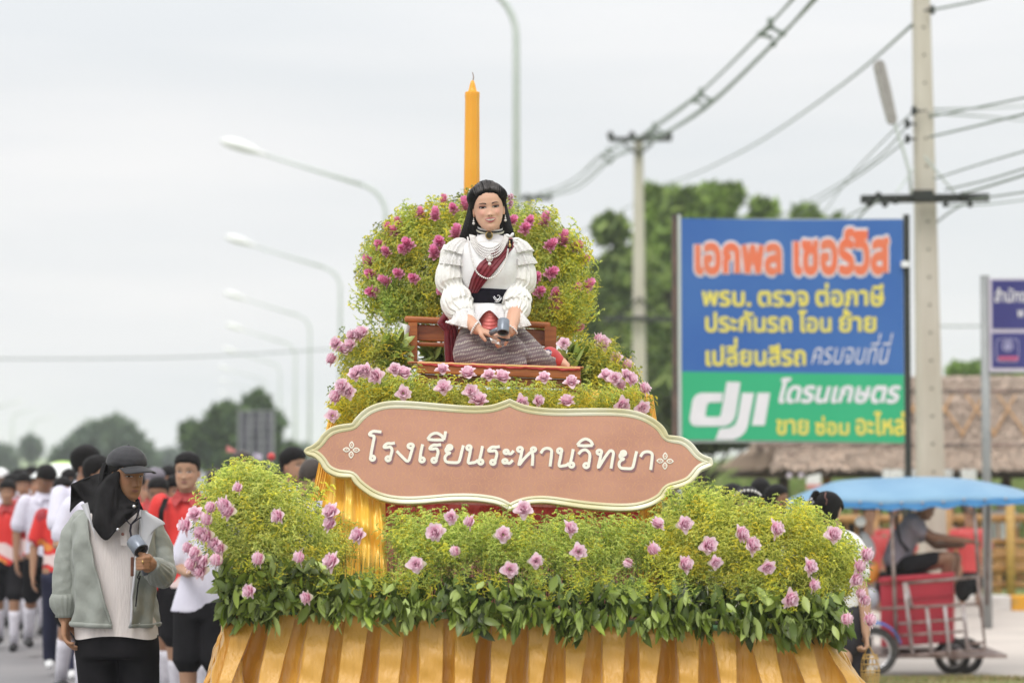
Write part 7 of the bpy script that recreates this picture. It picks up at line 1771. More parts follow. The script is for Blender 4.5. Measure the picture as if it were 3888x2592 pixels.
# hood cloth: tube round head and neck, plus the wing blown to the left
def curve(pts, s):
    A_ = np.array(pts, float); n = len(A_) - 1; q_ = min(max(s, 0), .9999) * n; i = int(q_); t = q_ - i
    p0, p1, p2, p3 = A_[max(i - 1, 0)], A_[i], A_[i + 1], A_[min(i + 2, n)]
    return .5 * ((2 * p1) + (-p0 + p2) * t + (2 * p0 - 5 * p1 + 4 * p2 - p3) * t * t + (-p0 + 3 * p1 - 3 * p2 + p3) * t ** 3)
# (zoom x, zoom y, depth offset): face-side edge of the hood, from the temple down under the chin
top = [(415, 195, .09), (455, 200, -.00), (500, 186, -.065), (522, 195, -.085), (520, 260, -.085), (540, 320, -.09), (585, 372, -.10), (622, 385, -.115), (650, 372, -.11)]
bot = [(205, 275, .09), (300, 400, .05), (345, 470, -.04), (352, 545, -.14), (432, 636, -.185), (500, 575, -.19), (560, 520, -.19), (620, 470, -.175), (660, 420, -.15)]
mid = [(290, 235, .12), (350, 300, .06), (410, 300, -.08), (450, 340, -.125), (480, 420, -.15), (510, 430, -.155), (560, 430, -.155), (610, 420, -.15), (655, 395, -.13)]
def hood(s, t):
    a, b, c = curve(top, s), curve(mid, s), curve(bot, s)
    p = a * (1 - t) * (1 - 2 * t) + b * 4 * t * (1 - t) + c * t * (2 * t - 1)
    w_ = .013 * math.sin(s * 19 + 5 * t) * t + .008 * math.sin(s * 37 - 9 * t) * t + .006 * math.sin(t * 17 + 6 * s)
    return tuple(QZ(p[0], p[1], p[2] + w_))
mb = MB(); mb.grid(hood, 60, 22); o = mb.build('hood', M['hood'], man, True); so = o.modifiers.new('s', 'SOLIDIFY'); so.thickness = .003
wing_t = [(205, 272, .10), (300, 235, .10), (400, 205, .10), (490, 185, .02), (530, 188, -.06)]
wing_b = [(200, 455, .14), (250, 400, .16), (290, 385, .14), (350, 440, .05), (430, 400, -.06)]
def wing(s, t):
    a, b = curve(wing_t, s), curve(wing_b, s); p = a + (b - a) * t
    return tuple(QZ(p[0], p[1], p[2] + .04 * math.sin(3.1 * t) + .012 * math.sin(9 * s + 2 * t)))
mb = MB(); mb.grid(wing, 30, 12); o = mb.build('hood_flap', M['hood'], man, True); so = o.modifiers.new('s', 'SOLIDIFY'); so.thickness = .003
bk = MB(); rings = []
for v, u, r_x, r_y in [(1755, 458, .080, .10), (1790, 452, .088, .11), (1840, 444, .088, .11), (1890, 440, .10, .10), (1930, 438, .125, .10), (1975, 436, .14, .09)]:
    rings.append([tuple(Q(u, v, .045) + np.array((r_x * math.cos(a), r_y * math.sin(a) * .8, 0))) for a in np.linspace(.15, math.pi + .85, 30)])
bk.loft(rings, cap=False, closed=False); bk.build('hood_back', M['hood'], man, True)
st = MB(); st.tube([QZ(648, 372, -.13), QZ(652, 400, -.15), QZ(650, 440, -.17), QZ(635, 490, -.19), QZ(598, 535, -.20)], .0035, 6); st.tube([QZ(560, 500, -.2), QZ(598, 537, -.205), QZ(640, 500, -.19), QZ(663, 486, -.17)], .003, 6); st.tube([QZ(598, 535, -.205), QZ(592, 575, -.21), QZ(604, 632, -.24), QZ(618, 650, -.30)], .0045, 6, flat=.5); st.build('cord', M['navy_v'], man, True)
for (x, y) in [(617, 415), (512, 566)]:
    mb = MB(); mb.ell(tuple(QZ(x, y, -.20)), .008, None, 10, 8); mb.build('snap_button', M['silver'], man, True)
# linen shirt
an = np.arange(40) / 40 * 6.2832
mb = MB(); rings = []
for x0, x1, y, dp in [(330, 640, 430, .07), (250, 720, 520, .10), (225, 745, 640, .125), (225, 750, 800, .13), (225, 755, 950, .135), (225, 758, 1080, .14), (228, 765, 1180, .145), (234, 772, 1262, .15)]:
    a, b = QZ(x0, y), QZ(x1, y); c = (a + b) / 2; hw = (b[0] - a[0]) / 2 - (.022 if y < 1150 else 0)
    rings.append([tuple(c + np.array((hw * math.copysign(abs(math.cos(q)) ** .85, math.cos(q)), dp * math.copysign(abs(math.sin(q)) ** .85, math.sin(q)), .010 * math.sin(q * 3) * (y > 1200)))) for q in an])
mb.loft(rings[::-1], cap=False); wrinkle(mb, .004, 12, (1, 1, .35), 4); mb.build('shirt', M['tee'], man, True)
mb = MB(); mb.grid(lambda s, t: tuple(QZ(520 + 44 * s + 10 * t, 480 + 190 * t, -.142 + .01 * (1 - t))), 4, 14); mb.build('placket', M['tee'], man, True)
mb = MB(); mb.tube([QZ(543, 596, -.142), QZ(543, 596, -.148)], .007, 12); mb.build('shirt_button', M['lip_n'], man, True)
# jacket body: open in front; angle measured from the front (-y)
def jk(s, t, off=.0):
    y = 440 + 740 * t
    xl = np.interp(y, [440, 520, 640, 800, 950, 1080, 1180], [290, 220, 205, 208, 212, 212, 214]); xr = np.interp(y, [440, 520, 640, 800, 950, 1080, 1180], [690, 765, 768, 762, 760, 762, 764])
    ol = np.interp(y, [440, 540, 700, 850, 1000, 1180], [335, 352, 385, 428, 470, 510]); orr = np.interp(y, [440, 540, 700, 850, 1000, 1180], [664, 668, 655, 632, 622, 612])
    cx = (xl + xr) / 2; hw = (xr - xl) / 2; dp = np.interp(y, [440, 520, 640, 950, 1180], [.075, .11, .15, .165, .175])
    n = 2.3; fa = lambda x: math.asin(np.clip((x - cx) / hw, -.99, .99))
    a0 = fa(orr); a1 = fa(ol) + 2 * math.pi     # going clockwise round the back
    a = a0 + (a1 - a0) * s
    sx_ = math.copysign(abs(math.sin(a)) ** .9, math.sin(a)); cy_ = math.copysign(abs(math.cos(a)) ** .9, math.cos(a))
    p = QZ(cx + hw * sx_, y + (8 * math.sin(s * 6.28) if t > .95 else 0), 0); pulls = .008 * math.sin(a * 9 + 5 * t + 1.5 * math.sin(6 * t)) * (.4 + t) + .004 * math.sin(19 * t + 5 * a) + .0015 * math.sin(38 * t - 9 * a)
    p[1] -= (dp + pulls + off) * cy_; p[0] += pulls * sx_
    return p
mb = MB(); mb.grid(lambda s, t: tuple(jk(s, t)), 90, 40); o = mb.build('jacket_body', M['jacket'], man, True); so = o.modifiers.new('s', 'SOLIDIFY'); so.thickness = .006; so.offset = 1
mb = MB(); mb.tube([jk(s / 60, 1.0, .004) for s in range(61)], .012, 8, flat=.6); mb.build('hem_band', M['jacket'], man, True)
for s_ in (.003, .997):
    mb = MB(); mb.tube([jk(s_, t / 20, .006) for t in range(21)], .006, 8); mb.build('zip_edge', M['lining'] if s_ < .5 else M['jacket'], man, True)
# collar / lining folds
mb = MB(); mb.grid(lambda s, t: tuple(QZ(*(np.array((268, 405)) * (1 - s) * (1 - t) + np.array((352, 560)) * s * (1 - t) + np.array((315, 388)) * (1 - s) * t + np.array((385, 700)) * s * t), -.14 - .035 * s - .01 * math.sin(3.1 * t))), 12, 6); mb.build('lining_left', M['lining'], man, True)
lt = [(662, 435), (664, 560), (655, 700), (640, 760)]; rt = [(700, 450), (820, 525), (755, 560), (700, 740)]
def lin(s, t):
    a, b = curve(lt, s), curve(rt, s); p = a + (b - a) * t; return tuple(QZ(p[0], p[1], -.155 - .02 * math.sin(3.1 * t) * (1 - s) - .01 * t))
mb = MB(); mb.grid(lin, 20, 8); mb.build('lining_right', M['lining'], man, True)
# sleeves
sl = MB()
sp_ = [QZ(268, 510, .02), QZ(212, 620, .02), QZ(175, 780, .01), QZ(165, 940, -.01), QZ(166, 1050, -.02)]
chain(sl, sp_, [.050, .058, .060, .058, .054], n=20)
rm = remesh(sl, .006, 2); wrinkle(rm, .010, 21, (1, 1, 1.4), 7); wrinkle(rm, .006, 46, (1, 1, 1.3), 2); rm.build('sleeve', M['jacket'], man, True)
def cuff(path, radii, name, n=60, wv=(16, .05)):
    rings = []; Pn = [np.array(p) for p in path]
    for i, p in enumerate(Pn):
        t = Pn[min(i + 1, len(Pn) - 1)] - Pn[max(i - 1, 0)]; t /= np.linalg.norm(t); x = np.cross((0, 1, 0), t); x /= np.linalg.norm(x); y_ = np.cross(t, x)
        rings.append([tuple(p + (x * math.cos(a) + y_ * math.sin(a)) * radii[i] * (1 + wv[1] * math.sin(wv[0] * a + math.sin(3 * a)))) for a in np.arange(n) / n * 6.2832])
    mb = MB(); mb.loft(rings, cap=True); mb.build(name, M['jacket'], man, True)
cuff([QZ(163, 985, -.02), QZ(163, 1020, -.02), QZ(162, 1060, -.025), QZ(166, 1095, -.03), QZ(168, 1118, -.03), QZ(168, 1138, -.03)], [.056, .066, .063, .052, .042, .043], 'cuff')
sl = MB()
sp_ = [QZ(752, 570, .02), QZ(798, 700, .03), QZ(820, 850, -.02), QZ(795, 875, -.14), QZ(765, 845, -.22)]
chain(sl, sp_, [.050, .056, .060, .056, .050], n=20)
rm = remesh(sl, .006, 2); wrinkle(rm, .010, 22, (1, 1, 1), 3); wrinkle(rm, .006, 48, (1, 1, 1), 8); rm.build('sleeve', M['jacket'], man, True)
cuff([QZ(800, 868, -.16), QZ(785, 856, -.20), QZ(768, 838, -.245), QZ(750, 818, -.28), QZ(738, 806, -.30), QZ(730, 802, -.308)], [.050, .060, .060, .050, .040, .041], 'cuff')
# trousers
tr = MB(); x0, x1 = QZ(236, 1250), QZ(770, 1250)
rings = []
for y, a_, b_ in [(1225, 240, 765), (1300, 232, 776), (1370, 230, 782), (1400, 234, 780)]:
    p, q_ = QZ(a_, y), QZ(b_, y); c = (p + q_) / 2; hw = (q_[0] - p[0]) / 2
    rings.append([tuple(c + np.array((hw * math.copysign(abs(math.cos(q)) ** .9, math.cos(q)), .135 * math.sin(q), 0))) for q in an])
tr.loft(rings[::-1])
for (xa, xb) in [(372, 395), (650, 660)]:
    chain(tr, [QZ(xa, 1400, 0), QZ(xb, 1900, -.02), QZ(xb, 2350, .02)], [.094, .078, .062], n=18)
V = None; rm = remesh(tr, .010, 3); wrinkle(rm, .007, 11, (1, 1, .8), 6); rm.build('trousers', M['shorts'], man, True)
for xb in (395, 660):
    a = QZ(xb, 2400, 0); so_ = MB(); capsule(so_, (a[0], YM + .04, .045), .045, (a[0] + .02, YM - .15, .04), .04, n=12); so_.build('shoe', M['shoe'], man, True)
root = handfan(Q(522, 2070, -.36), (.55, -.55, -.62), .036, .072, (.22, .45, -1), .11, 'grey handheld fan in the fist of the man with the black cap')
mb = MB(); a = Q(502, 2150, -.30); b_ = np.array((.014, .009, .085)); mb.box(tuple(a), tuple(b_ * 1.0)); o = mb.build('phone_case', mat('brown leather', (.13, .045, .025), .5, noise=(30, (.17, .07, .04), .4, .6)), None, base=a); tag(o, 'narrow brown case held behind the grey hand fan', 'case'); bv = o.modifiers.new('b', 'BEVEL'); bv.width = .003
mb = MB(); mb.tube([Q(532, 2168, -.36), Q(522, 2190, -.34), Q(528, 2200, -.34), Q(532, 2186, -.35), Q(524, 2215, -.32), Q(515, 2300, -.24)], .0035, 6); tag(mb.build('fan_strap', M['black_pl'], None, True, base=Q(525, 2190, -.34)), 'black looped strap hanging from the fist with the hand fan', 'strap')

# ------------------------------------------------------------------ girl at the right end, seen from behind
YG = 13.6; kg = YG / F_PX
def G(u, v, dy=0): return np.array(P(u, v, YG + dy))
gl = empty('person', Vector((P(3200, 1740, YG).x, YG, 0)), 'girl in white shirt with star hair clip and glasses carrying a small basket', 'person')
SKG = (.50, .30, .20); body = MB(); hd = Head(.212, .96, .8, 0)
T = place_head(hd, G(3140, 1945, 0), 128, 34, 12, gl, body, SKG, False, 'lip_n', 0, False, False)
sk = MB(); capsule(sk, G(3150, 1990, .0), .05, G(3180, 2060, .03), .055)
wr_ = G(3288, 2400, -.10); chain(sk, [G(3245, 2130, -.02), G(3283, 2290, -.06), wr_], [.042, .036, .025], n=12); hand(sk, wr_, (.05, -.1, -1), (-1, 0, 0), .155, .75, 1, .04, 10)
chain(sk, [G(3130, 2130, -.02), G(3090, 2290, -.06), G(3110, 2400, -.1)], [.042, .036, .025], n=12)
for s in (-.07, .07): chain(sk, [G(3190, 2500, s), np.array((gl.location.x + s, YG, .45)), np.array((gl.location.x + s, YG, .06))], [.07, .05, .035])
r_ = remesh(sk, .0065, 2); joined(body, r_, SKG); body.build('body', M['skin'], gl, True)
hs = hair_shell(hd, T, lambda V: ss(-.02, .03, V[:, 2] - np.where(V[:, 1] < -.10, .22, -.55)), lambda V: .14 + .06 * ss(.1, .45, V[:, 2]), (0, .03, .05), 48, 72, .012, 6); hs.build('hair', M['hair'], gl, True)
for i in range(7):
    a = i / 6; mb = MB(); c = G(3072 + 26 * a, 1872 + 60 * (1 - a) - 8 * math.sin(3 * a), -.10); mb.ell(tuple(c), (.020, .018, .016), None, 10, 8); mb.build('hair_curl', M['hair'], gl, True)
mb = MB(); mb.tube([G(3135, 1868, -.118), G(3132, 1885, -.135), G(3140, 1898, -.14), G(3136, 1915, -.14)], .0022, 6); mb.build('hair_parting', M['lip_n'], gl, True)
mb = MB(); c = G(3077, 1905, -.16); pts = [c + np.array((.022 * (1 if k_ % 2 == 0 else .45) * math.sin(k_ * math.pi / 5 + .3), 0, .026 * (1 if k_ % 2 == 0 else .45) * math.cos(k_ * math.pi / 5 + .3))) for k_ in range(11)]
mb.tube(pts, .0028, 6); mb.build('star_clip', M['silver'], gl, True)
mb = MB(); mb.tube([G(3130, 1982, -.13), G(3160, 1980, -.12), G(3188, 1974, -.06)], .003, 6); mb.tube([G(3188, 1966, -.06), G(3192, 1976, -.05), G(3187, 1990, -.05), G(3182, 1978, -.06), G(3188, 1966, -.06)], .0025, 6); mb.build('glasses', M['gold'], gl, True)
tr = MB(); tr.ell(tuple(G(3190, 2110, .02)), (.155, .11, .15), None, 20, 14); capsule(tr, G(3190, 2120, .02), .125, G(3195, 2350, .02), .12, n=20); capsule(tr, G(3240, 2090, .0), .062, G(3262, 2170, -.02), .062, n=14); capsule(tr, G(3135, 2090, .0), .062, G(3118, 2170, -.02), .062, n=14)
rm = remesh(tr, .009, 3); wrinkle(rm, .006, 14, (1, 1, .6), 3); rm.build('shirt', M['blouse'], gl, True)
tr = MB(); capsule(tr, G(3200, 2330, .02), .13, G(3205, 2440, .02), .125, n=18)
for s in (-.07, .07): chain(tr, [G(3205, 2440, .02) + np.array((s, 0, 0)), np.array((gl.location.x + s, YG, .5)), np.array((gl.location.x + s, YG, .12))], [.085, .07, .06])
rm = remesh(tr, .010, 3); wrinkle(rm, .005, 12, (1, 1, .6), 3); rm.build('trousers', mat('charcoal trousers', (.03, .028, .036), .8, noise=(6, (.04, .038, .046), .4, .6)), gl, True)
for s in (-.08, .08): so_ = MB(); capsule(so_, (gl.location.x + s, YG + .04, .04), .04, (gl.location.x + s, YG - .12, .035), .035, n=12); so_.build('shoe', M['shoe'], gl, True)
# basket
bk_ = empty('basket', Vector(G(3302, 2600, -.12)), 'small open woven bamboo basket hanging from the hand of the girl', 'basket')
cx, kb = 3304, kg
for k_ in range(12):
    a = k_ / 12 * 6.2832; pr = [(2484, 26), (2510, 34), (2545, 36), (2580, 34), (2610, 28)]
    mb = MB(); mb.tube([G(cx + r2 * math.cos(a + .25 * j), v, -.12 + r2 * kb * math.sin(a + .25 * j)) for j, (v, r2) in enumerate(pr)], .0016, 5); mb.build('stake', M['bamboo_y'], bk_)
    mb = MB(); mb.tube([G(cx + r2 * math.cos(a - .25 * j), v, -.12 + r2 * kb * math.sin(a - .25 * j)) for j, (v, r2) in enumerate(pr)], .0016, 5); mb.build('stake', M['bamboo_y'], bk_)
for v, r2 in [(2484, 26), (2498, 31), (2520, 35), (2545, 36.5), (2556, 36), (2564, 36), (2572, 35.5), (2580, 35), (2588, 34), (2596, 32), (2604, 30)]:
    mb = MB(); mb.tube([G(cx + r2 * math.cos(a), v, -.12 + r2 * kb * math.sin(a)) for a in np.arange(25) / 24 * 6.2832], .0032, 5); mb.build('hoop', M['bamboo_y'], bk_)
mb = MB(); mb.tube([G(cx - 27, 2500, -.12), G(cx - 14, 2460, -.12), G(cx - 10, 2440, -.12), G(cx + 6, 2470, -.12), G(cx + 20, 2495, -.12), G(cx + 27, 2520, -.12)], .004, 6); mb.build('handle', M['bamboo_y'], bk_, True)
mb = MB(); mb.ell(tuple(G(cx, 2545, -.12)), (.022, .022, .030), None, 16, 10); wrinkle(mb, .006, 60, (1, 1, 1), 3); o = mb.build('plastic_bag', mat('milky plastic', (.62, .60, .55), .4, noise=(30, (.75, .73, .7), .4, .6)), None, True, base=G(cx, 2545, -.12)); tag(o, 'milky plastic bag inside the small woven basket', 'bag')

# woman with pearl headband behind the right flower mound, and the dark heads behind her
def bust(u, vt, d, label, hairm='hair', band=False, yaw=0, pitch=0, skin=(.50, .31, .21), face=True, shirt='lining'):
    Y = d; k = Y / F_PX; Hh = .215; c = np.array(P(u, vt, Y)) + np.array((0, 0, -.5 * Hh - .03)); 
    root = empty('person', Vector((c[0], Y, 0)), label, 'person', 'people behind the right end of the float')
    body = MB(); hd = Head(Hh, .97, .85, 0); T = place_head(hd, c, yaw, pitch, 0, root, body, skin, False, 'lip_n', 0, True, face, .5)
    sk = MB(); top = c[2] - .10; capsule(sk, c + np.array((0, .01, -.08)), .05, c + np.array((0, .02, -.20)), .055)
    zz = c[2]
    for s in (-1, 1):
        S = np.array((c[0] + s * .16, Y + .02, zz - .24)); chain(sk, [S, S + np.array((s * .05, .02, -.27)), S + np.array((s * .04, -.05, -.5))], [.045, .038, .026], n=10)
        hand(sk, S + np.array((s * .04, -.05, -.5)), (0, -.2, -1), (-s, 0, 0), .16, .3, s, .08, 8)
        chain(sk, [np.array((c[0] + s * .09, Y, zz - .72)), np.array((c[0] + s * .09, Y - .02, max(.45, (zz - .72) * .5))), np.array((c[0] + s * .09, Y, .07))], [.08, .055, .036], n=10)
    r_ = remesh(sk, .012, 2); joined(body, r_, skin); body.build('body', M['skin'], root, True)
    hair_shell(hd, T, male_mask(.24, -.2, -.4), lambda V: .11 + .06 * ss(.1, .45, V[:, 2]), nz=40, na=56, noise_=.01, seed=4).build('hair', M[hairm], root, True)
    if band:
        for k_ in range(9):
            a = (k_ - 4) / 4.4 * 1.25; q = T([[.375 * math.sin(a) * 1.02, -.20 * math.cos(a) - .05, .30 + .27 * math.cos(a) - .06]])[0]
            mb = MB(); mb.ell(tuple(q), .0085, None, 10, 8); mb.build('pearl', M['pearl'], root, True)
    tr = MB(); tr.ell((c[0], Y + .02, zz - .30), (.185, .105, .09), None, 16, 10); capsule(tr, (c[0], Y + .02, zz - .33), .125, (c[0], Y + .01, zz - .75), .125, n=16)
    for s in (-1, 1): capsule(tr, (c[0] + s * .16, Y + .02, zz - .27), .06, (c[0] + s * .20, Y + .02, zz - .42), .062, n=12)
    rm = remesh(tr, .012, 2); rm.build('shirt', M[shirt], root, True)
    tr = MB(); capsule(tr, (c[0], Y + .01, zz - .72), .13, (c[0], Y, zz - .82), .13, n=14)
    for s in (-1, 1): capsule(tr, (c[0] + s * .09, Y, zz - .8), .09, (c[0] + s * .09, Y, max(.3, zz - 1.1)), .08, n=12)
    remesh(tr, .014, 2).build('shorts', M['shorts'], root, True)
    return root
bust(2836, 1834, 14.6, 'woman with pearl headband whose forehead shows over the right flower mound', band=True, pitch=12, shirt='blouse')
bust(2782, 1824, 16.5, 'dark haired person just left of the pearl headband', skin=(.3, .16, .1), face=False, yaw=150)
bust(2888, 1806, 18.5, 'tallest dark haired person right of the pearl headband', skin=(.3, .16, .1), face=False, yaw=160)
bust(2950, 1828, 18.0, 'dark haired person in front of the hut post', skin=(.3, .16, .1), face=False, yaw=60)
for i, (u, v, d, lb, m_) in enumerate([(3300, 1905, 25.5, 'person in red seen under the blue canopy left of the driver', 'red_cloth'), (3395, 1880, 26, 'person in red seen under the blue canopy beside its front post', 'red_cloth'), (3680, 1880, 26.5, 'person in red standing by the bamboo fence right of the utility pole', 'red_cloth'), (3478, 1870, 31.5, 'person in grey sitting area behind the fence', 'lining'), (3800, 1830, 32, 'person in grey shirt behind the fence by the yellow post', 'lining'), (3610, 1850, 32.3, 'person in grey behind the fence right of the near pole', 'shorts'), (3250, 1870, 32.2, 'person in dark clothes behind the fence near the hut post', 'shorts'), (3730, 1845, 32.6, 'person in dark clothes behind the road sign pole', 'shorts')]):
    bust(u, v, d, lb, skin=(.34, .19, .12), face=False, shirt=m_, yaw=20 * i)
# hanging snack bags under the eave
for (u, v, m_, lb) in [(2997, 1806, 'petal_light', 'pale round lantern under the eave, left one'), (3042, 1806, 'petal_light', 'pale round lantern under the eave, right one')]:
    mb = MB(); mb.ell(tuple(P(u, v, 31)), .035, None, 12, 8, (.8, .72, .8)); tag(mb.build('lantern', M[m_], None, True, base=P(u, v, 31)), lb, 'lantern')
sg = empty('hanging_board', P(3090, 1820, 31), 'small colourful board hanging under the thatched eave', 'board')
mb = MB(); mb.grid(lambda s, t: P(3062 + 55 * s, 1795 + 50 * t + 12 * (1 - s), 31), 3, 3); mb.build('upper_panel', M['lamp_white'], sg)
mb = MB(); mb.grid(lambda s, t: P(3062 + 62 * s, 1838 + 16 * t, 30.95), 3, 2); mb.build('lower_panel', M['pink_cloth'], sg)

# ------------------------------------------------------------------ motor sidecar with blue canopy
YT = 21.6; kt = YT / F_PX
def S_(x, y, dy=0):  # coords of the right-bottom crop (2900+x*.5688, 1700+y*.5688)
    return np.array(P(2900 + x * .5688, 1700 + y * .5688, YT + dy))
zg = P(3500, 2559, YT).z
tk = empty('motor_sidecar', Vector((S_(1100, 1300)[0], YT, zg)), 'motorcycle sidecar cart with bulging blue canopy and iron cage on the right', 'motor sidecar')
M['frame'] = mat('rusty steel frame', (.30, .24, .22), .55, .4, noise=(9, (.18, .12, .10), .42, .62)); M['frame_l'] = mat('worn steel', (.42, .38, .38), .5, .4, noise=(12, (.26, .2, .18), .45, .65))
M['canopy'] = mat('blue tarpaulin', (.15, .30, .46), .5, noise=(2.2, (.20, .36, .51), .35, .65), bump=(5, .25), sheen=.2)
M['redbox'] = mat('red ice box', (.42, .03, .05), .45, noise=(2, (.36, .025, .045), .4, .6)); M['tyre'] = mat('tyre', (.03, .03, .03), .8, noise=(20, (.06, .055, .05), .4, .65)); M['bluefend'] = mat('blue mudguard', (.01, .16, .50), .3, noise=(5, (.015, .18, .52), .4, .6), coat=.4)
def cano(s, t):
    x = 85 + s * 1735; zt = np.interp(s, [0, .22, .45, .58, .75, 1], [392, 352, 372, 362, 345, 330]); b = (math.sin(math.pi * min(1, .02 + s * .97)) ** .75) * math.sin(math.pi * t) ** .8
    near = .0; dep = 1.15 * t
    left = np.interp(s, [0, .22], [1, 0]) if s < .22 else 0
    return tuple(S_(x + left * 0, zt - 175 * b * (1 - .0 * t) + 5 * math.sin(s * 50) * (t < .05) + left * 26 * (1 - t), -.25 + dep + left * .25 * (1 - t)))
mb = MB(); mb.grid(cano, 56, 20); o = mb.build('canopy', M['canopy'], tk, True); so = o.modifiers.new('s', 'SOLIDIFY'); so.thickness = .012
mb = MB(); mb.grid(lambda s, t: tuple(np.array(cano(s, 0)) + np.array((0, -.008, -.055 * t - .008 * math.sin(s * 60) * t))), 56, 2); mb.build('valance', mat('blue tarpaulin edge', (.06, .25, .56), .5, noise=(6, (.08, .28, .6), .4, .6)), tk, True)
for i in range(12): c = np.array(cano(.08 + i * .08, 0)); q = MB(); q.ell(tuple(c + np.array((0, -.02, .0))), .012, None, 8, 6); q.build('eyelet', M['frame_l'], tk)
def bar(a, b, r=.014, m_='frame', name='bar', extra=None):
    pts = [S_(*a)] + ([S_(*e) for e in extra] if extra else []) + [S_(*b)]
    q = MB(); q.tube([Vector(p) for p in pts], r, 8); q.build(name, M[m_], tk, True)
bar((848, 370, -.2), (890, 1400, -.2), .017, name='post'); bar((1400, 345, -.2), (1455, 1130, -.2), .017, name='post'); bar((930, 380, .85), (965, 1200, .8), .015, name='post'); bar((1500, 345, .8), (1490, 1050, .8), .015, name='post')
bar((860, 465, -.2), (960, 378, -.15)); bar((1310, 365, -.2), (1405, 450, -.2))
for a, b, r in [((930, 905, -.22), (1425, 858, -.22), .014), ((700, 1075, -.2), (1430, 1040, -.22), .013), ((900, 1172, -.24), (1330, 1138, -.24), .011), ((900, 1250, -.24), (1330, 1222, -.24), .011), ((880, 1392, -.22), (1475, 1345, -.22), .016), ((1370, 1305, -.22), (1475, 1298, -.22), .013), ((1475, 1298, -.22), (1475, 1350, -.22), .013), ((1425, 858, -.22), (1475, 1300, -.22), .011)]:
    bar(a, b, r, 'frame', 'rail')
for a, b in [((938, 900, -.25), (995, 1385, -.25)), ((1088, 1065, -.25), (1122, 1375, -.25)), ((1208, 1055, -.25), (1240, 1368, -.25)), ((1330, 1045, -.25), (1362, 1355, -.25)), ((950, 905, -.25), (985, 1060, -.25))]:
    bar(a, b, .017, 'frame_l', 'slat')
mb = MB(); a, b = S_(775, 1392), S_(1290, 1345); mb.box(((a[0] + b[0]) / 2 + .18, YT + .3, a[2] + .02), (b[0] - a[0] + .45, 1.0, .03)); mb.build('floor', M['frame'], tk)
# red box
def boxq(x0, x1, y0, y1, d0, d1, m_, name, par=tk, skew=0):
    V = []
    for (yy, ins) in ((y1, .0), (y0, 0)):
        for (x, d) in ((x0, d0), (x1, d0), (x1 + 8, d1), (x0 + 8, d1)):
            V.append(S_(x + (6 if yy == y1 and x == x0 else 0) - (8 if yy == y1 and x == x1 else 0), yy - (x - x0) * skew, d))
    q = MB(); q.add(V, [(0, 1, 2, 3)[::-1], (4, 5, 6, 7), (0, 1, 5, 4), (1, 2, 6, 5), (2, 3, 7, 6), (3, 0, 4, 7)]); o = q.build(name, M[m_], par); bv = o.modifiers.new('b', 'BEVEL'); bv.width = .015; bv.segments = 3; return o
ib = empty('ice_box', Vector(S_(1030, 1350, .1)), 'big red plastic ice box inside the cage of the sidecar', 'ice box')
boxq(775, 1268, 905, 1330, -.13, .5, 'redbox', 'box_body', ib, .07); boxq(768, 1275, 862, 902, -.16, .52, 'redbox', 'lid', ib, .07)
boxq(880, 1268, 1000, 1012, -.145, -.12, 'redbox', 'rib', ib, .07)
mb = MB(); rb_ = S_(1100, 1345, 0); 
bg = MB(); bg.ell(tuple(S_(1330, 945, -.12)), (.075, .07, .105), None, 16, 12); wrinkle(bg, .008, 30, (1, 1, 1), 3); tag(bg.build('bag', M['hood'], None, True, base=S_(1330, 945, -.12)), 'shiny black bag hung at the back corner of the red ice box', 'bag')
bg = MB(); bg.ell(tuple(S_(720, 1000, -.1)), (.065, .06, .09), None, 16, 12); wrinkle(bg, .007, 30, (1, 1, 1), 5); tag(bg.build('bag', mat('grey plastic bag', (.48, .47, .52), .4, noise=(9, (.4, .4, .45), .4, .6)), None, True, base=S_(720, 1000, -.1)), 'pale grey plastic bag left of the red ice box', 'bag')
bg = MB(); bg.ell(tuple(S_(720, 840, .0)), (.065, .06, .12), np.array(Euler((0, .25, 0)).to_matrix()), 16, 12); tag(bg.build('jug', mat('orange plastic', (.62, .22, .03), .4, noise=(9, (.55, .2, .03), .4, .6)), None, True, base=S_(720, 840, 0)), 'orange plastic jug behind the flowers at the sidecar front', 'jug')
bg = MB(); bg.ell(tuple(S_(680, 660, .05)), (.085, .05, .13), np.array(Euler((0, -.3, 0)).to_matrix()), 16, 12); wrinkle(bg, .01, 25, (1, 1, 1), 5); tag(bg.build('bag', M['lining'], None, True, base=S_(680, 660, .05)), 'large crumpled clear bag hanging above the orange jug', 'bag')
# wheels
def wheel(x, y, r, dy, nm='wheel', sp=16):
    c = S_(x, y, dy); rt = empty(nm, Vector(c) - Vector(tk.location), None, None); rt.parent = tk; base = Vector(c)
    an2 = np.arange(37) / 36 * 6.2832
    tilt = .12
    pt = lambda rr, a, d=0: Vector((c[0] + rr * math.cos(a), c[1] + d + rr * math.cos(a) * tilt, c[2] + rr * math.sin(a)))
    q = MB(); q.tube([pt(r - .03, a) for a in an2], .032, 10, cap=False); o = q.build('tyre', M['tyre'], rt, True)
    q = MB(); q.tube([pt(r - .065, a) for a in an2], .010, 8, cap=False); q.build('rim', M['silver'], rt, True)
    q = MB(); q.tube([pt(0, 0, -.05), pt(0, 0, .05)], .035, 12); q.build('hub', M['frame_l'], rt, True)
    q = MB()
    for k_ in range(sp): a = k_ / sp * 6.2832; q.tube([pt(.02, a + .5, .03 * (-1) ** k_), pt(r - .065, a)], .0025, 4)
    q.build('spokes', M['frame_l'], rt)['kind'] = 'stuff'
    return rt
rw = (1510 - 1195) / 2 * .5688 * kt
wheel(735, 1355, rw, -.34); wheel(1260, 1385, rw * .78, .2); wheel(1345, 1385, rw * .78, .35)
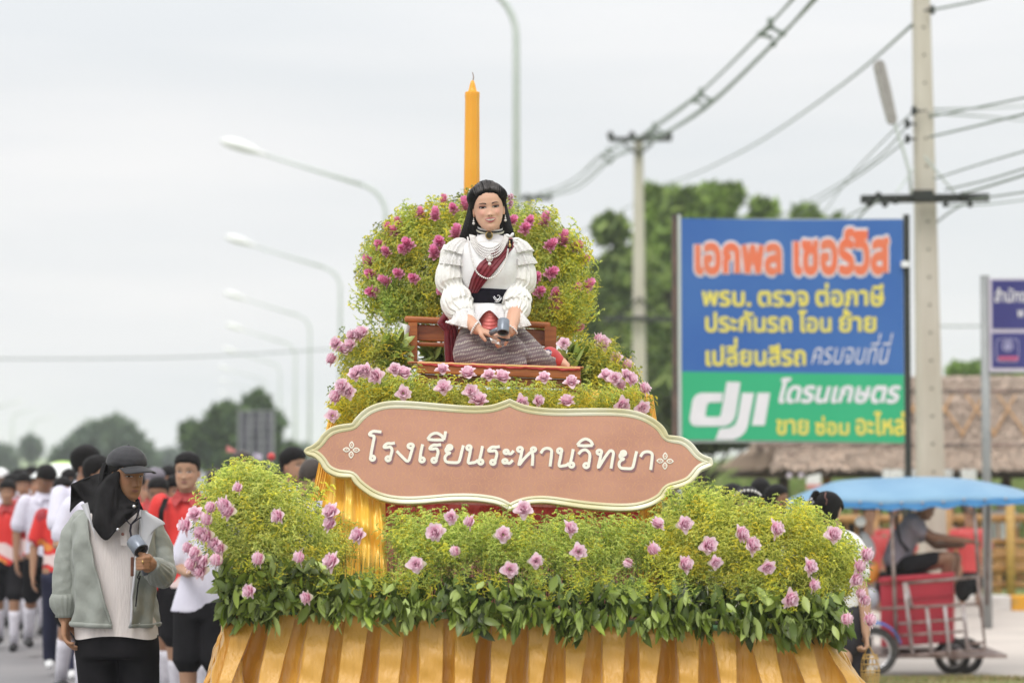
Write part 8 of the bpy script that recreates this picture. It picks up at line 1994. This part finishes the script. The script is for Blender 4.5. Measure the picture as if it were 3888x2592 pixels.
q = MB(); c = S_(735, 1355, -.34); q.grid(lambda s, t: (c[0] + (rw + .03) * math.cos(.25 + s * 2.0), c[1] - .05 + .10 * t + (rw) * math.cos(.25 + s * 2) * .12, c[2] + (rw + .03 + .015 * math.sin(3.14 * t)) * math.sin(.25 + s * 2.0)), 20, 6); o = q.build('mudguard', M['bluefend'], tk, True); so = o.modifiers.new('s', 'SOLIDIFY'); so.thickness = .008
bar((735, 1355, -.40), (650, 900, -.05), .014, 'frame_l', 'fork'); bar((650, 900, -.05), (640, 620, .0), .012, 'frame', 'handlebar', [(600, 640, 0)])
q = MB(); q.ell(tuple(S_(646, 490, -.05)), (.050, .02, .048), None, 16, 10); q.build('mirror', M['lamp_white'], tk, True); bar((646, 500, -.04), (640, 640, 0), .006, 'frame', 'mirror_stem')
bar((1270, 1400, .1), (1360, 1400, .5), .02, 'frame', 'axle')
q = MB(); q.box(tuple(S_(620, 870, .1)), (.30, .28, .3)); q.build('engine', M['frame'], tk)
# driver: hunched, grey shirt, black shorts, arm stretched to the right
dr = empty('person', Vector(S_(950, 840, .2)), 'driver in greyish shirt and black shorts crouching under the blue canopy', 'person')
SKD = (.24, .125, .08); body = MB(); hd = Head(.215, 1.0, 1.0, 0)
T = place_head(hd, S_(1085, 395, .1), 60, 25, 0, dr, body, SKD, False, 'lip_n', 0, True, True, .5)
sk = MB(); capsule(sk, S_(1060, 430, .12), .05, S_(1010, 500, .15), .055)
wz = S_(1370, 622, -.1); chain(sk, [S_(1020, 520, .05), S_(1130, 590, -.02), wz], [.045, .038, .026], n=12); hand(sk, wz, (1, 0, .05), (0, 0, -1), .15, .7, 1, .05, 8)
chain(sk, [S_(1000, 520, .25), S_(1150, 650, .3), S_(1330, 650, .2)], [.045, .038, .026], n=12)
chain(sk, [S_(980, 790, .1), S_(1235, 735, -.02), S_(1215, 900, .05)], [.085, .062, .05], n=14); chain(sk, [S_(980, 790, .3), S_(1275, 735, .2), S_(1260, 900, .25)], [.085, .06, .05], n=14)
r_ = remesh(sk, .008, 2); joined(body, r_, SKD); body.build('body', M['skin'], dr, True)
hair_shell(hd, T, male_mask(.22), lambda V: .09 + 0 * V[:, 2], nz=28, na=40, noise_=.02).build('hair', M['hair'], dr, True)
tr = MB(); chain(tr, [S_(1005, 500, .16), S_(930, 620, .2), S_(885, 740, .2)], [.10, .125, .12], n=18); capsule(tr, S_(1010, 500, .06), .065, S_(1055, 555, .02), .062, n=12); capsule(tr, S_(990, 520, .25), .065, S_(1040, 590, .28), .06, n=12)
rm = remesh(tr, .009, 3); wrinkle(rm, .007, 15, (1, 1, 1), 3); rm.build('shirt', mat('lilac grey shirt', (.27, .24, .29), .8, noise=(5, (.22, .2, .24), .4, .6)), dr, True)
tr = MB(); capsule(tr, S_(900, 790, .2), .12, S_(940, 800, .2), .11, n=14); capsule(tr, S_(960, 785, .1), .092, S_(1145, 745, .02), .078, n=14); capsule(tr, S_(960, 785, .3), .092, S_(1180, 745, .22), .078, n=14)
rm = remesh(tr, .009, 3); wrinkle(rm, .005, 15, (1, 1, 1), 3); rm.build('shorts', M['shorts'], dr, True)
q = MB(); q.tube([S_(895, 420, .03), S_(885, 500, .0), S_(910, 620, .02), S_(965, 690, .06)], .014, 6, flat=.4); q.build('shoulder_strap', M['shorts'], dr, True)
mb = MB(); mb.box(tuple(S_(905, 850, .25)), (.55, .5, .05)); mb.build('seat', M['shorts'], tk)
print('part5 ok')
# ------------------------------------------------------------------ air
hz = MB(); hz.box((0, 350, 4.6), (1500, 760, 13.8)); me = hz
hm = bpy.data.materials.new('haze'); hm.use_nodes = True; t = hm.node_tree; t.nodes.clear()
vo = t.nodes.new('ShaderNodeVolumePrincipled'); vo.inputs['Density'].default_value = .0008; vo.inputs['Color'].default_value = (.92, .95, 1, 1); vo.inputs['Anisotropy'].default_value = .2
ou = t.nodes.new('ShaderNodeOutputMaterial'); t.links.new(vo.outputs[0], ou.inputs['Volume'])
o = hz.build('haze', hm); tag(o, 'thin pale haze hanging over the road', kind='stuff')
sc.cycles.volume_bounces = 1
